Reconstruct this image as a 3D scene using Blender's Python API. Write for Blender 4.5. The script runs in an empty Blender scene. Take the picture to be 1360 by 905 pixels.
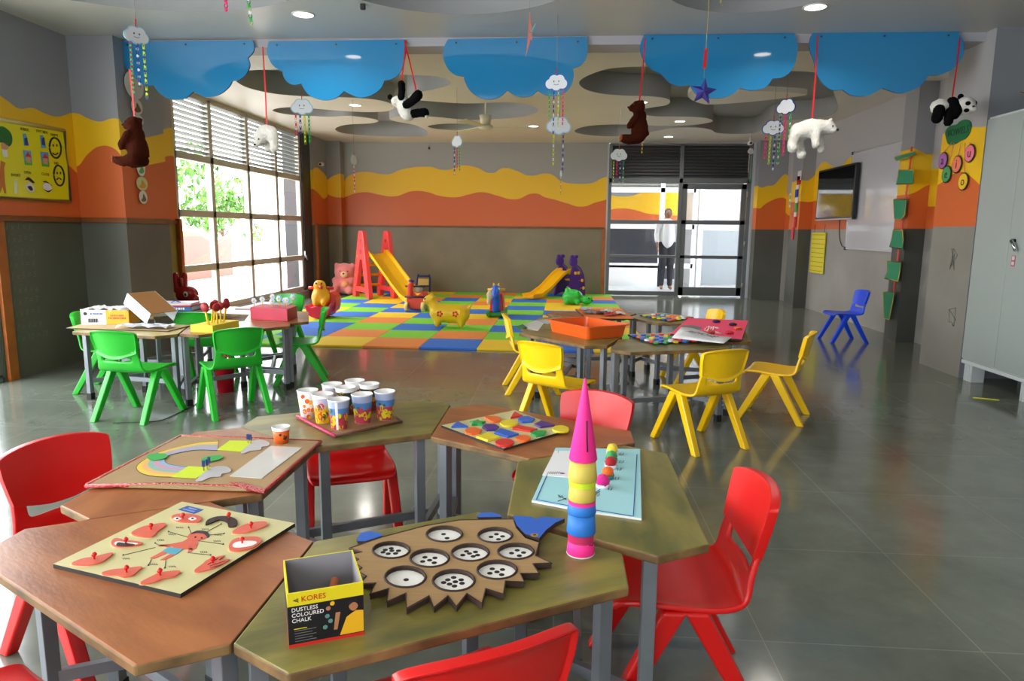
import bpy, bmesh, math, random
from mathutils import Vector, Matrix, Euler
random.seed(7)
C = bpy.context.scene.collection
PI = math.pi
# ------------------------------------------------------------------ camera model (1360x905)
F = 925.0; EYE = 1.2
PITCH = math.atan(146 / F); YAW = math.atan(66 * math.cos(PITCH) / F); ROLL = 0.0098
_cp, _sp, _cy, _sy = math.cos(PITCH), math.sin(PITCH), math.cos(YAW), math.sin(YAW)
FWD = Vector((-_sy * _cp, _cy * _cp, -_sp)); _r0 = Vector((_cy, _sy, 0)); _u0 = Vector((-_sy * _sp, _cy * _sp, _cp))
RIGHT = math.cos(ROLL) * _r0 + math.sin(ROLL) * _u0; UP = -math.sin(ROLL) * _r0 + math.cos(ROLL) * _u0
EYEP = Vector((0, 0, EYE))
def ray(px, py): return FWD + RIGHT * ((px - 680) / F) + UP * ((452.5 - py) / F)
def atz(px, py, z=0.0):
    d = ray(px, py); return EYEP + d * ((z - EYE) / d.z)
def aty(px, py, Y):
    d = ray(px, py); return EYEP + d * (Y / d.y)
def atx(px, py, X):
    d = ray(px, py); return EYEP + d * (X / d.x)
def zp(bx, by, s, pts): return [(bx + x / s, by + y / s) for x, y in pts]
def smooth(pts, n=5, closed=True):
    out = []; N = len(pts)
    for i in range(N if closed else N - 1):
        p = [Vector(pts[(i + k) % N] if closed else pts[min(max(i + k, 0), N - 1)]) for k in (-1, 0, 1, 2)]
        for j in range(n):
            t = j / n
            out.append(tuple(0.5 * ((2 * p[1]) + (p[2] - p[0]) * t + (2 * p[0] - 5 * p[1] + 4 * p[2] - p[3]) * t * t + (3 * p[1] - p[0] - 3 * p[2] + p[3]) * t ** 3)))
    if not closed: out.append(tuple(pts[-1]))
    return out
# ------------------------------------------------------------------ materials
def lin(h):
    h = h.lstrip('#'); v = [int(h[i:i + 2], 16) / 255 for i in (0, 2, 4)]
    return tuple(x / 12.92 if x <= .04045 else ((x + .055) / 1.055) ** 2.4 for x in v) + (1,)
_mats = {}
def mat(name, hx, rough=.5, metal=0, var=0.0, vscale=6, bump=0, bscale=60, emit=0, spec=.5, coat=0, stretch=(1, 1, 1), sheen=0, col2=None):
    if name in _mats: return _mats[name]
    m = bpy.data.materials.new(name); m.use_nodes = True; nt = m.node_tree; b = nt.nodes['Principled BSDF']; _mats[name] = m
    b.inputs['Base Color'].default_value = lin(hx); b.inputs['Roughness'].default_value = rough; b.inputs['Metallic'].default_value = metal
    b.inputs['Specular IOR Level'].default_value = spec; b.inputs['Coat Weight'].default_value = coat
    if sheen: b.inputs['Sheen Weight'].default_value = sheen
    if emit: b.inputs['Emission Color'].default_value = lin(hx); b.inputs['Emission Strength'].default_value = emit
    if var or bump or col2:
        tc = nt.nodes.new('ShaderNodeTexCoord'); mp = nt.nodes.new('ShaderNodeMapping'); mp.inputs['Scale'].default_value = stretch
        nt.links.new(tc.outputs['Object'], mp.inputs['Vector'])
    if var or col2:
        n = nt.nodes.new('ShaderNodeTexNoise'); n.inputs['Scale'].default_value = vscale; n.inputs['Detail'].default_value = 5; nt.links.new(mp.outputs[0], n.inputs['Vector'])
        r = nt.nodes.new('ShaderNodeValToRGB'); c = lin(hx); k = 1 - var
        r.color_ramp.elements[0].position = .35; r.color_ramp.elements[1].position = .65
        r.color_ramp.elements[0].color = lin(col2) if col2 else (c[0] * k, c[1] * k, c[2] * k, 1); r.color_ramp.elements[1].color = c
        nt.links.new(n.outputs['Fac'], r.inputs['Fac']); nt.links.new(r.outputs['Color'], b.inputs['Base Color'])
    if bump:
        n2 = nt.nodes.new('ShaderNodeTexNoise'); n2.inputs['Scale'].default_value = bscale; n2.inputs['Detail'].default_value = 3; nt.links.new(mp.outputs[0], n2.inputs['Vector'])
        bp = nt.nodes.new('ShaderNodeBump'); bp.inputs['Strength'].default_value = bump; bp.inputs['Distance'].default_value = .01
        nt.links.new(n2.outputs['Fac'], bp.inputs['Height']); nt.links.new(bp.outputs['Normal'], b.inputs['Normal'])
    return m
def glass(name, tint='#ffffff', refl=1.0):
    m = bpy.data.materials.new(name); m.use_nodes = True; nt = m.node_tree; nt.nodes.clear()
    o = nt.nodes.new('ShaderNodeOutputMaterial'); mx = nt.nodes.new('ShaderNodeMixShader'); t = nt.nodes.new('ShaderNodeBsdfTransparent'); g = nt.nodes.new('ShaderNodeBsdfGlossy')
    fr = nt.nodes.new('ShaderNodeMath'); fr.operation = 'MULTIPLY_ADD'; lw = nt.nodes.new('ShaderNodeLayerWeight'); pw = nt.nodes.new('ShaderNodeMath'); pw.operation = 'POWER'; pw.inputs[1].default_value = 4.5; nt.links.new(lw.outputs['Facing'], pw.inputs[0]); nt.links.new(pw.outputs[0], fr.inputs[0]); fr.inputs[1].default_value = .5; fr.inputs[2].default_value = .035; t.inputs['Color'].default_value = lin(tint); g.inputs['Roughness'].default_value = .02
    nt.links.new(fr.outputs[0], mx.inputs[0]); nt.links.new(t.outputs[0], mx.inputs[1]); nt.links.new(g.outputs[0], mx.inputs[2]); nt.links.new(mx.outputs[0], o.inputs[0])
    return m
# ------------------------------------------------------------------ mesh builder
_ft = []
def furtex():
    if not _ft:
        t = bpy.data.textures.new('fur', 'CLOUDS'); t.noise_scale = .014; t.noise_depth = 2; _ft.append(t)
    return _ft[0]
class MB:
    def __init__(s): s.bm = bmesh.new()
    def _mi(s, fs, mi):
        for f in fs: f.material_index = mi
    def box(s, c, d, rot=None, mi=0):
        M = Matrix.Translation(Vector(c)) @ (Euler(rot).to_matrix().to_4x4() if rot is not None and not isinstance(rot, Matrix) else (rot.to_4x4() if rot is not None else Matrix())) @ Matrix.Diagonal((d[0], d[1], d[2], 1))
        r = bmesh.ops.create_cube(s.bm, size=1, matrix=M); fs = {f for v in r['verts'] for f in v.link_faces}; s._mi(fs, mi); return s
    def bx(s, x0, x1, y0, y1, z0, z1, mi=0): return s.box(((x0 + x1) / 2, (y0 + y1) / 2, (z0 + z1) / 2), (abs(x1 - x0), abs(y1 - y0), abs(z1 - z0)), None, mi)
    def ell(s, c, r, rot=(0, 0, 0), mi=0, seg=16, ring=10):
        if not hasattr(r, '__len__'): r = (r, r, r)
        M = Matrix.Translation(Vector(c)) @ Euler(rot).to_matrix().to_4x4() @ Matrix.Diagonal((r[0], r[1], r[2], 1))
        q = bmesh.ops.create_uvsphere(s.bm, u_segments=seg, v_segments=ring, radius=1, matrix=M); fs = {f for v in q['verts'] for f in v.link_faces}; s._mi(fs, mi)
        for f in fs: f.smooth = True
        return s
    def cyl(s, p0, p1, r0, r1=None, n=14, mi=0, caps=True):
        p0, p1 = Vector(p0), Vector(p1); r1 = r0 if r1 is None else r1; d = p1 - p0
        M = Matrix.Translation((p0 + p1) / 2) @ d.to_track_quat('Z', 'Y').to_matrix().to_4x4()
        q = bmesh.ops.create_cone(s.bm, cap_ends=caps, segments=n, radius1=max(r0, 1e-5), radius2=max(r1, 1e-5), depth=d.length, matrix=M); fs = {f for v in q['verts'] for f in v.link_faces}; s._mi(fs, mi)
        for f in fs: f.smooth = len(f.verts) == 4
        return s
    def cap(s, pts, rs, mi=0, k=5):          # chain of spheres, to be remeshed into one body
        for i in range(len(pts) - 1):
            a, b = Vector(pts[i]), Vector(pts[i + 1])
            for j in range(k + 1):
                t = j / k; s.ell(a.lerp(b, t), rs[i] + (rs[i + 1] - rs[i]) * t, (0, 0, 0), mi, 10, 7)
        return s
    def tube(s, pts, r, n=6, mi=0):
        pts = [Vector(p) for p in pts]; rings = []
        for i, p in enumerate(pts):
            d = (pts[min(i + 1, len(pts) - 1)] - pts[max(i - 1, 0)]).normalized(); q = d.to_track_quat('Z', 'Y')
            rr = r[i] if hasattr(r, '__len__') else r
            rings.append([s.bm.verts.new(p + q @ Vector((rr * math.cos(2 * PI * k / n), rr * math.sin(2 * PI * k / n), 0))) for k in range(n)])
        for a, b in zip(rings, rings[1:]):
            for k in range(n):
                f = s.bm.faces.new((a[k], a[(k + 1) % n], b[(k + 1) % n], b[k])); f.material_index = mi; f.smooth = True
        for rg, fl in ((rings[0], True), (rings[-1], False)):
            f = s.bm.faces.new(rg[::-1] if fl else rg); f.material_index = mi
        return s
    def lathe(s, prof, c=(0, 0, 0), n=24, mi=0, mis=None):
        c = Vector(c); rings = [[s.bm.verts.new(c + Vector((r * math.cos(2 * PI * k / n), r * math.sin(2 * PI * k / n), z))) for k in range(n)] for r, z in prof]
        for i, (a, b) in enumerate(zip(rings, rings[1:])):
            for k in range(n):
                f = s.bm.faces.new((a[k], a[(k + 1) % n], b[(k + 1) % n], b[k])); f.material_index = mis[i] if mis else mi; f.smooth = True
        return s
    def loop(s, P, off, mi=0, side=None):    # extrude a 3D polygon by a vector
        off = Vector(off); a = [s.bm.verts.new(Vector(p)) for p in P]; b = [s.bm.verts.new(Vector(p) + off) for p in P]; n = len(P)
        es = []
        def fill(vs):
            if n <= 4:
                f = s.bm.faces.new(vs); f.material_index = mi; return
            ed = [s.bm.edges.new((vs[i], vs[(i + 1) % n])) for i in range(n)]
            r = bmesh.ops.triangle_fill(s.bm, use_beauty=True, use_dissolve=False, edges=ed)
            for g in r['geom']:
                if isinstance(g, bmesh.types.BMFace): g.material_index = mi
        fill(a); fill(b)
        for i in range(n):
            f = s.bm.faces.new((a[i], a[(i + 1) % n], b[(i + 1) % n], b[i])); f.material_index = mi if side is None else side
        return s
    def pz(s, pix, z, th, mi=0, side=None, sm=0):    # pixel outline on a horizontal plane
        if sm: pix = smooth(pix, sm)
        return s.loop([atz(x, y, z) for x, y in pix], (0, 0, th), mi, side)
    def grid(s, fn, us, vs, mi=0, skip=None):
        V = [[s.bm.verts.new(Vector(fn(u, v))) for u in us] for v in vs]
        for j in range(len(vs) - 1):
            for i in range(len(us) - 1):
                if skip and skip(i, j): continue
                f = s.bm.faces.new((V[j][i], V[j][i + 1], V[j + 1][i + 1], V[j + 1][i])); f.material_index = mi; f.smooth = True
        return V
    def build(s, name, mats, parent=None, world=True, bevel=0, sub=0, solid=0, remesh=0, fur=0, smoothit=0, smooth=None, origin=None, seg=2):
        bmesh.ops.remove_doubles(s.bm, verts=[v for v in s.bm.verts if not v.link_faces], dist=0)
        loose = [v for v in s.bm.verts if not v.link_faces]
        if loose: bmesh.ops.delete(s.bm, geom=loose, context='VERTS')
        bmesh.ops.recalc_face_normals(s.bm, faces=s.bm.faces)
        me = bpy.data.meshes.new(name); 
        M = None
        if parent is not None and world:
            M = WM[parent.name].inverted(); bmesh.ops.transform(s.bm, matrix=M, verts=s.bm.verts)
        o = bpy.data.objects.new(name, me)
        if parent is None:
            if origin is None:
                vs = s.bm.verts; xs = [v.co.x for v in vs]; ys = [v.co.y for v in vs]; zs = [v.co.z for v in vs]
                origin = ((min(xs) + max(xs)) / 2, (min(ys) + max(ys)) / 2, min(zs))
            bmesh.ops.translate(s.bm, verts=s.bm.verts, vec=-Vector(origin)); o.location = origin
            WM[o.name] = Matrix.Translation(Vector(origin))
        else:
            o.parent = parent; WM[o.name] = WM[parent.name].copy()
        s.bm.to_mesh(me); s.bm.free()
        for m in (mats if isinstance(mats, (list, tuple)) else [mats]): me.materials.append(m)
        if smooth is not None:
            for p in me.polygons: p.use_smooth = smooth
        C.objects.link(o)
        if solid: q = o.modifiers.new('s', 'SOLIDIFY'); q.thickness = solid; q.offset = 0
        if remesh:
            q = o.modifiers.new('r', 'REMESH'); q.mode = 'VOXEL'; q.voxel_size = remesh; q.use_smooth_shade = True
            q = o.modifiers.new('sm', 'SMOOTH'); q.factor = .5; q.iterations = smoothit or 6
        if fur: q = o.modifiers.new('d', 'DISPLACE'); q.texture = furtex(); q.strength = fur; q.texture_coords = 'LOCAL'; q.mid_level = .5
        if bevel: q = o.modifiers.new('b', 'BEVEL'); q.width = bevel; q.segments = seg; q.limit_method = 'ANGLE'; q.angle_limit = .6
        if sub: q = o.modifiers.new('u', 'SUBSURF'); q.levels = sub; q.render_levels = sub
        return o
WM = {}
def tag(o, label, cat, group=None):
    o['label'] = label; o['category'] = cat
    if group: o['group'] = group
    return o
def thing(name, label, cat, loc=(0, 0, 0), rz=0, group=None, rot=None):
    o = bpy.data.objects.new(name, None); C.objects.link(o); o.location = loc; o.rotation_euler = rot or (0, 0, rz); o.empty_display_size = .05
    WM[o.name] = Matrix.Translation(Vector(loc)) @ Euler(rot or (0, 0, rz)).to_matrix().to_4x4()
    return tag(o, label, cat, group)
def struct(o):
    o['kind'] = 'structure'; return o
def kids(o): return [c for c in list(bpy.data.objects) if c.parent == o]
def dup(root, loc, rz, label, group=None):
    def rec(o, par):
        c = o.copy(); C.objects.link(c)
        if par is not None: c.parent = par
        for ch in kids(o): rec(ch, c)
        return c
    r = rec(root, None); r.location = loc; r.rotation_euler = (0, 0, rz); r['label'] = label
    if group: r['group'] = group
    return r
def text(body, size, M, m, parent, name='lettering', ext=.0006, align='CENTER', shear=0):
    cu = bpy.data.curves.new(name, 'FONT'); cu.body = body; cu.size = size; cu.extrude = ext; cu.align_x = align; cu.align_y = 'CENTER'; cu.resolution_u = 2; cu.shear = shear
    tmp = bpy.data.objects.new('tmp', cu); me = bpy.data.meshes.new_from_object(tmp); bpy.data.objects.remove(tmp); bpy.data.curves.remove(cu)
    me.name = name; me.materials.clear(); me.materials.append(m); o = bpy.data.objects.new(name, me); C.objects.link(o)
    if parent is not None: o.parent = parent; o.matrix_basis = WM[parent.name].inverted() @ M
    else: o.matrix_basis = M
    return o
def frameM(o, x, y):       # matrix with given origin and in-plane x, y directions
    x = Vector(x).normalized(); z = x.cross(Vector(y)).normalized(); y = z.cross(x)
    M = Matrix((x, y, z)).transposed().to_4x4(); M.translation = Vector(o); return M

# ------------------------------------------------------------------ shared materials
WHITE = mat('white_paint', '#e8e8e6', .5); PAPER = mat('paper', '#e9e9ea', .8); BLACK = mat('black_plastic', '#101012', .4); DARK = mat('dark_rubber', '#151517', .6)
GREYW = '#94959a'; YEL = '#f0bf1c'; ORA = '#d2652f'; LOW = '#7d7c70'
M_CEIL = mat('ceiling_paint', '#c9cac6', .38, spec=.4, var=.04, vscale=2)
M_CEILF = mat('cream_ceiling_paint', '#e6e2d8', .5, var=.03, vscale=2)
M_RECESS = mat('recess_grey_paint', '#9a9da1', .6)
M_WALLG = mat('grey_wall_paint', GREYW, .5)
WOOD = mat('rail_wood', '#8a4f22', .45, var=.4, vscale=5, stretch=(1, 1, 8)); OWOOD = mat('orange_wood', '#b4601c', .45, var=.3, vscale=6)
def wave_mat(name, axis, s0, s1, yel, ora, low=LOW, grey=GREYW, zlow=1.265):
    m = bpy.data.materials.new(name); m.use_nodes = True; nt = m.node_tree; b = nt.nodes['Principled BSDF']; b.inputs['Roughness'].default_value = .42; b.inputs['Specular IOR Level'].default_value = .4
    L = nt.links.new; N = nt.nodes.new
    g = N('ShaderNodeNewGeometry'); sx = N('ShaderNodeSeparateXYZ'); L(g.outputs['Position'], sx.inputs[0])
    mr = N('ShaderNodeMapRange'); mr.inputs['From Min'].default_value = s0; mr.inputs['From Max'].default_value = s1; L(sx.outputs[axis], mr.inputs['Value'])
    def curve(pts):
        fc = N('ShaderNodeFloatCurve'); cv = fc.mapping.curves[0]; P = sorted(((s - s0) / (s1 - s0), (z - 1.2) / 1.4) for s, z in pts)
        P = [(min(max(a, 0), 1), min(max(c, 0), 1)) for a, c in P]
        cv.points[0].location = P[0]; cv.points[1].location = P[-1]
        for p in P[1:-1]: cv.points.new(*p)
        fc.mapping.update(); L(mr.outputs[0], fc.inputs['Value']); return fc
    zz = N('ShaderNodeMapRange'); zz.inputs['From Min'].default_value = 1.2; zz.inputs['From Max'].default_value = 2.6; zz.clamp = False; L(sx.outputs['Z'], zz.inputs['Value'])
    def above(src, thr, val=None):
        q = N('ShaderNodeMath'); q.operation = 'GREATER_THAN'; L(src, q.inputs[0])
        if val is None: L(thr, q.inputs[1])
        else: q.inputs[1].default_value = val
        return q.outputs[0]
    nz = N('ShaderNodeTexNoise'); nz.inputs['Scale'].default_value = 1.3; nz.inputs['Detail'].default_value = 6; L(g.outputs['Position'], nz.inputs['Vector'])
    cr = N('ShaderNodeValToRGB'); c = lin(low); cr.color_ramp.elements[0].position = .3; cr.color_ramp.elements[1].position = .7
    cr.color_ramp.elements[0].color = tuple(x * .72 for x in c[:3]) + (1,); cr.color_ramp.elements[1].color = c; L(nz.outputs['Fac'], cr.inputs[0])
    def mix(f, a, bcol):
        x = N('ShaderNodeMix'); x.data_type = 'RGBA'; L(f, x.inputs[0])
        if isinstance(a, tuple): x.inputs[6].default_value = a
        else: L(a, x.inputs[6])
        x.inputs[7].default_value = bcol; return x.outputs[2]
    o1 = mix(above(sx.outputs['Z'], None, zlow), cr.outputs[0], lin(ORA)); o2 = mix(above(zz.outputs[0], curve(ora).outputs[0]), o1, lin(YEL)); o3 = mix(above(zz.outputs[0], curve(yel).outputs[0]), o2, lin(grey))
    L(o3, b.inputs['Base Color']); return m
def wy(pix, Y, i): return [(aty(x, y, Y)[i], aty(x, y, Y).z) for x, y in pix]
def wx(pix, X): return [(atx(x, y, X).y, atx(x, y, X).z) for x, y in pix]

# ------------------------------------------------------------------ room dimensions
XL, XLW, XR, XRC, YB, ZC = -4.3, -4.5, 3.97, 3.38, 13.34, 2.82
YCL, YBM = 6.03, 6.2
# floor: polished stone slabs
def floor_mat():
    m = bpy.data.materials.new('polished_stone_floor'); m.use_nodes = True; nt = m.node_tree; b = nt.nodes['Principled BSDF']; L = nt.links.new; N = nt.nodes.new
    g = N('ShaderNodeNewGeometry'); mp = N('ShaderNodeMapping'); mp.inputs['Location'].default_value = (-.621 + 6.243, -1.957 + 12.66, 0); L(g.outputs['Position'], mp.inputs['Vector'])
    br = N('ShaderNodeTexBrick'); br.offset = 0; br.inputs['Scale'].default_value = 1; br.inputs['Brick Width'].default_value = .6243; br.inputs['Row Height'].default_value = .633
    br.inputs['Mortar Size'].default_value = .0025; br.inputs['Mortar Smooth'].default_value = .2; br.inputs['Color1'].default_value = lin('#7b8178'); br.inputs['Color2'].default_value = lin('#72786e'); br.inputs['Mortar'].default_value = lin('#8f9087'); L(mp.outputs[0], br.inputs['Vector'])
    n = N('ShaderNodeTexNoise'); n.inputs['Scale'].default_value = 2.2; n.inputs['Detail'].default_value = 8; n.inputs['Roughness'].default_value = .7; L(g.outputs['Position'], n.inputs['Vector'])
    r = N('ShaderNodeValToRGB'); r.color_ramp.elements[0].position = .3; r.color_ramp.elements[1].position = .75; r.color_ramp.elements[0].color = (.62, .62, .6, 1); r.color_ramp.elements[1].color = (1.05, 1.05, 1.02, 1); L(n.outputs['Fac'], r.inputs[0])
    x = N('ShaderNodeMix'); x.data_type = 'RGBA'; x.blend_type = 'MULTIPLY'; x.inputs[0].default_value = 1; L(br.outputs['Color'], x.inputs[6]); L(r.outputs['Color'], x.inputs[7]); L(x.outputs[2], b.inputs['Base Color'])
    rr = N('ShaderNodeMapRange'); rr.inputs['To Min'].default_value = .07; rr.inputs['To Max'].default_value = .2; L(n.outputs['Fac'], rr.inputs['Value']); L(rr.outputs[0], b.inputs['Roughness'])
    b.inputs['Specular IOR Level'].default_value = .62
    n3 = N('ShaderNodeTexNoise'); n3.inputs['Scale'].default_value = 3.; L(g.outputs['Position'], n3.inputs['Vector']); bp = N('ShaderNodeBump'); bp.inputs['Strength'].default_value = .05; bp.inputs['Distance'].default_value = .02; L(n3.outputs['Fac'], bp.inputs['Height']); L(bp.outputs['Normal'], b.inputs['Normal'])
    return m
struct(MB().bx(-4.75, 4.2, -3, YB + .1, -.1, 0).build('floor', floor_mat(), origin=(0, 0, 0)))
# ---- walls
yl = zp(0, 0, 2.957, [(0, 375), (35, 400), (70, 425), (130, 425), (175, 445), (220, 458), (262, 450)])
ol = zp(0, 0, 2.957, [(0, 600), (120, 610), (200, 600), (262, 642)])
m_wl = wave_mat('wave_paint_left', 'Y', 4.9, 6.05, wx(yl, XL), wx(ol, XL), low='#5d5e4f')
struct(MB().bx(XL - .1, XL, 5.02, YCL, 0, 3.1).bx(XL - .1, XL, -2.4, 5.02, 2.62, 3.1).bx(XL - .1, XL, -3, -2.4, 0, 3.1).build('wall_left', m_wl, origin=(XL, 0, 0)))
cf_y = zp(0, 0, 2.957, [(265, 450), (300, 445), (345, 465), (390, 478), (445, 465), (470, 470)]); cf_o = zp(0, 0, 2.957, [(265, 640), (300, 655), (345, 605), (390, 575), (445, 582), (475, 610)])
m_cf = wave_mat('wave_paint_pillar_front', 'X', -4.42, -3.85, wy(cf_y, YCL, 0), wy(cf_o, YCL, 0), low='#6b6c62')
cs_y = zp(0, 0, 2.957, [(470, 470), (500, 508), (540, 535), (600, 535)]); cs_o = zp(0, 0, 2.957, [(475, 610), (510, 632), (560, 648), (600, 645)])
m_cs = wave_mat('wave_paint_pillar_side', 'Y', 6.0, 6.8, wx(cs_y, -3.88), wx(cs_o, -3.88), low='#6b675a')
b_ = MB().bx(-4.5, -3.88, YCL, 6.72, 0, 3.1)
b_.bm.normal_update()
for f in b_.bm.faces: f.material_index = 1 if abs(f.normal.x) > .5 else 0
struct(b_.build('wall_left_pillar', [m_cf, m_cs], origin=(-4.1, 6.3, 0)))
rw_y = zp(0, 0, 2.957, [(600, 490), (630, 510), (655, 505), (680, 500)]); rw_o = zp(0, 0, 2.957, [(610, 650), (630, 632), (655, 614), (690, 617)])
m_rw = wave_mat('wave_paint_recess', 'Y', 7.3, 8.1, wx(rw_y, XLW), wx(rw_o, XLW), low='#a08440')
struct(MB().bx(XLW - .12, XLW, 6.72, 7.98, 0, 3.1).build('wall_left_recess', m_rw, origin=(XLW, 7, 0)))
# left wall beyond the window, with its small pilaster
e_y = zp(400, 180, 5.66, [(80, 270), (115, 240), (150, 265), (205, 328)]); e_o = zp(400, 180, 5.66, [(90, 400), (130, 435), (170, 475), (205, 445)])
m_e = wave_mat('wave_paint_left_end', 'Y', 12.3, 13.2, wx(e_y, -4.44), wx(e_o, -4.44), low='#6d6250')
struct(MB().bx(-4.6, -4.44, 12.38, 13.12, 0, 3.1).build('wall_left_end', m_e, origin=(-4.5, 12.7, 0)))
f_y = zp(400, 180, 5.66, [(205, 328), (250, 300), (305, 286)]); f_o = zp(400, 180, 5.66, [(205, 445), (250, 462), (305, 465)])
m_f = wave_mat('wave_paint_pilaster', 'X', -4.46, -4.15, wy(f_y, 13.12, 0), wy(f_o, 13.12, 0), low='#857a60')
struct(MB().bx(-4.6, -4.18, 13.12, 13.4, 0, 3.1).build('wall_back_pilaster', m_f, origin=(-4.4, 13.2, 0)))
bk_y = [(458, 240)] + zp(450, 0, 2.957, [(30, 700), (60, 682), (100, 675), (190, 685), (250, 665), (350, 655), (420, 668), (490, 650), (540, 658), (600, 680), (650, 660), (700, 672), (750, 690), (820, 682), (880, 715), (930, 722), (990, 720), (1030, 702), (1065, 690)])
bk_o = [(458, 262)] + zp(450, 0, 2.957, [(30, 772), (100, 755), (160, 765), (210, 772), (300, 750), (350, 755), (390, 768), (460, 775), (510, 764), (560, 755), (620, 768), (690, 783), (770, 760), (810, 775), (850, 785), (900, 800), (950, 812), (1010, 795), (1065, 782)])
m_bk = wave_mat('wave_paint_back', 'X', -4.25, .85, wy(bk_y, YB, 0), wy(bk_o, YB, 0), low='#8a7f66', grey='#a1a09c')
struct(MB().bx(-4.3, .8, YB, YB + .12, 0, 3.1).build('wall_back', m_bk, origin=(-1.7, YB, 0)))
r_y = zp(980, 180, 6.8, [(135, 400), (205, 468), (270, 455), (330, 445), (380, 390), (430, 350), (455, 372)]); r_o = zp(980, 180, 6.8, [(135, 620), (195, 660), (240, 625), (300, 590), (370, 565), (430, 572), (455, 600)])
m_r = wave_mat('wave_paint_back_right', 'X', 3.38, 4.0, wy(r_y, 13.0, 0), wy(r_o, 13.0, 0), low='#5f5f58')
struct(MB().bx(3.46, 4.1, 13.0, 13.45, 0, 3.1).build('wall_back_right', m_r, origin=(3.7, 13.2, 0)))
s_y = zp(980, 180, 6.8, [(455, 430), (465, 435), (500, 375), (535, 405)]); s_o = zp(980, 180, 6.8, [(440, 600), (465, 640), (490, 668), (525, 650)])
far_y = zp(980, 180, 6.8, [(720, 300), (745, 262), (775, 238), (830, 262), (900, 290), (960, 250), (1020, 192), (1080, 180)]); far_o = zp(980, 180, 6.8, [(640, 600), (740, 590), (800, 570), (900, 600), (1000, 560), (1080, 560)])
YR = sorted(wx(far_y, XR)); YO = sorted(wx(far_o, XR))
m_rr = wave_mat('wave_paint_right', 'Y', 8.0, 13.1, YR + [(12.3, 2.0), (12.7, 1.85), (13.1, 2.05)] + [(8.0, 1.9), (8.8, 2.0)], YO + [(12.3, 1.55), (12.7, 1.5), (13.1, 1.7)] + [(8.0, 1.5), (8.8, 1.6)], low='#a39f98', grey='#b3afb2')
struct(MB().bx(XR, XR + .12, 6.7, 13.1, 0, 3.1).build('wall_right', m_rr, origin=(XR, 10, 0)))
pf_y = zp(980, 180, 6.8, [(585, 405), (610, 408), (640, 405), (720, 330)]); pf_o = zp(980, 180, 6.8, [(570, 595), (610, 600), (640, 602), (720, 590)])
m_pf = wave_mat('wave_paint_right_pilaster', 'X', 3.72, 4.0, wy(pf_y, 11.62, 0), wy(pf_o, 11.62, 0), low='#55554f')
struct(MB().bx(3.77, XR, 11.62, 12.1, 0, 3.1).build('wall_right_pilaster', m_pf, origin=(3.85, 11.8, 0)))
dk_y = zp(1120, 150, 6.8, [(640, 320), (700, 348), (770, 372), (830, 350), (890, 260)]); dk_o = zp(1120, 150, 6.8, [(600, 735), (660, 712), (760, 655), (850, 648)])
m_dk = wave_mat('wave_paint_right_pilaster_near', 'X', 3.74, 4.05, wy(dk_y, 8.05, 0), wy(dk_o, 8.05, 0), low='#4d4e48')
struct(MB().bx(3.77, 4.02, 8.05, 8.35, 0, 3.1).build('wall_right_pilaster_near', m_dk, origin=(3.9, 8.2, 0)))
rc_y = [(1180, 190), (1263, 165), (1300, 165)]; rc_o = zp(1120, 150, 6.8, [(855, 650), (900, 622), (1000, 548), (1060, 532), (1100, 540), (1180, 600)])
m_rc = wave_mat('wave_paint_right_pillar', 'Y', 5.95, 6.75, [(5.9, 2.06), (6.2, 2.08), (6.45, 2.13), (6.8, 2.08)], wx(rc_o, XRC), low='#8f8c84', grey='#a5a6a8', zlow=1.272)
b_ = MB().bx(XRC, 4.1, 6.06, 6.72, 0, 3.1)
b_.bm.normal_update()
for f in b_.bm.faces: f.material_index = 1 if abs(f.normal.y) > .5 else 0
struct(b_.build('wall_right_pillar', [m_rc, mat('pillar_front_grey', '#83868c', .5)], origin=(3.6, 6.4, 0)))
struct(MB().bx(XR, XR + .1, -3, 6.06, 0, 3.1).build('wall_right_near', M_WALLG, origin=(XR, 2, 0)))
struct(MB().bx(-4.4, -3.4, -3.1, -3, 0, 3.1).bx(.4, 4.1, -3.1, -3, 0, 3.1).bx(-3.4, .4, -3.1, -3, 2.4, 3.1).bx(-3.4, .4, -3.1, -3, 0, .9).build('wall_rear', M_WALLG, origin=(0, -3, 0)))
# ---- ceiling with cut-out shapes, rims and the slab above
def ceiling(name, outer, holes, m, islands=(), ztop=3.08):
    mb = MB(); bm = mb.bm; ed = []
    def ring(P, z): return [bm.verts.new((p[0], p[1], z)) for p in P]
    for P in [outer] + holes:
        vs = ring(P, ZC); ed += [bm.edges.new((vs[i], vs[(i + 1) % len(vs)])) for i in range(len(vs))]
        if P is not outer:
            up = ring(P, ztop)
            for i in range(len(vs)):
                f = bm.faces.new((vs[i], vs[(i + 1) % len(vs)], up[(i + 1) % len(vs)], up[i])); f.material_index = 1; f.smooth = True
    r = bmesh.ops.triangle_fill(bm, use_beauty=True, use_dissolve=False, edges=ed)
    for P in islands: mb.loop([(p[0], p[1], ZC + .02) for p in P], (0, 0, .06), 0)
    return struct(mb.build(name, [m, M_RECESS], origin=(0, 0, ZC)))
def hole(pix, n=4): return [atz(x, y, ZC)[:2] for x, y in smooth(pix, n)]
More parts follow.
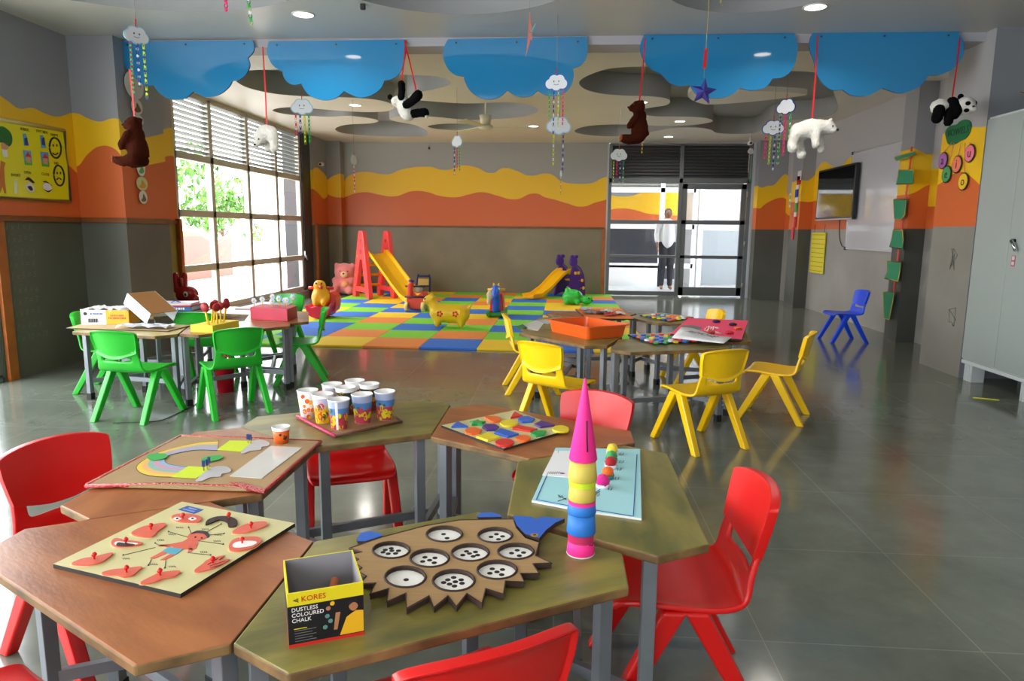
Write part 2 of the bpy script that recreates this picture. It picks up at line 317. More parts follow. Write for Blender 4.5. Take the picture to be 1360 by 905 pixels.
H_L = [(308, 103), (312, 96), (331, 93.6), (367, 92.7), (450, 95), (525, 99), (560, 100), (582, 102), (594, 105.5), (599, 110), (593, 114), (575, 119), (558, 122), (545, 126), (541, 129), (548, 132), (560, 133.6), (617, 137.5), (675, 136), (705, 140), (715, 147), (700, 154), (655, 158.5), (617, 159), (575, 155), (540, 154), (522, 155.5), (517, 158), (526, 161.5), (550, 166), (564, 172), (568, 177), (560, 181), (514, 181), (479, 179.5), (454, 176.5), (445, 171.5), (454, 167), (470, 165), (492, 164), (502, 161.5), (498, 158.5), (480, 155.5), (461, 154), (435, 155), (391, 153), (371, 150), (362, 146.5), (371, 143.5), (391, 142.3), (419, 144.5), (455, 147.5), (490, 149), (515, 147.5), (524, 143), (519, 137.5), (499, 132.5), (461, 129.5), (414, 128.3), (384, 126.6), (355, 123), (325, 115)]
H_L2 = [(568, 167.8), (583, 165), (605, 164.3), (635, 165.5), (652, 169.5), (630, 172.5), (600, 172.8), (578, 171)]
H_R = [(769, 110.6), (776, 103), (795, 95), (815, 90.5), (850, 88.5), (900, 90), (960, 93), (1030, 94.5), (1080, 96), (1098, 105), (1108, 125), (1113, 143), (1106, 152), (1085, 157), (1045, 160), (1020, 165), (1013, 172), (1000, 177), (975, 178), (952, 176.5), (944, 172.5), (925, 169.5), (895, 170), (872, 174), (840, 179.5), (805, 181), (775, 178.5), (763, 174), (778, 168), (811, 165.5), (850, 166), (880, 167.5), (915, 166.5), (940, 163.5), (946.5, 160), (935, 156.5), (905, 154.8), (870, 154.5), (852, 151), (852, 146), (868, 142.5), (884, 140), (890, 135), (884, 130.5), (862, 127.8), (831, 127), (800, 124.5), (778, 119)]
ISL = [(914, 127), (917, 134), (930, 139.5), (945, 141), (985, 138.5), (1035, 133.5), (1072, 128), (1035, 124.5), (980, 122), (930, 118)]
Y0c = YBM + .27
ceiling('ceiling_back', [(-4.6, Y0c), (4.1, Y0c), (4.1, YB + .12), (-4.6, YB + .12)], [hole(H_L), hole(H_L2), hole(H_R)], M_CEILF, [hole(ISL)])
near_holes = [[(-2.75 + 1.35 * math.cos(t), 4.05 + 1.38 * math.sin(t)) for t in [2 * PI * k / 48 for k in range(48)]],
              [(-.75 + .95 * math.cos(t), 4.55 + 1.02 * math.sin(t)) for t in [2 * PI * k / 40 for k in range(40)]],
              [(1.28 + .72 * math.cos(t), 4.72 + .9 * math.sin(t)) for t in [2 * PI * k / 40 for k in range(40)]]]
ceiling('ceiling', [(-4.4, -3.1), (4.1, -3.1), (4.1, YBM), (-4.6, YBM)], near_holes, M_CEIL)
struct(MB().bx(-4.6, 4.1, YBM, Y0c, 2.75, 3.08).build('ceiling_beam', mat('beam_paint', '#a9a8b0', .5)))
struct(MB().bx(-5.1, 4.4, -3.2, YB + .3, 3.08, 3.2).build('ceiling_slab', M_RECESS))
# ---- rails and trims
mb = MB().bx(XL, XL + .02, 5.02, YCL, 1.235, 1.28).bx(XL, -3.86, YCL - .02, YCL, 1.235, 1.28).bx(-3.88, -3.86, YCL, 6.72, 1.235, 1.28).bx(XLW, XLW + .02, 6.72, 7.98, 1.235, 1.28)
struct(mb.build('trim_1', WOOD, bevel=.003))
struct(MB().bx(-4.16, .78, YB - .022, YB, 1.245, 1.282).bx(-4.18, -4.16, 13.12, YB, 1.245, 1.282).bx(-4.44, -4.18, 13.1, 13.12, 1.245, 1.282).bx(-4.44, -4.42, 12.38, 13.12, 1.245, 1.282).build('trim_2', WOOD, bevel=.003))
struct(MB().bx(XL, XL + .03, 5.03, 5.12, 0, 1.235).build('trim_3', OWOOD, bevel=.003))
struct(MB().bx(XLW, XLW + .05, 7.92, 7.985, 0, 1.3).build('trim_4', OWOOD, bevel=.003))
struct(MB().bx(-4.44, -4.40, 12.38, 12.44, 0, 1.3).build('trim_5', OWOOD, bevel=.003))
struct(MB().bx(.74, .8, YB - .03, YB, 0, 1.245).build('trim_6', OWOOD, bevel=.003))
# ---- windows
ALU = mat('window_aluminium', '#b9b6ac', .4, metal=.15); ALUD = mat('dark_aluminium', '#6b7072', .4, metal=.2); GLASS = glass('window_glass'); GRAN = mat('granite', '#35373a', .35, var=.5, vscale=60)
SLAT = mat('louver_slats', '#75766f', .4, metal=.3)
def bars_x(mb, X, ys, zs, w, d):   # grid of bars in plane X
    for y in ys: mb.bx(X - d / 2, X + d / 2, y - w / 2, y + w / 2, zs[0], zs[-1])
    for z in zs: mb.bx(X - d / 2, X + d / 2, ys[0], ys[-1], z - w / 2, z + w / 2)
w1 = struct(thing('window_1', 'x', 'x', (XLW, 9.98, 0))); del w1['label'], w1['category']
WYS = [8.02, 8.9, 9.96, 10.96, 11.96]; WZS = [.16, .7, 1.37, 2.05, 2.8]; XG = XLW - .05
mb = MB(); bars_x(mb, XG, WYS, WZS, .085, .07); mb.build('window_frame', ALU, w1, bevel=.004)
mb = MB()
for a, b in zip(WYS, WYS[1:]):
    mb.bx(XG - .005, XG + .005, a + .03, b - .03, .19, 2.02)
mb.build('glazing', GLASS, w1)
for a, b in zip(WYS, WYS[1:]):
    mb = MB()
    for k in range(11): mb.box((XG, (a + b) / 2, 2.125 + k * .062), (.066, b - a - .06, .006), (0, -.42, 0))
    mb.build('louver_panel', SLAT, w1)
mb = MB()
for y, z in ((9.98, 1.28), (11.98, .75)):
    mb.bx(XG + .045, XG + .07, y - .01, y + .01, z - .06, z + .06).cyl((XG + .07, y, z), (XG + .1, y, z - .09), .008)
mb.build('window_handle', mat('handle_steel', '#c8c8c8', .3, metal=.8), w1)
struct(MB().bx(-4.6, XLW + .05, 7.98, 12.0, 0, .13).build('wall_left_sill', mat('sill_stone', '#8d8a80', .25)))
struct(MB().bx(-4.62, XLW + .01, 12.0, 12.38, 0, 3.0).build('wall_left_granite', GRAN))
# near left opening (outside the picture, lights the front of the room)
w2 = struct(thing('window_2', 'x', 'x', (XL, 3, 0))); del w2['label'], w2['category']
mb = MB(); bars_x(mb, XL - .05, [-2.38, -.5, 1.3, 3.1, 5.0], [.03, 2.6], .06, .08); mb.build('window_frame', ALUD, w2, bevel=.004)
MB().bx(XL - .055, XL - .045, -2.35, 4.97, .05, 2.58).build('glazing', GLASS, w2)
w3 = struct(thing('fill_window', 'x', 'x', (0, -3, .9))); del w3['label'], w3['category']  # unseen window added behind the camera to let in fill light
mb = MB()
for x in (-3.37, -1.5, .37): mb.bx(x - .03, x + .03, -3.09, -3.01, .9, 2.4)
for z in (.93, 2.37): mb.bx(-3.4, .4, -3.09, -3.01, z - .03, z + .03)
mb.build('window_frame', ALUD, w3); MB().bx(-3.4, .4, -3.055, -3.045, .93, 2.37).build('glazing', GLASS, w3)
# back glazed screen with door
d1 = struct(thing('door_1', 'x', 'x', (2.1, YB, 0))); del d1['label'], d1['category']
mb = MB(); DX0, DXM, DX1 = .84, 2.19, 3.43; yk = YB + .03
for x, w in ((DX0 + .02, .06), (DXM - .03, .07), (DX1 - .03, .07)): mb.bx(x - w / 2, x + w / 2, yk - .04, yk + .04, 0, 2.8)
for z, w in ((2.14, .09), (2.79, .04)): mb.bx(DX0, DX1, yk - .04, yk + .04, z - w / 2, z + w / 2)
for z, w in ((1.385, .07), (.745, .05), (.05, .08)): mb.bx(DX0, DXM - .03, yk - .03, yk + .03, z - w / 2, z + w / 2)
mb.build('door_frame', ALUD, d1, bevel=.004)
mb = MB()
for x, w in ((DXM + .05, .09), (DX1 - .12, .09)): mb.bx(x - w / 2, x + w / 2, yk - .025, yk + .025, .02, 2.08)
for z, w in ((2.04, .1), (1.385, .08), (.745, .06), (.1, .16)): mb.bx(DXM, DX1 - .07, yk - .025, yk + .025, z - w / 2, z + w / 2)
dl = mb.build('door_leaf', ALUD, d1, bevel=.004)
mb = MB()
for z in (1.9, 1.0, .22): mb.cyl((DX1 - .065, yk - .045, z - .05), (DX1 - .065, yk - .045, z + .05), .014)
mb.build('hinge', mat('hinge_steel', '#b9b7b0', .3, metal=.9), dl)
MB().bx(DX0 + .04, DXM - .05, yk - .004, yk + .004, .09, 2.1).bx(DXM + .08, DX1 - .15, yk - .004, yk + .004, .15, 2.0).build('glazing', GLASS, d1)
for a, b in ((DX0 + .05, DXM - .06), (DXM + .0, DX1 - .06)):
    mb = MB()
    for k in range(10): mb.box(((a + b) / 2, yk, 2.215 + k * .059), (b - a, .09, .007), (.75, 0, 0))
    mb.build('louver_panel', mat('dark_louver', '#5f6062', .45, metal=.3), d1)
MB().bx(DX0 + .05, DX1 - .06, yk + .05, yk + .06, 2.18, 2.78).build('louver_backing', mat('louver_mesh', '#3b3c3e', .7), d1)
struct(MB().bx(.8, DX0 - .01, YB, YB + .12, 0, 3.1).bx(DX1, 3.47, YB - .1, YB + .12, 0, 3.1).build('wall_back_jamb', mat('jamb_paint', '#b9bcc4', .5)))
SKY_STRENGTH = 6.2; SUN_E = 2.0; EXPOSURE = 0.8; LAMP_W = 6
# ------------------------------------------------------------------ outside
PAVE = mat('pale_paving', '#cfccc4', .7, var=.15, vscale=3)
struct(MB().bx(-16, -4.75, -6, 20, -.12, -.02).build('ground_outside', PAVE, origin=(-10, 6, 0)))
m_cw = wave_mat('compound_wall_paint', 'Y', 4, 20, [(4 + k, 1.28 + .1 * math.sin(k * 1.7)) for k in range(17)], [(4 + k, 1.22 + .13 * math.sin(k * 1.3)) for k in range(17)], low='#8a3a24', grey='#94701f', zlow=1.0)
mb = MB(); pts = [(-8.6, 3 + .25 * k, 1.02 + .17 * math.sin(k * .42) + .06 * math.sin(k * 1.1)) for k in range(60)]
mb.loop([(-8.6, 3, -.02)] + pts + [(-8.6, 3 + .25 * 59, -.02)], (-.15, 0, 0))
struct(mb.build('wall_compound', m_cw, origin=(-8.6, 9, 0)))
struct(MB().bx(-5.2, -4.76, 12.9, 13.3, -.02, 3.0).build('wall_outer_pier', GRAN))
LEAF = [mat('leaf_green_%d' % i, h, .55) for i, h in enumerate(('#3f7a24', '#5f8f36', '#2f6020'))]; BARK = mat('bark', '#6e5a45', .8, var=.3)
def leafy(name, label, cat, c, h, r, n, li, group, squash=.8):
    t = thing(name, label, cat, (c[0], c[1], -.02), 0, group)
    mb = MB(); rnd = random.Random(int(abs(c[1]) * 97))
    mb.tube([(c[0], c[1], -.02), (c[0] + .05, c[1], h * .4), (c[0] - .03, c[1] + .05, h * .75)], [.09, .06, .03], 8)
    for k in range(5):
        a = k * 1.3; mb.tube([(c[0], c[1], h * .4 + k * .12), (c[0] + r * .6 * math.cos(a), c[1] + r * .6 * math.sin(a), h * .7 + .1 * k)], [.035, .012], 6)
    mb.build('trunk', BARK, t)
    mb = MB(); blobs = [(Vector((c[0], c[1], h)) + Vector((rnd.gauss(0, r * .5), rnd.gauss(0, r * .5), rnd.gauss(0, r * .4))), r * rnd.uniform(.3, .5)) for _ in range(14)]
    for k in range(n):
        b, br = rnd.choice(blobs); d = Vector((rnd.gauss(0, 1), rnd.gauss(0, 1), rnd.gauss(0, 1))).normalized(); p = b + d * br * rnd.uniform(.7, 1.05)
        s = rnd.uniform(.06, .13); q = Euler((rnd.uniform(0, 6), rnd.uniform(0, 6), rnd.uniform(0, 6))).to_matrix()
        f = mb.bm.faces.new([mb.bm.verts.new(p + q @ Vector(v)) for v in ((-s, 0, 0), (0, -s * .4, 0), (s, 0, 0), (0, s * .4, 0))]); f.material_index = rnd.choice((0, 0, 1, 2))
    mb.build('crown', LEAF[li:] + LEAF[:li], t)
leafy('garden_tree', 'bushy green tree above the compound wall, seen through the first window bay', 'tree', (-10.4, 14.6, 0), 1.9, 1.15, 3200, 0, 'trees beyond the compound wall')
leafy('garden_tree', 'pale green tree above the compound wall, seen through the second window bay', 'tree', (-10.7, 18.0, 0), 2.2, 1.1, 2800, 1, 'trees beyond the compound wall')
leafy('garden_tree', 'small light tree beyond the wall, seen through the third window bay', 'tree', (-11.2, 22.5, 0), 1.75, .8, 1600, 1, 'trees beyond the compound wall')
# corridor behind the glazed screen
struct(MB().bx(-1.5, 5.6, YB + .12, 20.5, -.12, -.02).build('floor_corridor', mat('corridor_paving', '#b4b9bd', .4, var=.1)))
WF = mat('white_window_frame', '#e6eaee', .4)
g1 = struct(thing('window_4', 'x', 'x', (1.6, 16.0, 0))); del g1['label'], g1['category']
mb = MB()
for x in (-.4, .62, 2.2, 2.92): mb.bx(x - .05, x + .05, 15.95, 16.05, -.02, 2.6)
for z in (.45, 1.32, 2.12, 2.58): mb.bx(-.4, 2.92, 15.95, 16.05, z - .05, z + .05)
mb.bx(-.4, 2.2, 15.95, 16.05, -.02, .45); mb.build('window_frame', WF, g1)
mb = MB()
for k in range(7): mb.box((1.25, 16, 2.2 + k * .06), (3.3, .08, .006), (.7, 0, 0))
mb.build('louver_panel', SLAT, g1); MB().bx(-.4, 2.92, 15.995, 16.005, .5, 2.1).build('glazing', GLASS, g1)
m_k = wave_mat('wave_paint_neighbour_room', 'X', -2, 4, [(-2, 2.3), (-.5, 2.2), (.6, 2.35), (1.5, 2.1), (2.4, 2.3), (4, 2.2)], [(-2, 1.75), (-.5, 1.85), (.6, 1.6), (1.5, 1.8), (2.4, 1.65), (4, 1.7)], low='#3c4048', zlow=1.45)
struct(MB().bx(-2, 3.1, 18.6, 18.7, -.02, 2.9).build('wall_neighbour_room', m_k)); struct(MB().bx(-2, 3.1, 16.3, 18.7, 2.9, 3).build('ceiling_neighbour_room', M_CEIL))
m_cr = wave_mat('corridor_wall_paint', 'X', 2.9, 6, [(2.9, 2.52), (6, 2.55)], [(2.9, 2.5), (6, 2.5)], low='#9da6ad', grey='#c9c6dd', zlow=1.3)
struct(MB().bx(3.02, 3.12, 16, 17.9, -.02, 2.9).build('wall_corridor_return', WF))
struct(MB().bx(3.12, 4.2, 17.0, 17.1, 1.25, 2.9, 0).bx(3.12, 4.2, 17.0, 17.1, -.02, 1.25, 1).bx(4.2, 5.4, 17.05, 17.1, .9, 2.2, 2).bx(4.2, 5.4, 17.05, 17.1, -.02, .9, 0).build('wall_corridor', [mat('lavender_paint', '#c6c4da', .5), mat('corridor_grey', '#9aa4aa', .5), mat('corridor_orange', '#e0744e', .5)]))
# person standing in the corridor
SKIN = mat('skin', '#8a5a3f', .5)
px_ = aty(887, 300, 15.2); PX, PY = px_.x, 15.2
pt = thing('person', 'person in a loose white shirt and dark trousers standing behind the glazed screen', 'person', (PX, PY, -.02), PI)
def skeleton(S):
    mb = MB(); mb.cap([(PX, PY, .98), (PX, PY, 1.2), (PX, PY, 1.36)], [.115, .12, .105]); mb.cap([(PX, PY, 1.42), (PX, PY, 1.5)], [.05, .048], k=3)
    mb.ell((PX, PY, 1.585), (.072, .088, .108)); mb.ell((PX, PY - .09, 1.57), (.012, .016, .02))
    for s in (-1, 1):
        mb.cap([(PX + s * .13, PY, 1.39), (PX + s * .185, PY - .01, 1.38), (PX + s * .225, PY, 1.12), (PX + s * .21, PY - .08, .89)], [.05, .052, .038, .026])
        hx, hy, hz = PX + s * .208, PY - .085, .86; mb.ell((hx, hy - .005, hz - .03), (.017, .034, .045))
        for j, (dy, ln) in enumerate(((-.027, .055), (-.009, .066), (.009, .062), (.026, .048))): mb.cap([(hx, hy + dy, hz - .06), (hx - s * .004, hy + dy, hz - .06 - ln * .6), (hx - s * .016, hy + dy, hz - .06 - ln)], [.0088, .008, .007], k=4)
        mb.cap([(hx, hy - .03, hz - .015), (hx - s * .01, hy - .05, hz - .045), (hx - s * .014, hy - .052, hz - .065)], [.011, .009, .008], k=4)
        mb.cap([(PX + s * .075, PY, .95), (PX + s * .085, PY - .015, .5), (PX + s * .09, PY + .01, .08)], [.092, .06, .038], k=8); mb.cap([(PX + s * .09, PY + .02, .035), (PX + s * .1, PY - .13, .015)], [.04, .03])
    return mb
skeleton(0).build('body', SKIN, pt, remesh=.012, smoothit=3)
mb = MB().cap([(PX, PY, 1.0), (PX, PY, 1.2), (PX, PY, 1.37)], [.16, .145, .125])
for s in (-1, 1): mb.cap([(PX + s * .12, PY, 1.39), (PX + s * .19, PY, 1.37), (PX + s * .225, PY, 1.14), (PX + s * .218, PY - .04, 1.02)], [.07, .072, .06, .055])
mb.build('shirt', mat('white_cotton', '#dfe2e6', .8), pt, remesh=.015)
mb = MB().ell((PX, PY, .98), (.135, .115, .1))
for s in (-1, 1): mb.cap([(PX + s * .075, PY, .95), (PX + s * .085, PY - .01, .5), (PX + s * .09, PY + .01, .1)], [.11, .08, .06], k=9)
mb.build('trousers', mat('dark_trousers', '#23252e', .8), pt, remesh=.015)
mb = MB().ell((PX, PY + .018, 1.62), (.08, .09, .088)).ell((PX, PY + .05, 1.57), (.074, .06, .08)); mb.build('hair', mat('black_hair', '#17120f', .6), pt, remesh=.012)
struct(MB().bx(-1.6, 5.6, YB + .12, 14.9, 3.0, 3.1).build('shade_roof_corridor', M_CEIL))  # unseen part-roof added to keep sky light off the corridor
struct(MB().bx(-1.6, -1.5, YB + .12, 20.5, -.02, 3.1).build('shade_wall_left', WHITE)); struct(MB().bx(5.5, 5.6, YB + .12, 20.5, -.02, 3.1).build('shade_wall_right', WHITE))  # unseen side walls added to darken the corridor
struct(MB().bx(2.9, 5.6, 15.3, 17.1, 3.0, 3.1).build('shade_roof_corridor_end', M_CEIL))  # unseen roof piece added to dim the lavender wall
for s_ in (-1, 1): MB().ell((PX + s_ * .028, PY - .078, 1.6), (.012, .008, .007), seg=10, ring=8).build('eye', mat('eye_dark', '#1a1210', .4), pt); MB().ell((PX + s_ * .075, PY + .005, 1.585), (.012, .02, .03), seg=10, ring=8).build('ear', SKIN, pt)
MB().ell((PX, PY - .08, 1.53), (.022, .008, .006), seg=10, ring=8).build('mouth', mat('lip_brown', '#6a3228', .5), pt)
# ------------------------------------------------------------------ chairs
def chair_parts(t, m):
    T0 = WM[t.name]
    prof = [(.172, .292, .150), (.168, .309, .160), (.15, .319, .166), (.09, .319, .170), (.02, .313, .172), (-.06, .307, .171), (-.115, .311, .166), (-.146, .328, .158), (-.160, .352, .152), (-.170, .385, .147), (-.180, .42, .143), (-.188, .455, .140)]
    us = [-1, -.94, -.82, -.7, -.5, -.25, 0, .25, .5, .7, .82, .94, 1]
    def seat(u, v):
        y, z, w = prof[v]; e = abs(u) ** 5
        if v <= 6: return (u * w, y, z + .006 * e - .012 * (1 - abs(u)) ** .5 * (1 if 1 < v < 6 else 0) * .6)
        k = min((v - 6) / 3, 1); return (u * w, y + .022 * k * u * u, z)
    mb = MB(); mb.grid(seat, us, range(12), skip=lambda i, j: j >= 9 and 3 <= i <= 8)
    mb.build('seat', m, t, world=False, solid=.015, sub=2, smooth=True)
    mb = MB(); tt = [-1, -.985, -.93, -.6, -.28, 0, .28, .6, .93, .985, 1]; hh = [0, .03, .11, .4, .65, .89, .97, 1]
    def edge(u): return .398 + .034 * max(0, abs(u) - .25) / .75, .583 - .012 * u * u - .012 * max(0, abs(u) - .9) * 10
    def back(u, h, off):
        z0, z1 = edge(u); z = z0 + (z1 - z0) * h; w = .140 + .014 * min(h * 1.5, 1)
        return Vector((u * w, -.176 - (z - .40) * .2 + .034 * u * u - off, z))
    def fr(u, h): return back(u, h, 0)
    def rr(u, h): return back(u, h, .024 - (.011 if abs(u) < .95 and .05 < h < .95 else 0))
    A = mb.grid(fr, tt, hh); B = mb.grid(rr, tt, hh); nb = len(tt)
    ra = [A[0][i] for i in range(nb)] + [A[j][-1] for j in range(1, len(hh))] + [A[-1][i] for i in range(nb - 2, -1, -1)] + [A[j][0] for j in range(len(hh) - 2, 0, -1)]
    rb = [B[0][i] for i in range(nb)] + [B[j][-1] for j in range(1, len(hh))] + [B[-1][i] for i in range(nb - 2, -1, -1)] + [B[j][0] for j in range(len(hh) - 2, 0, -1)]
    for i in range(len(ra)):
        f = mb.bm.faces.new((ra[i], ra[(i + 1) % len(ra)], rb[(i + 1) % len(rb)], rb[i])); f.smooth = True
    mb.build('backrest', m, t, world=False, bevel=.0045, sub=1, smooth=True)
    for sx in (-1, 1):
        for (yt, yb) in ((.03, .19), (-.02, -.195)):
            mb = MB(); d = 1 if yb > 0 else -1
            top = [(sx * .138, yt - .030, .312), (sx * .138, yt + .030, .312), (sx * .177, yt + .028, .309), (sx * .177, yt - .028, .309)]
            bot = [(sx * .154, yb - .021, 0), (sx * .154, yb + .021, 0), (sx * .190, yb + .021, 0), (sx * .190, yb - .021, 0)]
            a = [mb.bm.verts.new(p) for p in top]; b = [mb.bm.verts.new(p) for p in bot]; mb.bm.faces.new(a); mb.bm.faces.new(b[::-1])
            for i in range(4): mb.bm.faces.new((a[i], b[i], b[(i + 1) % 4], a[(i + 1) % 4]))
            mb.build('leg', m, t, world=False, bevel=.006)
CH = {}
CCOL = {'red': '#d0120f', 'green': '#22b02a', 'yellow': '#ffcc08', 'blue': '#164be0'}
def chair(col, x, y, face, label, group):       # face: heading of the seat front, degrees (90 = away from camera)
    rz = math.radians(face - 90)
    if col not in CH:
        m = mat(col + '_chair_plastic', CCOL[col], .33, spec=.5, bump=.03, bscale=300)
        t = thing('nursery_chair', label, 'chair', (x, y, 0), rz, group); chair_parts(t, m); CH[col] = t; return t
    return dup(CH[col], (x, y, 0), rz, label, group)
# ------------------------------------------------------------------ tables
STEEL = mat('grey_painted_steel', '#7f858c', .4, metal=.35, var=.12, vscale=12)
def wood_top(n, hx, c2): return mat(n, hx, .32, spec=.5, col2=c2, vscale=4.5, stretch=(1, 3, 1), bump=.05, bscale=40)
TOPS = {'brown': wood_top('brown_laminate', '#a96a3c', '#8f532e'), 'olive': wood_top('olive_laminate', '#8f8240', '#636134'), 'pale': wood_top('pale_laminate', '#c9b880', '#b5a36a')}
EDGE = mat('worn_board_edge', '#8a6a40', .6, var=.55, vscale=14)
TPOLY = [(-.2, -.236), (.2, -.236), (.4, .110), (.3275, .236), (-.3275, .236), (-.4, .110)]
TB = {}
def table(kind, x, y, outward, label, group):    # outward: heading of the long edge, degrees
    rz = math.radians(outward - 90)
    if kind in TB: return dup(TB[kind], (x, y, 0), rz, label, group)
    t = thing('hexagon_table', label, 'table', (x, y, 0), rz, group); TB[kind] = t
    MB().loop([(a, b, .478) for a, b in TPOLY], (0, 0, .022), 0, 1).build('tabletop', [TOPS[kind], EDGE], t, world=False, bevel=.004)
    L = [(-.36, .099), (.36, .099), (-.165, -.2), (.165, -.2)]
    for lx, ly in L:
        g = MB().bx(lx - .016, lx + .016, ly - .016, ly + .016, .03, .478).build('leg', STEEL, t, world=False, bevel=.002)
        MB().bx(lx - .019, lx + .019, ly - .019, ly + .019, 0, .045).build('rubber_foot', DARK, g, world=False, bevel=.002)
    for a, b in (((-.36, .099), (-.165, -.2)), ((.36, .099), (.165, -.2)), ((-.262, -.05), (.262, -.05))):
        p, q = Vector((*a, .13)), Vector((*b, .13)); d = q - p
        MB().box((p + q) / 2, (d.length - .03, .018, .03), (0, 0, math.atan2(d.y, d.x))).build('stretcher', STEEL, t, world=False)
    return t
def ring(cx, cy, ang, r=.582): a = math.radians(ang); return cx + r * math.cos(a), cy + r * math.sin(a)
RG = 'tables of the red chair ring'
RC = (-.46, 1.855)
rr_ = {}
for key, kind, ang, dx, dy, lab in (('T1', 'brown', -120, -.09, .0, 'brown-topped table under the body parts puzzle board, front left'),
        ('T2', 'olive', -60, -.086, .0, 'olive-topped table carrying the cardboard hedgehog and chalk box'),
        ('T3', 'olive', 0, -.01, -.005, 'olive-topped table carrying the light blue counting chart'),
        ('T4', 'brown', 60, .024, .025, 'brown-topped table under the wooden shapes puzzle'),
        ('T5', 'olive', 120, .02, .068, 'olive-topped table carrying the tray of paper cups'),
        ('T6', 'brown', 180, .02, .066, 'brown-topped table under the cardboard rainbow board')):
    x, y = ring(*RC, ang); rr_[key] = (x + dx, y + dy); table(kind, x + dx, y + dy, ang, lab, RG)
GG = 'tables of the green chair ring'
def outer(x0, y0, a): r = math.radians(a); return x0 - .236 * math.cos(r), y0 - .236 * math.sin(r)
GC = (-2.81, 5.17)
for key, kind, pos, ang, lab in (('G1', 'pale', ring(*GC, -100, .592), -100, 'pale-topped table under the flat cardboard sheet and tissue box'),
        ('G2', 'brown', ring(*GC, -40, .592), -40, 'brown-topped table carrying the yellow and pink craft boxes'),
        ('G3', 'brown', ring(*GC, 20, .592), 20, 'brown-topped table behind the pink craft box, nearest the window frame'),
        ('G4', 'brown', ring(*GC, 80, .6), 80, 'brown-topped table by the window at the back of the green chairs'),
        ('G5', 'olive', ring(*GC, 140, .592), 140, 'olive-topped table under the pile of books')):
    table(kind, pos[0], pos[1], ang, lab, GG)
YG = 'tables of the yellow chair ring'
for kind, x, y, ang, lab in (('olive', *outer(-.07, 4.52, -138), -138, 'olive-topped table under the orange tray'),
        ('olive', *outer(.722, 4.185, -71), -71, 'olive-topped table under the nearer peg puzzle and white paper sign'),
        ('olive', .0, 5.29, 170, 'olive-topped table under loose paper sheets behind the orange tray'),
        ('brown', .28, 5.92, 100, 'brown-topped table under the orange craft board'),
        ('olive', .86, 5.74, 30, 'olive-topped table under the farther peg puzzle'),
        ('olive', 1.07, 4.96, -10, 'olive-topped table under the pink craft board')):
    table(kind, x, y, ang, lab, YG)
# chairs: centre found from the feet
RCG, GCG, YCG = 'red chairs', 'green chairs', 'yellow chairs'
chair('red', -1.30, 1.79, -24, 'red chair at the far left, tucked behind the rainbow board table', RCG)
chair('red', .312, 1.725, 181, 'red chair on the right side, facing the light blue chart', RCG)
chair('red', -.193, 1.14, 121, 'red chair cut off at the bottom centre, back towards the camera', RCG)
chair('red', -.807, 2.548, -68, 'red chair under the cup tray table, its seat showing', RCG).scale = (.97, .97, .95)
chair('red', .053, 2.495, 240, 'red chair behind the shapes puzzle table, only its back showing', RCG)
chair('red', -1.02, 1.0, 62, 'red chair cut off in the bottom left corner', RCG)
chair('green', -3.333, 4.885, 12, 'green chair farthest left, beside the tissue box', GCG)
chair('green', -2.69, 4.18, 84, 'green chair in front of the cardboard sheet, second from left', GCG)
chair('green', -2.155, 4.36, 132, 'green chair with its back to the camera in front of the pink box table', GCG)
chair('green', -2.065, 5.329, 200, 'green chair facing left beside the pink craft box', GCG)
chair('green', -2.75, 5.15, 98, 'green chair half hidden behind the yellow craft box', GCG)
chair('green', -2.62, 6.3, 264, 'green chair half hidden behind the pink box table', GCG)
chair('yellow', -.01, 4.06, 55, 'yellow chair in front of the orange tray table', YCG)
chair('yellow', -.214, 5.199, 8, 'yellow chair showing its narrow side behind the front left yellow chair', YCG)
chair('yellow', .805, 3.95, 118, 'yellow chair with its back to the camera at the right table', YCG)
chair('yellow', 1.41, 4.6, 155, 'yellow chair standing sideways at the right, away from the table', YCG)
chair('yellow', 1.078, 5.711, 191, 'yellow chair under the peg puzzle tables, its curved top showing behind the farther puzzle', YCG)
chair('blue', 3.19, 8.07, 184, 'blue chair standing alone near the right wall', None)
# ------------------------------------------------------------------ things on the tables
TZ = .5
def flat(name, label, cat, pix, th, m, side=None, z=TZ, group=None, bevel=0, sm=0):
    mb = MB().pz(pix, z, th, 0, None if side is None else 1, sm); o = mb.build(name, [m] + ([side] if side else []), bevel=bevel); return tag(o, label, cat, group)
def decal(parent, name, pix, z, th, m, sm=0, label=None):
    o = MB().pz(pix, z, th, 0, None, sm).build(name, m, parent)
    if label: o['label'] = label
    return o
def pstroke(mb, pix, z, r, mi=0): return mb.tube([atz(x, y, z) for x, y in pix], r, 5, mi)
FLESH = mat('flesh_print', '#d2604a', .45); KNOB = mat('red_knob', '#d8231f', .3); INK = mat('ink_black', '#1b1a1c', .6); CREAM = mat('cream_board', '#cdc490', .45, var=.05, vscale=8); DKEDGE = mat('dark_board_edge', '#2a2522', .6)
WHITEP = mat('white_print', '#f2f0ec', .5); TEALP = mat('teal_print', '#4f9fb8', .5); BLUEP = mat('blue_print', '#2a4f9c', .5)
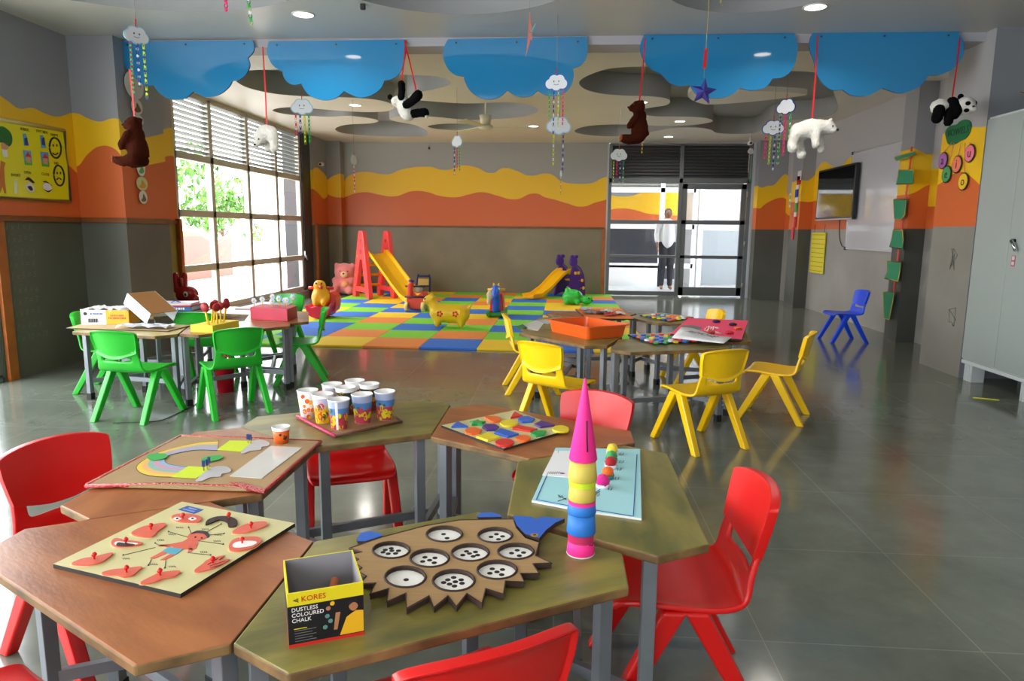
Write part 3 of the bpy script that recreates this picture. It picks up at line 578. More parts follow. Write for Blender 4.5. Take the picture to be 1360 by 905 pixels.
# ---- body parts puzzle
B0 = lambda pts: zp(60, 650, 3.935, pts)
bt = thing('body_parts_board', 'cream wooden body parts puzzle board on the front left brown table', 'puzzle board', tuple(atz(235, 735, TZ)))
MB().pz([(71, 755), (242, 671), (392, 700), (240, 795)], TZ, .009, 0, 1).build('board', [CREAM, DKEDGE], bt)
zb = TZ + .009
mb = MB().pz(B0([(695, 108), (745, 88), (828, 108), (778, 130)]), zb, .0008); tl = mb.build('title_patch', BLUEP, bt)
u = atz(*B0([(778, 130)])[0], zb) - atz(*B0([(695, 108)])[0], zb); v = atz(*B0([(745, 88)])[0], zb) - atz(*B0([(695, 108)])[0], zb); c = atz(*B0([(762, 109)])[0], zb)
mb = MB()
for k, w_ in ((.2, .26), (-.2, .36)):
    for j in range(-4, 4): pstart = c + v * k + u * (j / 4 * w_); mb.loop([pstart - v * .1, pstart - v * .1 + u * w_ * .16, pstart + v * .1 + u * w_ * .16, pstart + v * .1], (0, 0, .0013))
mb.build('title_lettering', mat('pale_blue_print', '#8ea6d8', .5), bt)
fig = MB(); fig.pz(B0([(755, 240), (770, 262), (800, 272), (790, 310), (770, 320), (740, 315), (700, 318), (660, 300), (600, 300), (598, 292), (660, 288), (720, 275), (742, 262)]), zb, .0009, 0)
fig.pz(B0([(640, 305), (655, 300), (590, 300), (604, 292)]), zb, .0009, 0).pz(B0([(615, 325), (640, 335), (570, 365), (548, 362)]), zb, .0009, 0).pz(B0([(655, 340), (680, 345), (625, 372), (600, 372)]), zb, .0009, 0).pz(B0([(750, 310), (770, 280), (775, 300), (765, 330), (745, 332)]), zb, .0009, 0)
fig.pz(B0([(612, 325), (645, 305), (720, 315), (685, 342), (650, 340)]), zb + .0001, .0011, 1)
fig.pz(B0([(742, 255), (760, 232), (800, 222), (850, 230), (845, 255), (800, 270), (765, 270)]), zb + .0001, .0011, 0, None, 4).pz(B0([(760, 238), (790, 220), (840, 222), (858, 240), (850, 255), (830, 236), (790, 232)]), zb + .0003, .0013, 2, None, 3)
for e in ((785, 252), (818, 256)): fig.cyl(atz(*B0([e])[0], zb + .001), atz(*B0([e])[0], zb + .002), .0022, n=8, mi=2)
fig.build('figure_print', [FLESH, TEALP, INK], bt)
ln = MB()
for a, b in (((765, 235), (750, 200)), ((742, 250), (645, 222)), ((840, 225), (920, 182)), ((855, 240), (935, 232)), ((800, 270), (930, 288)), ((745, 332), (865, 345)), ((598, 296), (575, 282)), ((575, 305), (408, 345)), ((555, 365), (540, 398)), ((630, 372), (625, 412))):
    pstroke(ln, B0([a, b]), zb + .0006, .0006); ln.cyl(atz(*B0([b])[0], zb), atz(*B0([b])[0], zb + .001), .0028, n=3)
for a in ((705, 200), (665, 235), (838, 208), (905, 238), (900, 270), (830, 328), (605, 265), (425, 362), (570, 392), (665, 404)):
    for k in range(4): pstroke(ln, B0([(a[0] - 20 + 10 * k, a[1] - 3), (a[0] - 15 + 10 * k, a[1] + 4)]), zb + .0006, .0006)
ln.build('caption_lettering', INK, bt)
PIECES = [('eyes', [(660, 150), (690, 135), (760, 135), (815, 150), (805, 175), (750, 178), (690, 172)], (720, 155)), ('eyebrow hair', [(838, 190), (850, 165), (900, 148), (960, 148), (1000, 165), (1000, 195), (960, 202), (950, 178), (910, 165), (870, 180)], (960, 152)),
          ('nose', [(450, 235), (500, 205), (560, 190), (620, 182), (630, 195), (590, 225), (560, 252), (500, 252)], (553, 210)), ('ear', [(980, 225), (1030, 195), (1090, 178), (1150, 175), (1158, 195), (1110, 215), (1050, 232), (995, 235)], (1076, 202)),
          ('mouth', [(345, 285), (365, 262), (420, 270), (510, 285), (470, 302), (400, 306), (360, 302)], (422, 285)), ('lips', [(960, 300), (985, 268), (1040, 255), (1110, 255), (1130, 275), (1090, 310), (1020, 328), (970, 325)], (1030, 283)),
          ('hand', [(140, 392), (190, 370), (250, 360), (310, 345), (355, 338), (330, 365), (290, 388), (230, 402), (160, 400)], (257, 365)), ('open hand', [(780, 430), (825, 395), (850, 375), (935, 352), (905, 378), (965, 372), (900, 410), (850, 428), (800, 438)], (876, 386)),
          ('foot', [(300, 440), (360, 425), (420, 420), (505, 410), (490, 430), (460, 455), (410, 465), (370, 455), (310, 452)], (425, 434)), ('elbow', [(500, 492), (570, 455), (610, 440), (705, 432), (680, 460), (620, 472), (570, 492), (520, 500)], (600, 450))]
DARKHAIR = mat('dark_hair_print', '#2a1414', .5)
for nm, pl, kn in PIECES:
    q = B0(pl); cx = sum(p[0] for p in q) / len(q); cy = sum(p[1] for p in q) / len(q)
    t = thing('knob_puzzle_piece', nm + ' piece with a red knob on the body parts board', 'puzzle piece', tuple(atz(cx, cy, zb)), 0, 'body parts puzzle pieces')
    mb = MB().pz([(cx + (x - cx) * 1.1, cy + (y - cy) * 1.12) for x, y in q], zb, .0012, 0, None, 3); mb.build('rim', mat('pale_rim', '#cfc08c', .5), t)
    mb = MB().pz(q, zb + .0012, .003, 1 if nm == 'eyebrow hair' else 0, None, 3)
    if nm in ('mouth', 'lips'):
        w = [(cx + (x - cx) * .75, cy + (y - cy) * .45 - 2 / 3.935) for x, y in q]; mb.pz(w, zb + .0043, .0006, 2, None, 3)
    if nm == 'mouth': mb.pz([(cx + (x - cx) * .6, cy + (y - cy) * .5 + 1) for x, y in q], zb + .0044, .0007, 1, None, 3)
    if nm == 'eyes':
        for ex in (690, 770): mb.pz(B0([(ex - 22, 155), (ex, 146), (ex + 22, 155), (ex, 164)]), zb + .0043, .0006, 2, None, 3).cyl(atz(*B0([(ex, 155)])[0], zb + .0045), atz(*B0([(ex, 155)])[0], zb + .0055), .003, n=10, mi=1)
    if nm == 'open hand':
        for a, b in (((850, 395), (905, 360)), ((860, 402), (940, 375)), ((862, 412), (925, 395))): pstroke(mb, B0([a, b]), zb + .0044, .0007, 1)
    mb.build('piece', [FLESH, DARKHAIR, WHITEP], t)
    k = atz(*B0([kn])[0], zb + .004); MB().lathe([(.002, k.z - .002), (.002, k.z + .005), (.0052, k.z + .008), (.0056, k.z + .011), (.003, k.z + .0145), (0.0001, k.z + .015)], (k.x, k.y, 0), 12).build('knob', KNOB, t)
# ---- shapes puzzle
S0 = lambda pts: zp(560, 520, 4.533, pts)
flat('shapes_board', 'cream wooden shapes puzzle board on the rear brown table', 'puzzle board', [(586, 568), (669, 599), (753, 574.5), (684, 547.5)], .008, CREAM, DKEDGE)
zs = TZ + .008
SC = {'blue': '#2a5fc4', 'green': '#1e9a4a', 'orange': '#ee6a28', 'yellow': '#e3cf2a', 'red': '#d8322c', 'purple': '#4a2a80'}
SM = {k: mat(k + '_wood_paint', v, .3) for k, v in SC.items()}
SHP = [('blue', 'triangle', [(178, 222), (215, 190), (280, 220)], 0), ('green', 'star', [(288, 190), (318, 187), (340, 178), (350, 187), (388, 190), (362, 200), (368, 212), (335, 207), (300, 210), (310, 200)], 0), ('orange', 'heart', [(380, 168), (385, 158), (415, 160), (440, 157), (475, 168), (470, 185), (430, 193), (405, 182)], 3), ('red', 'triangle', [(535, 168), (560, 130), (608, 155)], 0), ('blue', 'hexagon', [(580, 178), (595, 162), (640, 158), (680, 172), (665, 190), (605, 193)], 0),
       ('orange', 'octagon', [(258, 245), (275, 230), (320, 226), (362, 240), (350, 260), (300, 267), (268, 262)], 0), ('purple', 'hexagon', [(363, 222), (385, 207), (440, 206), (467, 222), (445, 240), (390, 242)], 0), ('yellow', 'oval', [(472, 198), (500, 182), (550, 182), (580, 200), (545, 217), (495, 217)], 3), ('red', 'parallelogram', [(545, 232), (580, 212), (697, 235), (655, 250)], 0), ('purple', 'kite', [(677, 207), (720, 184), (803, 212), (715, 224)], 0),
       ('yellow', 'square', [(328, 282), (400, 256), (472, 285), (398, 305)], 0), ('blue', 'rectangle', [(436, 258), (478, 232), (585, 265), (520, 283)], 0), ('red', 'circle', [(442, 318), (470, 298), (525, 296), (557, 315), (530, 337), (470, 337)], 3), ('orange', 'oval', [(564, 290), (590, 275), (635, 275), (657, 292), (630, 307), (585, 305)], 3), ('green', 'pentagon', [(655, 262), (680, 245), (750, 245), (740, 272), (690, 278)], 0), ('yellow', 'half circle', [(788, 240), (800, 220), (850, 215), (885, 230), (880, 250), (830, 254)], 2)]
for col, nm, pl, sm in SHP:
    o = MB().pz(S0(pl), zs, .007, 0, None, sm).build('shape_block', SM[col], bevel=.001); tag(o, '%s %s block on the shapes puzzle board' % (col, nm), 'puzzle piece', 'shape puzzle blocks')
# ---- cardboard hedgehog
KRAFT = mat('kraft_cardboard', '#a58458', .75, var=.12, vscale=14, stretch=(1, 12, 1)); KEDGE = mat('burnt_cardboard_edge', '#3a2a22', .8); HB = mat('hedgehog_blue', '#2f62c0', .6)
G0 = lambda pts: zp(440, 660, 4.0, pts)
hog = thing('cardboard_hedgehog', 'brown cardboard hedgehog counting board with nine dotted holes and a blue face', 'counting board', tuple(atz(600, 745, TZ)))
spine = [(95, 275), (270, 215), (500, 155), (680, 125), (965, 120), (985, 170), (1030, 220), (1105, 245), (1085, 315), (1170, 355), (1070, 358), (1105, 410), (1005, 410), (1025, 455), (925, 450), (915, 520), (820, 490), (800, 570), (720, 515), (665, 585), (620, 528), (545, 590), (520, 528), (400, 595), (395, 515), (295, 560), (305, 490), (205, 520), (235, 460), (150, 465), (185, 425), (140, 400), (160, 380), (120, 350), (145, 335), (100, 310), (160, 295)]
HOLES = [(318, 285, 7, 95, 42), (600, 200, 2, 92, 40), (870, 206, 4, 88, 38), (522, 328, 5, 100, 46), (738, 298, 6, 96, 44), (980, 292, 4, 92, 40), (393, 428, 1, 105, 54), (880, 390, 5, 102, 48), (650, 447, 8, 108, 55)]
def hole_pts(c, k=1.0, n=22): return [(c[0] + c[3] * k * math.cos(2 * PI * i / n), c[1] + c[4] * k * math.sin(2 * PI * i / n)) for i in range(n)]
zh = TZ + .004
def plate(pix, holes, z, th, mats, parent, name):
    mb = MB(); bm = mb.bm
    for zz in (z, z + th):
        ed = []
        for P in [pix] + holes:
            vs = [bm.verts.new(atz(x, y, z + th).lerp(Vector((atz(x, y, z + th).x, atz(x, y, z + th).y, zz)), 1)) for x, y in P]; ed += [bm.edges.new((vs[i], vs[(i + 1) % len(vs)])) for i in range(len(vs))]
        bmesh.ops.triangle_fill(bm, use_beauty=True, use_dissolve=False, edges=ed)
    for P in [pix] + holes:
        a = [bm.verts.new(Vector((*atz(x, y, z + th).xy, z))) for x, y in P]; b = [bm.verts.new(Vector((*atz(x, y, z + th).xy, z + th))) for x, y in P]
        for i in range(len(P)):
            f = bm.faces.new((a[i], a[(i + 1) % len(P)], b[(i + 1) % len(P)], b[i])); f.material_index = 1
    bmesh.ops.remove_doubles(bm, verts=bm.verts, dist=1e-6)
    return mb.build(name, mats, parent)
plate(G0(spine), [G0(hole_pts(h)) for h in HOLES], zh, .011, [KRAFT, KEDGE], hog, 'body')
MB().pz(G0([(965, 122), (1060, 128), (1090, 140), (1115, 128), (1240, 138), (1190, 160), (1140, 200), (1105, 243), (1030, 220), (985, 175)]), zh + .001, .0105, 0, 1, 0).build('face', [HB, KEDGE], hog)['label'] = 'blue face'
e = atz(*G0([(1080, 205)])[0], zh + .0115); MB().cyl(e, e + Vector((0, 0, .001)), .009, n=16).build('eye', KRAFT, hog); MB().cyl(e + Vector((0, 0, .001)), e + Vector((0, 0, .0015)), .004, n=12).build('pupil', INK, hog)
for q in ([(135, 235), (160, 205), (210, 197), (260, 208), (272, 220), (180, 250), (140, 250)], [(775, 112), (800, 97), (850, 95), (895, 108), (905, 120), (780, 122)]): MB().pz(G0(q), TZ + .001, .006, 0, 1, 0).build('foot', [HB, KEDGE], hog)['label'] = 'blue foot'
DOTS = {1: [(0.05, .35)], 2: [(-.05, .0), (.2, .7)], 4: [(-.3, .3), (.1, -.2), (.55, .2), (.25, .75)], 5: [(-.3, -.15), (.35, -.05), (0, .3), (-.45, .5), (.3, .7)], 6: [(-.25, -.2), (.35, -.1), (-.05, .15), (-.5, .4), (.5, .4), (.2, .6)], 7: [(0, -.3), (-.4, -.05), (.05, .1), (.5, .1), (-.55, .35), (-.2, .6), (.3, .55)], 8: [(0, -.4), (-.35, -.1), (.45, -.1), (.1, .15), (-.6, .25), (-.25, .45), (.5, .35), (.05, .7)]}
for h in HOLES:
    p = MB().pz(G0(hole_pts(h, 1.06)), TZ + .004, .004).build('dotted_disc', WHITEP, hog); md = MB()
    for dx, dy in DOTS[h[2]]:
        q = atz(*G0([(h[0] + dx * h[3] * .82, h[1] + dy * h[4] * .75)])[0], TZ + .008); md.cyl(q, q + Vector((0, 0, .0006)), .0056, n=12)
    md.build('dot_print', INK, p)
    rg = MB(); P = [atz(x, y, zh + .011) for x, y in G0(hole_pts(h, 1.03))]; rg.tube(P + [P[0], P[1]], .0028, 5); rg.build('hole_edge', KEDGE, hog)
mo = MB(); pstroke(mo, G0(spine[:6]), zh + .011, .0016); pstroke(mo, G0(spine[7:] + [spine[0]]), zh + .0105, .0022); mo.build('outline', KEDGE, hog)
# ---- chalk box
bx = thing('chalk_box', 'open black and yellow chalk box on the front olive table', 'box', (0, 0, TZ))
q0, q1 = atz(384, 862, TZ), atz(484, 843, TZ); ux = (q1 - q0).normalized(); uy = Vector((0, 0, 1)).cross(ux); Wd = (q1 - q0).length; Dp = .13; Hh = .098
bx.matrix_world = Matrix.Translation(q0); bx.location = q0; bx.rotation_euler = (0, 0, math.atan2(ux.y, ux.x)); WM[bx.name] = Matrix.Translation(q0) @ Matrix.Rotation(math.atan2(ux.y, ux.x), 4, 'Z')
BXB = mat('box_black_print', '#15161c', .4); BXY = mat('box_yellow_print', '#e2d21c', .45); BXI = mat('grey_card', '#8f8c90', .8); BXR = mat('box_red_print', '#c8281e', .45)
th = .003
def wall_(x0, x1, y0, y1, nm):
    m = MB().bx(x0, x1, y0, y1, .006, Hh * .76, 0).bx(x0, x1, y0, y1, Hh * .76, Hh, 1).bx(x0, x1, y0, y1, 0, .006, 3)
    m.bm.normal_update()
    for f in m.bm.faces:
        cc = f.calc_center_median(); inw = Vector((Wd / 2, Dp / 2, cc.z)) - cc
        if f.normal.dot(inw) > .02 and abs(f.normal.z) < .5 and inw.length < max(Wd, Dp) * .51: f.material_index = 2
    return m.build(nm, [BXB, BXY, BXI, BXR], bx, world=False)
wall_(0, Wd, 0, th, 'box_front'); wall_(0, Wd, Dp - th, Dp, 'box_rear'); wall_(0, th, th, Dp - th, 'box_side'); wall_(Wd - th, Wd, th, Dp - th, 'box_side'); MB().bx(th, Wd - th, th, Dp - th, 0, .003).build('box_bottom', BXI, bx, world=False)
def bt_(s, sz, x, z, m, al='LEFT'):
    o = text(s, sz, Matrix.Translation((0, 0, 0)), m, None, 'lettering', .0003, al); o.parent = bx; o.matrix_basis = Matrix.Translation((x, -.0006, z)) @ Matrix.Rotation(PI / 2, 4, 'X'); return o
bt_('KORES', .0135, .022, Hh * .87, BXR); lg = MB()
for k in range(3): lg.loop([(.009, -.0005, Hh * .87), (.018, -.0005, Hh * (.90 - .03 * k)), (.018, -.0005, Hh * (.885 - .03 * k))], (0, -.0006, 0))
lg.build('logo_print', INK, bx, world=False)
for i, wd in enumerate(('DUSTLESS', 'COLOURED', 'CHALK')): bt_(wd, .0098, .006, Hh * (.69 - i * .1), WHITEP)
pm = MB()
for i in range(5): pm.bx(.01, .045 - .006 * (i % 2), -.0012, -.0002, Hh * (.30 - i * .048), Hh * (.308 - i * .048), 0)
pm.bx(.009, .03, -.0012, -.0002, Hh * .335, Hh * .345, 1); pm.build('small_print', [mat('grey_print', '#6c6c72', .5), BXY], bx, world=False)
lp = MB(); fx = Wd * .86
lp.loop([(fx - .024, -.0006, .008), (Wd - .001, -.0006, .008), (Wd - .001, -.0006, Hh * .48), (fx + .004, -.0006, Hh * .5), (fx - .012, -.0006, Hh * .4)], (0, -.0006, 0), 0).loop(smooth([(fx - .007, -.0006, Hh * .56), (fx, -.0006, Hh * .5), (fx + .007, -.0006, Hh * .56), (fx + .006, -.0006, Hh * .66), (fx - .006, -.0006, Hh * .66)], 4), (0, -.001, 0), 1)
lp.loop(smooth([(fx - .008, -.0006, Hh * .6), (fx - .006, -.0006, Hh * .7), (fx + .006, -.0006, Hh * .7), (fx + .009, -.0006, Hh * .55), (fx + .006, -.0006, Hh * .63), (fx, -.0006, Hh * .665), (fx - .006, -.0006, Hh * .63)], 3), (0, -.0014, 0), 2).loop([(fx - .034, -.0006, .02), (fx - .028, -.0006, .02), (fx - .022, -.0006, Hh * .52), (fx - .03, -.0006, Hh * .52)], (0, -.0008, 0), 1)
for k, (x, z, mi) in enumerate(((.066, .62, 1), (.073, .7, 0), (.064, .48, 3), (.069, .38, 3), (.06, .28, 3))): lp.loop(smooth([(x + .004 * math.cos(a), -.0005, Hh * z + .004 * math.sin(a)) for a in (0, 1.2, 2.5, 3.7, 5)], 2), (0, -.0005, 0), mi)
lp.build('picture_print', [mat('saffron_print', '#e6b31e', .5), mat('portrait_skin', '#b07a55', .5), INK, mat('doodle_print', '#5b8f8a', .5)], bx, world=False)
CHALK = mat('terracotta_chalk', '#b5643c', .8)
for i, (a, b, lab) in enumerate((((.02, .09, .0125), (.08, .1, .011), 'terracotta chalk stick lying along the back of the chalk box'), ((.065, .045, .012), (.09, .11, .055), 'terracotta chalk stick leaning against the side of the chalk box'))):
    M_ = WM[bx.name]; o = MB().cyl(M_ @ Vector(a), M_ @ Vector(b), .0085, .0075, n=12).build('chalk_stick', CHALK); tag(o, lab, 'chalk', 'chalk sticks')
# ---- tower of paper cups with the pink cone
cpos = atz(771, 735, TZ)
def stackcup(z0, h, r0, r1, m, lab, nm='paper_cup', cone=False, band=None):
    t = thing(nm, lab, 'cone' if cone else 'cup', (cpos.x, cpos.y, z0), 0, None if cone else 'cups in the pink-topped tower')
    pr = [(.0001, z0), (r0, z0), (r0 + .0012, z0 + .002), (r1, z0 + h)] + ([] if cone else [(r1 - .0012, z0 + h)])
    MB().lathe(pr, (cpos.x, cpos.y, 0), 32).build('body', m, t)
    if band: MB().lathe([(r0 + .001 + (r1 - r0) * band[0], z0 + h * band[0]), (r0 + .002 + (r1 - r0) * band[1], z0 + h * band[1])], (cpos.x, cpos.y, 0), 32).build('band', band[2], t)
    return t
PINK = mat('neon_pink_paper', '#ff2f95', .6); GOLD = mat('mustard_paper', '#cdb84e', .6); LIME = mat('lime_tape', '#c8e82a', .5); CBLUE = mat('azure_paper', '#2473c9', .55); CRIM = mat('crimson_foil', '#c23060', .3)
t = stackcup(TZ, .05, .0295, .027, PINK, 'pink upturned paper cup at the foot of the tower', band=(.62, .98, CRIM)); MB().lathe([(.0298, TZ), (.0312, TZ + .002), (.0298, TZ + .005)], (cpos.x, cpos.y, 0), 32).build('rim', WHITEP, t)
hk = Vector((cpos.x + .022, cpos.y - .02, TZ + .03)); MB().tube([hk + Vector((-.006, 0, .004)), hk + Vector((-.004, -.002, -.001)), hk + Vector((.003, -.001, -.001)), hk + Vector((.005, 0, .006))], .0012, 5).build('drawn_smile', INK, t)
stackcup(TZ + .05, .045, .031, .029, CBLUE, 'blue upturned paper cup second from the foot of the tower'); t = stackcup(TZ + .095, .03, .0305, .028, CBLUE, 'blue upturned paper cup with a pink rim in the middle of the tower', band=(.72, 1.0, PINK))
stackcup(TZ + .125, .045, .029, .0275, GOLD, 'lower mustard paper cup with a lime tape ring in the tower', band=(.72, .99, LIME)); stackcup(TZ + .17, .045, .0305, .0275, GOLD, 'upper mustard paper cup directly under the pink cone')
t = stackcup(TZ + .215, .178, .0295, .002, PINK, 'tall neon pink paper cone on top of the cup tower', 'paper_cone', True)
mb = MB(); mb.tube([(cpos.x + .008, cpos.y - .0265, TZ + .24), (cpos.x + .006, cpos.y - .0215, TZ + .275), (cpos.x + .0055, cpos.y - .0175, TZ + .305)], .0016, 5); mb.build('drawn_line', INK, t)
# ---- light blue chart with pom-pom cups
K0 = zp
CBL = mat('pale_blue_card', '#a6dbe2', .6); NAVY = mat('navy_marker', '#2c4fa0', .6)
ch_ = thing('counting_chart', 'light blue card chart with navy border on the right olive table', 'chart', tuple(atz(780, 640, TZ)))
MB().pz([(706, 668), (738, 597), (850, 599), (852, 692), (780, 682)], TZ, .006, 0, 1).build('card', [CBL, WHITEP], ch_, bevel=.001)
zc = TZ + .006
mb = MB()
for l in ([(846, 604), (841, 686)], [(712, 664), (727, 630)], [(712, 664), (760, 673), (840, 686)], [(742, 599), (741, 602)]): pstroke(mb, l, zc + .0004, .0012)
mb.build('border_print', NAVY, ch_)
MB().pz([(720, 632), (737, 599), (792, 601), (782, 637)], zc, .0012).build('white_sheet', PAPER, ch_); mb = MB().ell(atz(747, 629, zc + .0015), (.007, .006, .0008), mi=0); mb.build('purple_sticker', mat('purple_print', '#8a4fa5', .6), ch_)
mb = MB()
for k in range(6): pstroke(mb, [(727 + 3 * k, 630), (728.5 + 3 * k, 626.5), (730 + 3 * k, 630)], zc + .0014, .0005)
for (x, y) in ((825, 605), (825, 615), (822, 625), (819, 637), (810, 651), (793, 659), (744, 661), (786, 606)):
    for k in range(3): pstroke(mb, [(x - 2 + 2 * k, y), (x - 1 + 2 * k, y - 3 + (k % 2) * 3)], zc + .0006, .0008)
for l in ([(780, 662), (797, 653)], [(741, 658), (752, 664)], [(741, 666), (752, 662)], [(790, 655), (800, 648)]): pstroke(mb, l, zc + .0006, .0009)
mb.build('marker_lettering', INK, ch_)
for i, (x, y, cup, pom, lab) in enumerate(((813, 601, '#e8e8e6', '#e3c83a', 'yellow'), (812, 611, '#1f9a8a', '#3f9c54', 'green'), (811, 619, '#eef0f2', '#a81520', 'dark red'), (807, 633, '#128a84', '#ee6a1e', 'orange'), (800, 645, '#eef0f2', '#d81a86', 'magenta'))):
    p = atz(x, y + 2.5, zc); t = thing('pompom_cap', '%s pom-pom in a bottle cap on the light blue chart' % lab, 'pom-pom', (p.x, p.y, zc), 0, 'pom-pom caps')
    MB().lathe([(.0001, zc), (.017, zc), (.019, zc + .011), (.0178, zc + .011), (.0155, zc + .004), (.0001, zc + .004)], (p.x, p.y, 0), 20).build('cap', mat('cap_' + lab.replace(' ', '_'), cup, .4), t)
    R_ = .0165 if i != 4 else .019; mb = MB().ell((p.x, p.y, zc + .018), (R_, R_, R_ * .95), seg=24, ring=16); rn = random.Random(i)
    for v_ in mb.bm.verts: v_.co += (v_.co - Vector((p.x, p.y, zc + .018))) * rn.uniform(-.08, .12)
    mb.build('pompom', mat('pom_' + lab.replace(' ', '_'), pom, .9, sheen=.2), t, smooth=True)
# ---- tray of paper cups
tr = thing('cup_tray', 'cardboard tray with a pink foil edge under the printed paper cups', 'tray', tuple(atz(465, 565, TZ)))
T0 = lambda pts: zp(380, 490, 5.658, pts); tp = T0([(80, 360), (370, 510), (870, 400), (835, 375), (560, 300), (380, 300)])
MB().pz(tp, TZ, .007, 0, 1).build('base', [mat('tray_card', '#9a7048', .7, var=.2), KRAFT], tr)
mb = MB(); pstroke(mb, T0([(80, 358), (220, 430), (370, 506)]), TZ + .008, .006, 0); mb.build('foil_edge', mat('pink_foil', '#d03a6a', .25, metal=.3, bump=.6, bscale=200), tr); mb = MB(); pstroke(mb, T0([(370, 506), (620, 455), (870, 398), (835, 376)]), TZ + .007, .005, 0); mb.build('wrap_edge', mat('brown_wrap', '#5c3428', .4, bump=.6, bscale=150), tr)
CUPS = [('orange dot print', 180, 160, 168, 385, 0), ('leafy print at the back left', 350, 135, 350, 330, 1), ('red print at the very back', 520, 108, 520, 300, 0), ('dark print at the back right', 632, 143, 630, 330, 2), ('dark print in the middle', 452, 168, 452, 360, 2), ('yellow fruit print at the front left', 272, 205, 282, 420, 1), ('berry print and white stripe, front', 400, 240, 400, 465, 3), ('lemon and sea print, second from right', 578, 205, 575, 420, 3), ('lemon and sea print, farthest right', 752, 183, 745, 395, 3)]
CW = mat('cup_white', '#f0efee', .45)
PR = {0: ['#e8722a', '#d83a2a', '#f0c030'], 1: ['#e8c81a', '#d8422a', '#3a5a2a', '#e8b010'], 2: ['#2a4a3a', '#8a2a2a', '#d8a020'], 3: ['#3a78c0', '#d8d01a', '#c83a4a', '#2f5fa8', '#e0c818']}
rnd = random.Random(3); zt = TZ + .007
def print_patches(t, c, z0, h, r0, r1, cols, n, a0, a1, zl, zh_, size, nm='fruit_print'):
    mb = MB(); ms = [mat('print_' + q.lstrip('#'), q, .45) for q in cols]
    for k in range(n):
        a = rnd.uniform(a0, a1); zz = rnd.uniform(zl, zh_); s_ = rnd.uniform(.6, 1.3) * size; P = []
        for j in range(9):
            aa = a + s_ * math.cos(j * 2 * PI / 9) / r1; zq = min(max(zz + s_ * math.sin(j * 2 * PI / 9) / h, .02), .95); r = r0 + (r1 - r0) * zq + .0004 + .00015 * (k % 5)
            P.append((c.x + r * math.cos(aa), c.y + r * math.sin(aa), z0 + h * zq))
        f = mb.bm.faces.new([mb.bm.verts.new(p) for p in P]); f.material_index = k % len(ms); f.smooth = False
    return mb.build(nm, ms, t)
for lab, rx, ry, bxx, by, pr in CUPS:
    c = atz(*T0([(bxx, by - 18)])[0], zt); h = .105; r0, r1 = .0265, .0375
    t = thing('printed_paper_cup', 'paper cup, ' + lab + ' on the cup tray', 'cup', (c.x, c.y, zt), 0, 'printed paper cups')
    MB().lathe([(.0001, zt), (r0, zt), (r1, zt + h), (r1 - .0015, zt + h), (r0 - .0012, zt + .004), (.0001, zt + .004)], (c.x, c.y, 0), 32).build('body', CW, t)
    MB().lathe([(r1 + .0012, zt + h - .002), (r1 + .0018, zt + h), (r1, zt + h + .0015), (r1 - .0016, zt + h)], (c.x, c.y, 0), 32).build('rim', CW, t)
    if pr == 3:
        mm = MB().lathe([(r0 + (r1 - r0) * .5 + .0003, zt + h * .5), (r0 + (r1 - r0) * .74 + .0003, zt + h * .74)], (c.x, c.y, 0), 32); mm.build('sea_print', mat('print_sea', '#4f86c8', .45), t)
        MB().lathe([(r0 + .0003, zt + .001), (r0 + (r1 - r0) * .5 + .0003, zt + h * .5)], (c.x, c.y, 0), 32).build('berry_print', mat('print_berry', '#b83a52', .45), t)
        mm = MB().lathe([(r0 + (r1 - r0) * .74 + .0003, zt + h * .74), (r1 + .0001, zt + h * .97)], (c.x, c.y, 0), 32); mm.build('sky_print', mat('print_sky', '#a9b6d8', .45), t)
        print_patches(t, c, zt, h, r0, r1, PR[3][1:2] + PR[3][2:3] + PR[3][4:5], 40, -PI, 0, .05, .5, .008)
        print_patches(t, c, zt, h, r0, r1, ['#3f5a2c'], 5, -2.6, -1.4, .55, .68, .006, 'leaf_print')
        if 'stripe' in lab:
            mb = MB(); mb.grid(lambda u, v: (c.x + (r0 + (r1 - r0) * v + .0014) * math.cos(u), c.y + (r0 + (r1 - r0) * v + .0014) * math.sin(u), zt + h * v), [-1.62, -1.5, -1.35], [0.01, .5, .96]); mb.build('white_stripe', CW, t)
    else:
        def bandp(f0, f1, nm, col): MB().lathe([(r0 + (r1 - r0) * f0 + .0003, zt + h * f0), (r0 + (r1 - r0) * f1 + .0003, zt + h * f1)], (c.x, c.y, 0), 32).build(nm, mat('band_' + col[1:], col, .45), t)
        if pr == 1: bandp(.01, .55, 'fruit_band', '#dca51c'); bandp(.55, .9, 'sky_band', '#c3bfd2')
        if pr == 2: bandp(.35, .86, 'leaf_band', '#3a4a40'); bandp(.01, .35, 'berry_band', '#a03a30')
        print_patches(t, c, zt, h, r0, r1, PR[pr], 60 if pr else 46, -PI, PI, .05, .66 if pr == 1 else .85, .010 if pr else .008)
# single orange cup on the rainbow board
c = atz(374, 588, TZ + .012); oc = thing('small_paper_cup', 'small orange paper cup standing on the rainbow board corner', 'cup', (c.x, c.y, TZ + .012)); z0 = TZ + .012
MB().lathe([(.0001, z0), (.021, z0), (.0285, z0 + .053), (.027, z0 + .053), (.02, z0 + .004), (.0001, z0 + .004)], (c.x, c.y, 0), 28, mis=[0, 0, 1, 1, 1]).build('body', [mat('orange_cup', '#e8681f', .45), CW], oc)
MB().lathe([(.027, z0 + .043), (.0295, z0 + .053), (.0285, z0 + .055), (.0268, z0 + .053)], (c.x, c.y, 0), 28).build('rim', CW, oc); print_patches(oc, c, z0, .053, .021, .0285, ['#3a2a1e'], 7, -1.3, .3, .3, .75, .004, 'brown_print')
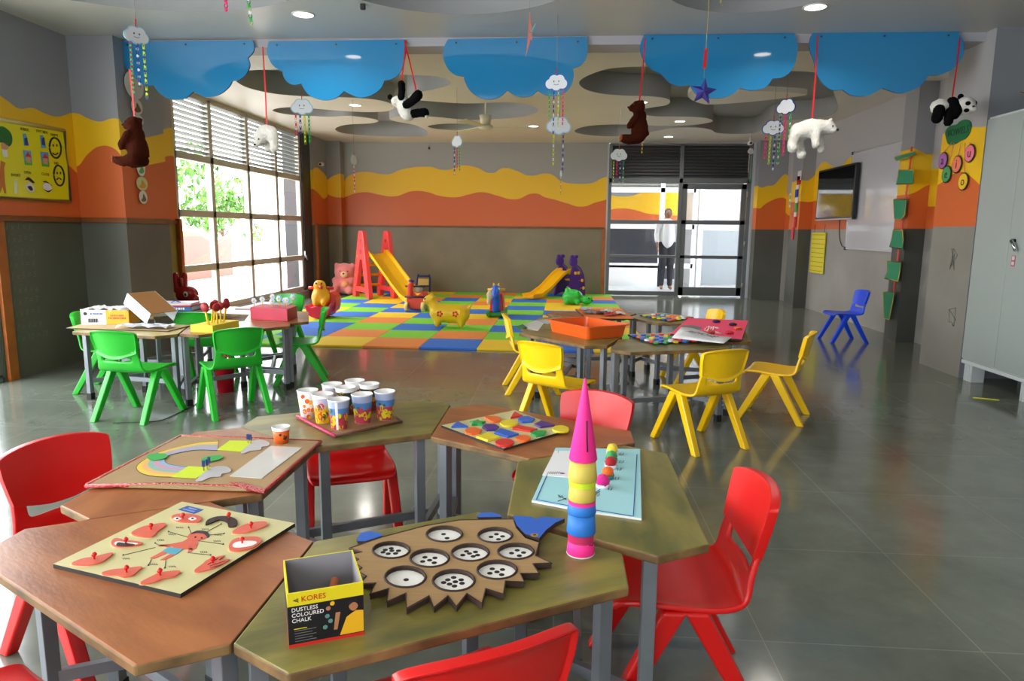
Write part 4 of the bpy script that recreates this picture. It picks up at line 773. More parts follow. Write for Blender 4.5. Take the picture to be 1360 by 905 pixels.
# ---- cardboard rainbow board
R0 = lambda pts: zp(100, 540, 4.0, pts)
rb = thing('rainbow_board', 'cardboard board with a paper rainbow and red tape edge on the rear left brown table', 'craft board', tuple(atz(270, 615, TZ)))
zr = TZ + .012; RT = mat('red_foil_tape', '#b23434', .22, metal=.25, bump=.8, bscale=150)
MB().pz(R0([(55, 425), (560, 160), (1305, 188), (1000, 455)]), TZ + .004, .008, 0).build('base', mat('kraft_sheet', '#a98a60', .7, var=.1, vscale=10), rb)
mb = MB()
for l in ([(55, 425), (560, 160)], [(560, 160), (930, 172), (1305, 188)], [(1305, 188), (1150, 325), (1000, 455)], [(55, 425), (500, 415), (860, 430), (1000, 455)]): pstroke(mb, R0(l), TZ + .009, .0055)
mb.build('tape_edge', RT, rb)
def arc(f0, f1):  # between outer (0) and inner (1) curve of the rainbow
    out = [(760, 185), (640, 195), (480, 232), (380, 275), (325, 320), (350, 355), (420, 372), (510, 376)]; inn = [(755, 235), (650, 232), (560, 245), (490, 265), (475, 290), (500, 308), (560, 318), (600, 322)]
    mixp = lambda f: [(a[0] + (b[0] - a[0]) * f, a[1] + (b[1] - a[1]) * f) for a, b in zip(out, inn)]
    return smooth(mixp(f0), 4, False) + smooth(mixp(f1), 4, False)[::-1]
for i, (cname, hx) in enumerate((('yellow', '#e0c040'), ('orange', '#e0a868'), ('teal', '#80b0a0'), ('pink', '#c090a8'), ('blue', '#8fa5c0'))):
    MB().pz(R0(arc(i / 5, (i + 1) / 5)), zr, .0012).build('rainbow_band', mat('rainbow_' + cname, hx, .7), rb)['label'] = cname + ' rainbow band'
LIMEP = mat('lime_paper', '#c5d81a', .65); CLOUDG = mat('cloud_grey_paper', '#b5b2b4', .6); GRN = mat('green_paper', '#2fa044', .6)
for q in ([(820, 183), (948, 186), (880, 242), (752, 232)], [(600, 320), (745, 328), (640, 384), (510, 376)]): MB().pz(R0(q), zr + .001, .0014).build('number_strip', LIMEP, rb)['label'] = 'lime paper strip'
for q in ([(880, 245), (950, 185), (1000, 182), (1030, 195), (1025, 212), (990, 218), (985, 232), (930, 238), (900, 250)], [(640, 395), (720, 330), (790, 320), (825, 335), (820, 352), (780, 360), (770, 375), (720, 378), (680, 395)]): MB().pz(R0(q), zr + .001, .0016, 0, None, 3).build('cloud_cutout', CLOUDG, rb)['label'] = 'grey paper cloud'
for q in ([(380, 272), (400, 255), (470, 252), (490, 265), (470, 280), (410, 288)], [(668, 290), (690, 270), (760, 260), (785, 272), (760, 285), (700, 298)]): MB().pz(R0(q), zr + .0025, .0016, 0, None, 3).build('leaf_cutout', GRN, rb)['label'] = 'green paper leaf'
MB().pz(R0([(820, 372), (1040, 212), (1205, 222), (990, 385)]), zr, .0015).build('plastic_sheet', mat('clear_plastic', '#cfcdc8', .12, var=.08), rb); MB().pz(R0([(820, 405), (900, 412), (1010, 445), (1000, 462), (900, 440)]), zr, .003).build('red_flap', RT, rb)
mb = MB()
for l in (arc(0, 0)[:29], arc(1, 1)[:29]): pstroke(mb, R0(l), zr + .0012, .0008)
mb.build('outline', INK, rb)
PEG = mat('blue_peg', '#22408a', .4)
for i, (x, y, lab) in enumerate(((682, 342, 'blue clothes peg left of the front pair on the rainbow board'), (702, 335, 'blue clothes peg on the front lime strip of the rainbow board, middle'), (712, 322, 'blue clothes peg at the right of the front group on the rainbow board'), (918, 195, 'blue clothes peg on the rear lime strip, left'), (932, 198, 'blue clothes peg on the rear lime strip, right'))):
    p = atz(*R0([(x, y)])[0], zr + .002); t = thing('clothes_peg', lab, 'peg', (p.x, p.y, p.z), 0, 'blue clothes pegs')
    MB().bx(p.x - .003, p.x - .0005, p.y - .003, p.y + .003, p.z + .012, p.z + .03).build('jaw', PEG, t); MB().bx(p.x + .0005, p.x + .003, p.y - .003, p.y + .003, p.z + .012, p.z + .03).build('jaw', PEG, t); MB().bx(p.x - .0012, p.x + .0012, p.y - .002, p.y + .002, p.z, p.z + .014).build('stem', mat('peg_stem', '#b8a05a', .5), t)
# ------------------------------------------------------------------ craft things on the green chair tables
flat('cardboard_sheet', 'flat cardboard sheet lying under the white and yellow tissue box', 'cardboard', [(88, 437), (120, 428.5), (255, 433), (223, 441)], .006, mat('pale_cardboard', '#c2ad80', .75, var=.1), KEDGE, z=TZ + .001)
zt6 = TZ + .007
a = atz(108, 431.5, zt6); b = atz(172, 431.5, zt6); ang = math.atan2(b.y - a.y, b.x - a.x); L_ = (b - a).length
tb = thing('tissue_box', 'white and yellow box overflowing with crumpled white tissue', 'box', a, ang)
h = .105; D_ = .17
MB().bx(0, L_ * .52, 0, .004, 0, h, 0).bx(0, .004, 0, D_, 0, h, 0).bx(L_ * .52, L_, 0, .004, 0, h, 1).bx(L_ - .004, L_, 0, D_, 0, h, 1).bx(0, L_, D_ - .004, D_, 0, h, 0).bx(0, L_, 0, D_, 0, .004, 0).build('carton', [mat('white_carton', '#e9edf4', .45), mat('amber_carton', '#eeaa10', .45)], tb, world=False)
def dashes(par, x0, x1, y, z, hh, m, n, nm='faded_print', seed=1):
    rn_ = random.Random(seed); mb_ = MB(); x = x0
    while x < x1:
        w_ = (x1 - x0) / n * rn_.uniform(.5, .9); mb_.bx(x, min(x + w_, x1), y - .0012, y - .0002, z - hh / 2 * rn_.uniform(.7, 1), z + hh / 2); x += (x1 - x0) / n
    return mb_.build(nm, m, par, world=False)
BPR = mat('brown_print', '#a8642a', .5)
dashes(tb, L_ * .2, L_ * .46, 0, h * .74, .012, NAVY, 9, 'box_lettering', 2); dashes(tb, L_ * .62, L_ * .9, 0, h * .62, .014, BPR, 8, 'box_lettering', 3); dashes(tb, L_ * .57, L_ * .95, 0, h * .44, .015, BPR, 11, 'box_lettering', 4)
mb = MB()
for k in range(14): mb.bx(L_ * .15 + k * .005, L_ * .15 + k * .005 + .002 + .001 * (k % 3), -.0015, -.0002, h * .15, h * .42)
mb.ell((L_ * .1, -.0005, h * .75), (.014, .001, .012)); mb.build('barcode_print', INK, tb, world=False)
mb = MB(); rn = random.Random(5)
TOPZ = [[h - .012 + .03 * math.sin(i * 1.9 + j * .7) * math.sin(j * 2.3 + i * .4) + rn.uniform(0, .012) + (.012 if 1 < i < 16 else 0) for i in range(19)] for j in range(9)]
mb.grid(lambda u, v: (-.004 + (L_ + .015) * u / 18 + rn.uniform(-.008, .008), -.005 + (D_ + .01) * v / 8 + rn.uniform(-.008, .008), TOPZ[v][u]), range(19), range(9)); mb.build('tissue', mat('tissue_white', '#e4e4e4', .85), tb, world=False, solid=.003, smooth=True, sub=1)
# tilted lid box, plastic sheet
a = atz(200, 431, TZ + .008); lb = thing('box_lid', 'white and brown carton lid leaning tilted beside the tissue box', 'box', a + Vector((-.07, -.05, .0)), 0, rot=(0, .55, -.35))
MB().bx(-.14, .12, -.004, .0, 0, .09).bx(-.14, .12, .22, .224, 0, .09).bx(-.14, -.136, 0, .22, 0, .09).bx(-.14, .12, 0, .22, .086, .09, 1).build('carton', [mat('lid_white', '#dfe6ee', .5), mat('lid_brown', '#a5713a', .6)], lb, world=False, bevel=.001)
lb.location.z += .075
mb = MB(); rn = random.Random(9); c = atz(190, 436, TZ + .008)
mb.grid(lambda u, v: (c.x - .16 + .36 * u / 12 + rn.uniform(-.01, .01), c.y - .06 + .14 * v / 5 + rn.uniform(-.01, .01), TZ + .012 + .02 * abs(math.sin(u * .8 + v)) + rn.uniform(0, .008)), range(13), range(6))
tag(mb.build('plastic_wrap', mat('milky_plastic', '#c8cbd4', .15), solid=.0015, smooth=False), 'crumpled clear plastic wrap on the cardboard sheet in front of the lid', 'plastic wrap')
# pile of books at the back
bc = atz(236, 414, TZ) + Vector((0, .02, 0))
for i, (m_, dz, hh, rz, w, d, lab) in enumerate((('#3f5a6a', 0, .018, .1, .36, .26, 'dark slate folder at the bottom of the pile by the red rabbit chair'), ('#1d6aa0', .018, .035, .12, .3, .24, 'blue book with white title in the pile by the red rabbit chair'), ('#c8284a', .053, .01, .06, .31, .25, 'thin red book above the blue one in the pile'), ('#e4dfe4', .063, .014, .2, .28, .24, 'white book on top of the pile by the red rabbit chair'))):
    t = thing('book', lab, 'book', (bc.x, bc.y, TZ + dz), rz, 'books in the window pile'); cm = mat('book_cover_%d' % i, m_, .4)
    MB().bx(-w / 2, w / 2, -d / 2, d / 2, 0, .0025).bx(-w / 2, w / 2, -d / 2, d / 2, hh - .0025, hh).bx(-w / 2, w / 2, -d / 2, -d / 2 + .003, 0, hh).build('cover', cm, t, world=False)
    MB().bx(-w / 2 + .004, w / 2 - .004, -d / 2 + .003, d / 2 - .004, .0025, hh - .0025).build('pages', PAPER, t, world=False)
    if i == 1: dashes(t, -.06, .1, -d / 2, hh / 2, .018, WHITEP, 9, 'title_lettering', 7)
    if i == 3: mb = MB(); mb.tube([(-.04, -.05, hh + .003), (0, -.07, hh + .02), (.03, -.04, hh + .004)], .004, 6); o_ = mb.build('ribbon_loop', mat('blue_ribbon', '#2a50c8', .4), t, world=False)
# yellow box with red-headed sticks
YB_ = mat('yellow_craft_paper', '#e9cf3a', .6); RHEAD = mat('dark_red_foam', '#9c0f18', .5); YST = mat('yellow_stick', '#e0b818', .5)
p0, p1, p2 = atz(257, 440.5, TZ), atz(283, 443, TZ), atz(318, 435, TZ); ux, uy = p2 - p1, p0 - p1; uy = Vector((-ux.y, ux.x, 0)).normalized() * .17
yb = thing('stick_box', 'yellow box holding red-headed sticks on the front brown table of the green chairs', 'box', p1)
MB().loop([p1, p1 + ux, p1 + ux + uy, p1 + uy], (0, 0, .052)).build('box_body', YB_, yb, bevel=.003)
for i, (u, v, hh, dx) in enumerate(((.08, .25, .105, -.025), (.2, .45, .108, -.02), (.34, .2, .10, -.005), (.42, .55, .11, .01), (.5, .25, .105, .0), (.56, .62, .115, .01), (.66, .3, .11, .02), (.84, .5, .12, .02))):
    q = p1 + ux * u + uy * v + Vector((0, 0, .052)); e = q + Vector((dx, .005, hh))
    t = thing('red_headed_stick', 'red-headed yellow stick in the yellow box, %s from left' % ('first second third fourth fifth sixth seventh eighth'.split()[i]), 'craft stick', q, 0, 'red-headed craft sticks')
    MB().cyl(q, e, .006, n=8).build('stick', YST, t); MB().ell(e + Vector((0, 0, .01)), (.026, .012, .03), (0, .2 * (i % 3 - 1), .4 * (i % 4)), seg=20, ring=12).build('head', RHEAD, t)
# pink box with flower sticks
p1 = atz(382, 427.5, TZ); p0 = atz(333, 424.5, TZ); ux = p0 - p1; p2 = atz(402, 419, TZ); uy = (p2 - p1).normalized() * .26
pb = thing('flower_box', 'pink box of clear plastic flowers on the brown table by the window', 'box', p1)
MB().loop([p1, p1 + ux, p1 + ux + uy, p1 + uy], (0, 0, .095)).build('box_body', mat('pink_red_paper', '#c4384e', .55, var=.1), pb, bevel=.003)
CLEAR = mat('pale_blue_petal', '#b9cdf0', .2); YC = mat('yellow_button', '#e0cc50', .5)
wn = 'ninth eighth seventh sixth fifth fourth third second first'.split()
for i, (u, v) in enumerate(((.95, .2), (.75, .3), (.6, .75), (.5, .35), (.45, .85), (.3, .3), (.25, .7), (.12, .4), (.08, .9))):
    q = p1 + ux * u + uy * v + Vector((0, 0, .095)); e = q + Vector((0, 0, .045 + .012 * (i % 3)))
    t = thing('plastic_flower', 'clear plastic flower in the pink box, %s from left' % wn[i], 'plastic flower', q, 0, 'plastic flowers in the pink box'); MB().cyl(q, e, .003, n=6).build('stem', YST, t)
    mb = MB()
    for k in range(6): mb.ell(e + Vector((.014 * math.cos(k * PI / 3), 0, .014 * math.sin(k * PI / 3))), (.01, .004, .01), seg=8, ring=6)
    mb.build('petals', CLEAR, t); MB().ell(e + Vector((0, -.004, 0)), (.008, .005, .008), seg=10, ring=8).build('button', YC, t)
t = tag(MB().pz([(312, 411), (350, 402), (388, 404), (372, 413)], TZ, .01, 0).build('picture_book', mat('grey_book_cover', '#b9b4b4', .4)), 'thin grey book lying open behind the yellow stick box by the window', 'book')
# red basket under the green tables
rk = thing('red_basket', 'red plastic basket on the floor under the green chair tables', 'basket', (-2.47, 4.885, 0)); MB().lathe([(.0001, 0), (.055, 0), (.068, .2), (.074, .2), (.074, .21), (.065, .21), (.05, .01), (.0001, .01)], (-2.47, 4.885, 0), 28).build('bucket', mat('red_basket_plastic', '#c8182a', .35), rk); MB().tube([(-2.47 - .068 * math.cos(a), 4.885, 0.2 + .07 * math.sin(a)) for a in [PI * k / 12 for k in range(13)]], .006).build('handle', mat('red_basket_plastic', '#c8182a', .35), rk)
# ------------------------------------------------------------------ things on the yellow chair tables
OT = mat('orange_plastic', '#e4601c', .35)
tc = [atz(728, 442, TZ), atz(792, 457, TZ), atz(832, 447, TZ)]; c = (tc[0] + tc[2]) / 2 + Vector((.0, .03, 0)); ux = (tc[1] - tc[0]).normalized(); uy = Vector((-ux.y, ux.x, 0))
ot = thing('orange_tray', 'deep orange plastic tray on the olive table, left of the yellow chair ring', 'tray', c)
def rrect(w, d, r, z): 
    P = []
    for sx, sy, a0 in ((1, 1, 0), (-1, 1, PI / 2), (-1, -1, PI), (1, -1, 3 * PI / 2)):
        for k in range(5): a = a0 + k * PI / 8; P.append(c + ux * (sx * (w - r) + r * math.cos(a)) + uy * (sy * (d - r) + r * math.sin(a)) + Vector((0, 0, z)))
    return P
mb = MB(); w_, d_ = .235, .17; rings = [[mb.bm.verts.new(p) for p in rrect(w_ * a, d_ * a2, .03, z)] for a, a2, z in ((.93, .92, 0), (.99, .985, .078), (1.06, 1.07, .078), (1.06, 1.07, .086), (.96, .95, .086), (.90, .88, .006))]
for A, B in zip(rings, rings[1:]):
    for i in range(20): mb.bm.faces.new((A[i], A[(i + 1) % 20], B[(i + 1) % 20], B[i]))
mb.bm.faces.new(rings[0][::-1]); mb.bm.faces.new(rings[-1]); mb.build('tray_body', OT, ot, smooth=False, bevel=.001)
def pegboard(name, label, corners, cols, nx, ny, tone):
    t = thing(name, label, 'puzzle board', tuple(atz(*corners[0], TZ))); MB().pz(corners, TZ, .012, 0, 1).build('board', [mat('grey_puzzle_board', '#b9b4b8', .5), DKEDGE], t)
    A, B, C_, D = [atz(x, y, TZ + .012) for x, y in corners]; rn = random.Random(tone); words_ = ['first', 'second', 'third', 'fourth', 'fifth', 'sixth']
    for j in range(ny):
        for i in range(nx):
            u, v = (i + .5) / nx, (j + .5) / ny; p = (A * (1 - u) + B * u) * (1 - v) + (D * (1 - u) + C_ * u) * v; col = rn.choice(cols)
            mb = MB(); s = .019
            n = rn.choice((4, 5, 6, 12)); a0 = rn.uniform(0, 1); mb.loop([p + Vector((s * math.cos(a0 + k * 2 * PI / n), s * math.sin(a0 + k * 2 * PI / n), 0)) for k in range(n)], (0, 0, .012))
            o = mb.build('peg_tile', SM[col], bevel=.002); tag(o, '%s tile in the %s row, %s across, of the %s' % (col, words_[j], words_[i], tone), 'puzzle piece', 'tiles of the ' + tone)
SM['white'] = mat('white_wood_paint', '#dcdce2', .4)
pegboard('peg_puzzle', 'nearer peg puzzle full of coloured tiles on the olive table', [(834, 446.5), (868, 458.5), (932, 455), (893, 444)], ['red', 'blue', 'yellow', 'green', 'orange', 'white', 'blue', 'red'], 6, 5, 'nearer peg puzzle')
pegboard('peg_puzzle', 'farther peg puzzle full of coloured tiles, right of the orange board', [(850, 420), (889, 428), (921, 423), (878, 417.5)], ['red', 'blue', 'yellow', 'green', 'orange', 'white', 'blue'], 6, 5, 'farther peg puzzle')
pk = thing('pink_craft_board', 'bright pink craft board with toy parts on the right table of the yellow chairs', 'craft board', tuple(atz(940, 440, TZ)))
PKM = mat('hot_pink_card', '#ff4470', .6); K1 = lambda pts: zp(780, 390, 6.182, pts); zk = TZ + .028
MB().pz([(890, 446), (914, 424.5), (993.5, 428), (985, 453.5)], TZ + .016, .012, 0, 1).build('card', [PKM, DKEDGE], pk)
MB().pz(K1([(765, 270), (830, 262), (900, 268), (940, 285), (900, 300), (830, 296)]), zk, .0012, 0, None, 3).build('grey_cutout', mat('grey_paper', '#77747c', .7), pk)
mb = MB()
for l in ([(965, 290), (1000, 265), (990, 300)], [(1010, 290), (1040, 270), (1030, 298)], [(1050, 285), (1080, 285)], [(980, 275), (1070, 280)], [(960, 300), (1080, 320)], [(1000, 325), (1100, 328)]): pstroke(mb, K1(l), zk + .001, .003)
mb.build('chalk_lettering', WHITEP, pk)
for x, y, col, nm in ((1055, 240, '#241a6a', 'dark blue'), (1190, 265, '#2a2426', 'black'), (1235, 300, '#d8603a', 'orange'), (1165, 335, '#c8202e', 'red'), (1010, 330, '#c04a3a', 'brick red')):
    p = atz(*K1([(x, y)])[0], zk); t = thing('toy_bug', nm + ' little toy bug on the bright pink board', 'toy', p, 0, 'toy bugs on the pink board'); mm = mat('bug_' + nm.replace(' ', '_'), col, .5)
    MB().ell(p + Vector((0, 0, .012)), (.026, .018, .013)).ell(p + Vector((.024, 0, .01)), (.01, .01, .009)).build('body', mm, t)
    for k in range(3):
        for s in (-1, 1): MB().tube([p + Vector((-.012 + .012 * k, s * .012, .01)), p + Vector((-.014 + .014 * k, s * .024, .016)), p + Vector((-.016 + .016 * k, s * .032, .001))], .0015, 5).build('leg', INK, t)
mb = MB(); q = [atz(x, y, z) for x, y, z in ((892, 449, TZ + .033), (905, 434.5, TZ + .04), (972, 449, TZ + .04), (961, 456.5, TZ + .033))]
mb.grid(lambda u, v: (q[0] * (1 - u) + q[3] * u) * (1 - v) + (q[1] * (1 - u) + q[2] * u) * v + Vector((0, 0, .008 * math.sin(u * 7) * v)), [k / 8 for k in range(9)], [0, .3, .6, 1]); ps = mb.build('paper_sign', PAPER, solid=.001); tag(ps, 'white paper strip lettered REMOVE lying across the pink board corner', 'paper sign')
xd = (q[3] - q[0]).normalized(); yd = (q[1] - q[0]).normalized(); o = text('REMOVE', .075, frameM((q[0] + q[1] + q[2] + q[3]) / 4 + Vector((0, 0, .014)), (q[2] - q[1]), (q[1] - q[0])), mat('pencil_grey', '#5f5c68', .6), ps)
# orange craft board and its scraps
ob = thing('orange_craft_board', 'orange craft board with paper scraps on the rear table of the yellow chairs', 'craft board', tuple(atz(805, 418, TZ)))
MB().pz([(764, 411.5), (780, 424.5), (842, 425), (826, 412.5)], TZ + .003, .008, 0, 1).build('card', [mat('orange_card', '#ee7a1c', .6), DKEDGE], ob)
for i, (x, y, col, nm) in enumerate(((778, 412, '#c9c6d8', 'pale lilac'), (783, 416.5, '#7a7a80', 'grey'), (806, 415, '#d9cfc0', 'cream'), (810, 419, '#b83a3a', 'red'), (822, 417.5, '#e0e0dc', 'white'), (800, 417, '#4a5a7a', 'slate blue'))):
    p = atz(x, y, TZ + .012); mb = MB(); rn = random.Random(i); mb.grid(lambda u, v: p + Vector((-.05 + .1 * u / 4 + rn.uniform(-.006, .006), -.09 + .18 * v / 4 + rn.uniform(-.01, .01), .006 + rn.uniform(0, .018))), range(5), range(5))
    tag(mb.build('paper_scrap', mat('scrap_' + nm.replace(' ', '_'), col, .7), solid=.0012, smooth=False), nm + ' crumpled paper scrap on the orange board', 'paper scrap', 'scraps on the orange board')
for i, (pts, col, lab) in enumerate(([[(690, 433), (712, 426), (724, 428), (714, 440)], '#d8d6d2', 'white paper sheet left of the orange tray'], [[(712, 426), (740, 422), (752, 424), (728, 431)], '#bfc2bc', 'grey paper sheet behind the orange tray'], [[(684, 435), (694, 431), (700, 435), (690, 438)], '#3f7a52', 'green paper scrap at the table corner left of the orange tray'])):
    o = MB().pz(pts, TZ + .001 + .002 * i, .0015).build('paper_sheet', mat('sheet_%d' % i, col, .7)); tag(o, lab, 'paper', 'loose papers by the orange tray')
# ------------------------------------------------------------------ play mats
MATC = {'Y': mat('mat_yellow', '#f2c81a', .75, bump=.15, bscale=350), 'O': mat('mat_orange', '#ee8a3a', .75, bump=.15, bscale=350), 'B': mat('mat_blue', '#2a6fd0', .75, bump=.15, bscale=350), 'G': mat('mat_green', '#7fd02e', .75, bump=.15, bscale=350)}
ROWS = ["YBGYOBYBY", "GGBOGOGOG", "BGBGBGBGY", "BYGOGOGYO", "GOBYBYBYG", "BYGBGBGBY", "YGBYOYBYO", "GBYBGOGYG", "BGYOBYBOB", "OYBGOGYGO", "GBOYGOGBG"]
mt = thing('foam_play_mat', 'interlocking foam play mat of yellow, orange, blue and green tiles', 'play mat', (-1.5, 10, 0))
Xm0 = .92 - 8 * .588
for j, r in enumerate(ROWS):
    for i, ch in enumerate(r):
        if i == 0: continue
        x0 = Xm0 + (i - 1) * .588; y0 = 6.9 + j * .582
        MB().bx(x0 + .001, x0 + .587, y0 + .001, y0 + .581, 0, .022).build('foam_tile', MATC[ch], mt, bevel=.004, seg=1)['label'] = {'Y': 'yellow', 'O': 'orange', 'B': 'blue', 'G': 'green'}[ch] + ' tile'
# ------------------------------------------------------------------ toys on the mat
Z0 = .0235
def T(p, M): return M @ Vector(p)
PR_ = mat('coral_plastic', '#f04a48', .35); YP = mat('yellow_plastic', '#f8bb10', .35); PUR = mat('purple_plastic', '#4a1f88', .35); GP = mat('green_plastic', '#1f9a3a', .35); BP = mat('blue_plastic', '#1d5fd8', .35); RP = mat('red_plastic', '#d81a1a', .35); MG = mat('magenta_plastic', '#d8205a', .35)
sl = thing('toy_slide', 'large toy slide with coral A-frame sides and a yellow chute', 'slide', (-3.25, 11.99, Z0), math.radians(-52))
for s in (-1, 1):
    y = s * .23
    def P(x, z): return (x, y - .04, z)
    mb = MB(); mb.loop([P(-.40, 0), P(-.40, .1), P(-.07, 1.13), P(-.04, 1.15), P(.09, 1.15), P(.12, 1.12), P(.34, .1), P(.34, 0), P(.2, 0), P(.17, .13), P(.06, .66), P(-.04, .66), P(-.24, .13), P(-.27, 0)], (0, .08, 0))
    mb.build('side_frame', PR_, sl, world=False, bevel=.012)
    mb = MB()
    for z, r in ((.98, .03), (.8, .045)): mb.cyl((.03, y - .043, z), (.03, y + .043, z), r, n=16)
    mb.build('frame_opening', mat('dark_coral', '#a52a2a', .5), sl, world=False)
    MB().bx(-.25, .18, y - .035, y + .035, .1, .19).build('crossbar', PR_, sl, world=False, bevel=.01)
for z, x in ((.2, -.29), (.38, -.24), (.56, -.19), (.72, -.14)):
    MB().cyl((x, -.27, z), (x, .27, z), .026, n=12).build('rung', YP, sl, world=False)
prof = [(.0, .74), (.12, .74), (.3, .66), (1.1, .23), (1.4, .09), (1.62, .04), (1.78, .035)]
mb = MB()
def ch(u, v):
    x, z = prof[v]; return (x, u * .19, z + (.075 if abs(u) > .93 else (.02 if abs(u) > .85 else 0)))
mb.grid(ch, [-1, -.94, -.86, 0, .86, .94, 1], range(7)); mb.build('chute', YP, sl, world=False, solid=.03, bevel=.005, smooth=False)
ps_ = thing('toy_slide', 'small toy slide with purple bear-head sides and a yellow chute', 'slide', (.06, 12.72, Z0 + .012), math.radians(226))
for s in (-1, 1):
    y = s * .17
    mb = MB(); mb.loop(smooth([(-.34, y - .02, 0), (-.3, y - .02, .3), (-.16, y - .02, .5), (-.06, y - .02, .56), (.0, y - .02, .5), (.06, y - .02, .2), (.1, y - .02, 0), (-.1, y - .02, .06)], 3), (0, .04, 0)).cyl((-.03, y - .024, .62), (-.03, y + .024, .62), .085, n=20)
    for dx in (-.075, .03): mb.cyl((-.03 + dx, y - .022, .71), (-.03 + dx, y + .022, .71), .032, n=12)
    mb.build('side_panel', PUR, ps_, world=False, bevel=.005)
    MB().tube([(-.1, y, .58), (-.22, y, .5), (-.3, y, .38), (-.34, y, .2)], .012).build('hand_rail', PUR, ps_, world=False)
for z, x in ((.14, -.25), (.28, -.2), (.4, -.12)): MB().bx(x - .05, x + .05, -.19, .19, z - .015, z + .015).build('step', YP, ps_, world=False, bevel=.006)
for s in (-1, 1):
    for z, x in ((.14, -.28), (.28, -.24), (.42, -.14), (.42, -.06)): MB().cyl((x, s * .19, z), (x, s * .205, z), .03, n=14).build('bolt_cap', YP, ps_, world=False)
prof2 = [(-.06, .44), (.06, .44), (.2, .36), (.5, .14), (.72, .035), (.92, .02)]
mb = MB(); mb.grid(lambda u, v: (prof2[v][0], u * .15, prof2[v][1] + (.05 if abs(u) > .93 else 0)), [-1, -.94, -.86, 0, .86, .94, 1], range(6)); mb.build('chute', YP, ps_, world=False, solid=.022, bevel=.004, smooth=False)
# yellow cow hopper
cx, cy = -1.36, 8.37
cw = thing('hopper_cow', 'yellow inflatable cow hopper standing in the middle of the mat', 'hopper toy', (cx, cy, Z0))
mb = MB().cap([(cx - .13, cy, .2), (cx + .14, cy, .19)], [.118, .118], k=6).cap([(cx - .15, cy, .22), (cx - .21, cy - .01, .33)], [.08, .062]).ell((cx - .235, cy - .02, .36), (.075, .062, .062)).ell((cx - .285, cy - .03, .345), (.035, .045, .038))
for dx in (-.13, .14):
    for dy in (-.06, .06): mb.cap([(cx + dx, cy + dy, .14), (cx + dx * 1.08, cy + dy * 1.1, .068)], [.05, .04])
for dy in (-.03, .035): mb.cap([(cx - .215, cy + dy, .41), (cx - .21, cy + dy * 1.3, .455)], [.017, .011])
for dy in (-.06, .06): mb.cap([(cx - .2, cy + dy, .385), (cx - .18, cy + dy * 1.5, .4)], [.018, .012])
mb.cap([(cx + .23, cy, .24), (cx + .265, cy, .3)], [.025, .018])
mb.build('body', mat('hopper_yellow', '#f2c420', .4), cw, remesh=.014)
FL = mat('flower_red', '#d83a2a', .5)
for fx in (-.1, .09):
    mb = MB()
    for k in range(5): mb.ell((cx + fx + .026 * math.cos(k * 1.257), cy - .112, .2 + .026 * math.sin(k * 1.257)), (.014, .01, .014), seg=10, ring=6)
    mb.build('flower_print', FL, cw)
mb = MB()
for dy in (-.06, .02): mb.ell((cx - .285, cy - .02 + dy, .375), (.009, .009, .012), seg=10, ring=8)
mb.build('eye', INK, cw)
# rocking horse seen from the front
rx, ry = -.89, 9.62
rh = thing('rocking_horse', 'blue and red rocking horse on green rockers, facing the camera', 'rocking horse', (rx, ry, Z0))
mb = MB()
for s in (-1, 1):
    mb.loop(smooth([(rx + s * .075, ry - .3, .09), (rx + s * .075, ry - .2, .035), (rx + s * .075, ry, .022), (rx + s * .075, ry + .2, .035), (rx + s * .075, ry + .3, .09), (rx + s * .075, ry + .25, .12), (rx + s * .075, ry, .07), (rx + s * .075, ry - .25, .12)], 3), (s * .05, 0, 0))
mb.box((rx, ry - .2, .07), (.2, .06, .05)).box((rx, ry + .2, .07), (.2, .06, .05)); mb.build('rocker', GP, rh, bevel=.008)
mb = MB().loop([(rx - .1, ry - .1, .08), (rx + .1, ry - .1, .08), (rx + .075, ry - .08, .34), (rx - .075, ry - .08, .34)], (0, .3, 0)); mb.build('body', RP, rh, bevel=.02)
mb = MB().cap([(rx, ry - .16, .12), (rx, ry - .17, .28), (rx, ry - .2, .38)], [.055, .06, .058]).cap([(rx, ry - .2, .42), (rx, ry - .29, .33)], [.055, .042]); mb.build('head', BP, rh, remesh=.014)
for s in (-1, 1): MB().cap([(rx + s * .03, ry - .17, .455), (rx + s * .035, ry - .16, .485)], [.016, .01]).build('ear', YP, rh)
MB().cyl((rx - .12, ry - .13, .4), (rx + .12, ry - .13, .4), .017, n=12).build('handle_bar', YP, rh)
mb = MB().ell((rx - .08, ry - .2, .33), (.05, .035, .075)).ell((rx - .1, ry - .17, .24), (.035, .03, .05)); mb.build('mane', mat('cream_mane', '#d8cfb0', .7, bump=.4, bscale=120), rh, remesh=.014)
mb = MB()
for s in (-1, 1): mb.ell((rx + s * .045, ry - .235, .42), (.012, .012, .016), seg=10, ring=8)
mb.build('eye', WHITEP, rh)
# red ride-on scooter
sx, sy = -2.12, 10.0
so_ = thing('ride_on_toy', 'red ride-on toy with cream wheels and dark handlebars in front of the large slide', 'ride-on toy', (sx, sy, Z0), 0)
mb = MB().loop(smooth([(sx - .1, sy - .02, .07), (sx + .1, sy - .02, .07), (sx + .13, sy - .02, .24), (sx + .09, sy - .02, .3), (sx - .02, sy - .02, .22), (sx - .1, sy - .02, .3), (sx - .13, sy - .02, .2)], 3), (0, .3, 0)); mb.build('body', mat('scooter_red', '#e2412e', .35), so_, bevel=.02)
mb = MB().cap([(sx - .08, sy, .24), (sx - .075, sy, .38), (sx - .06, sy - .01, .42)], [.05, .045, .048]); mb.build('neck', mat('scooter_red', '#e2412e', .35), so_, remesh=.014)
mb = MB().ell((sx - .06, sy - .01, .47), (.05, .045, .022)).ell((sx - .04, sy - .02, .455), (.03, .03, .02)); mb.build('hair', mat('navy_plastic', '#20306a', .4), so_, remesh=.012)
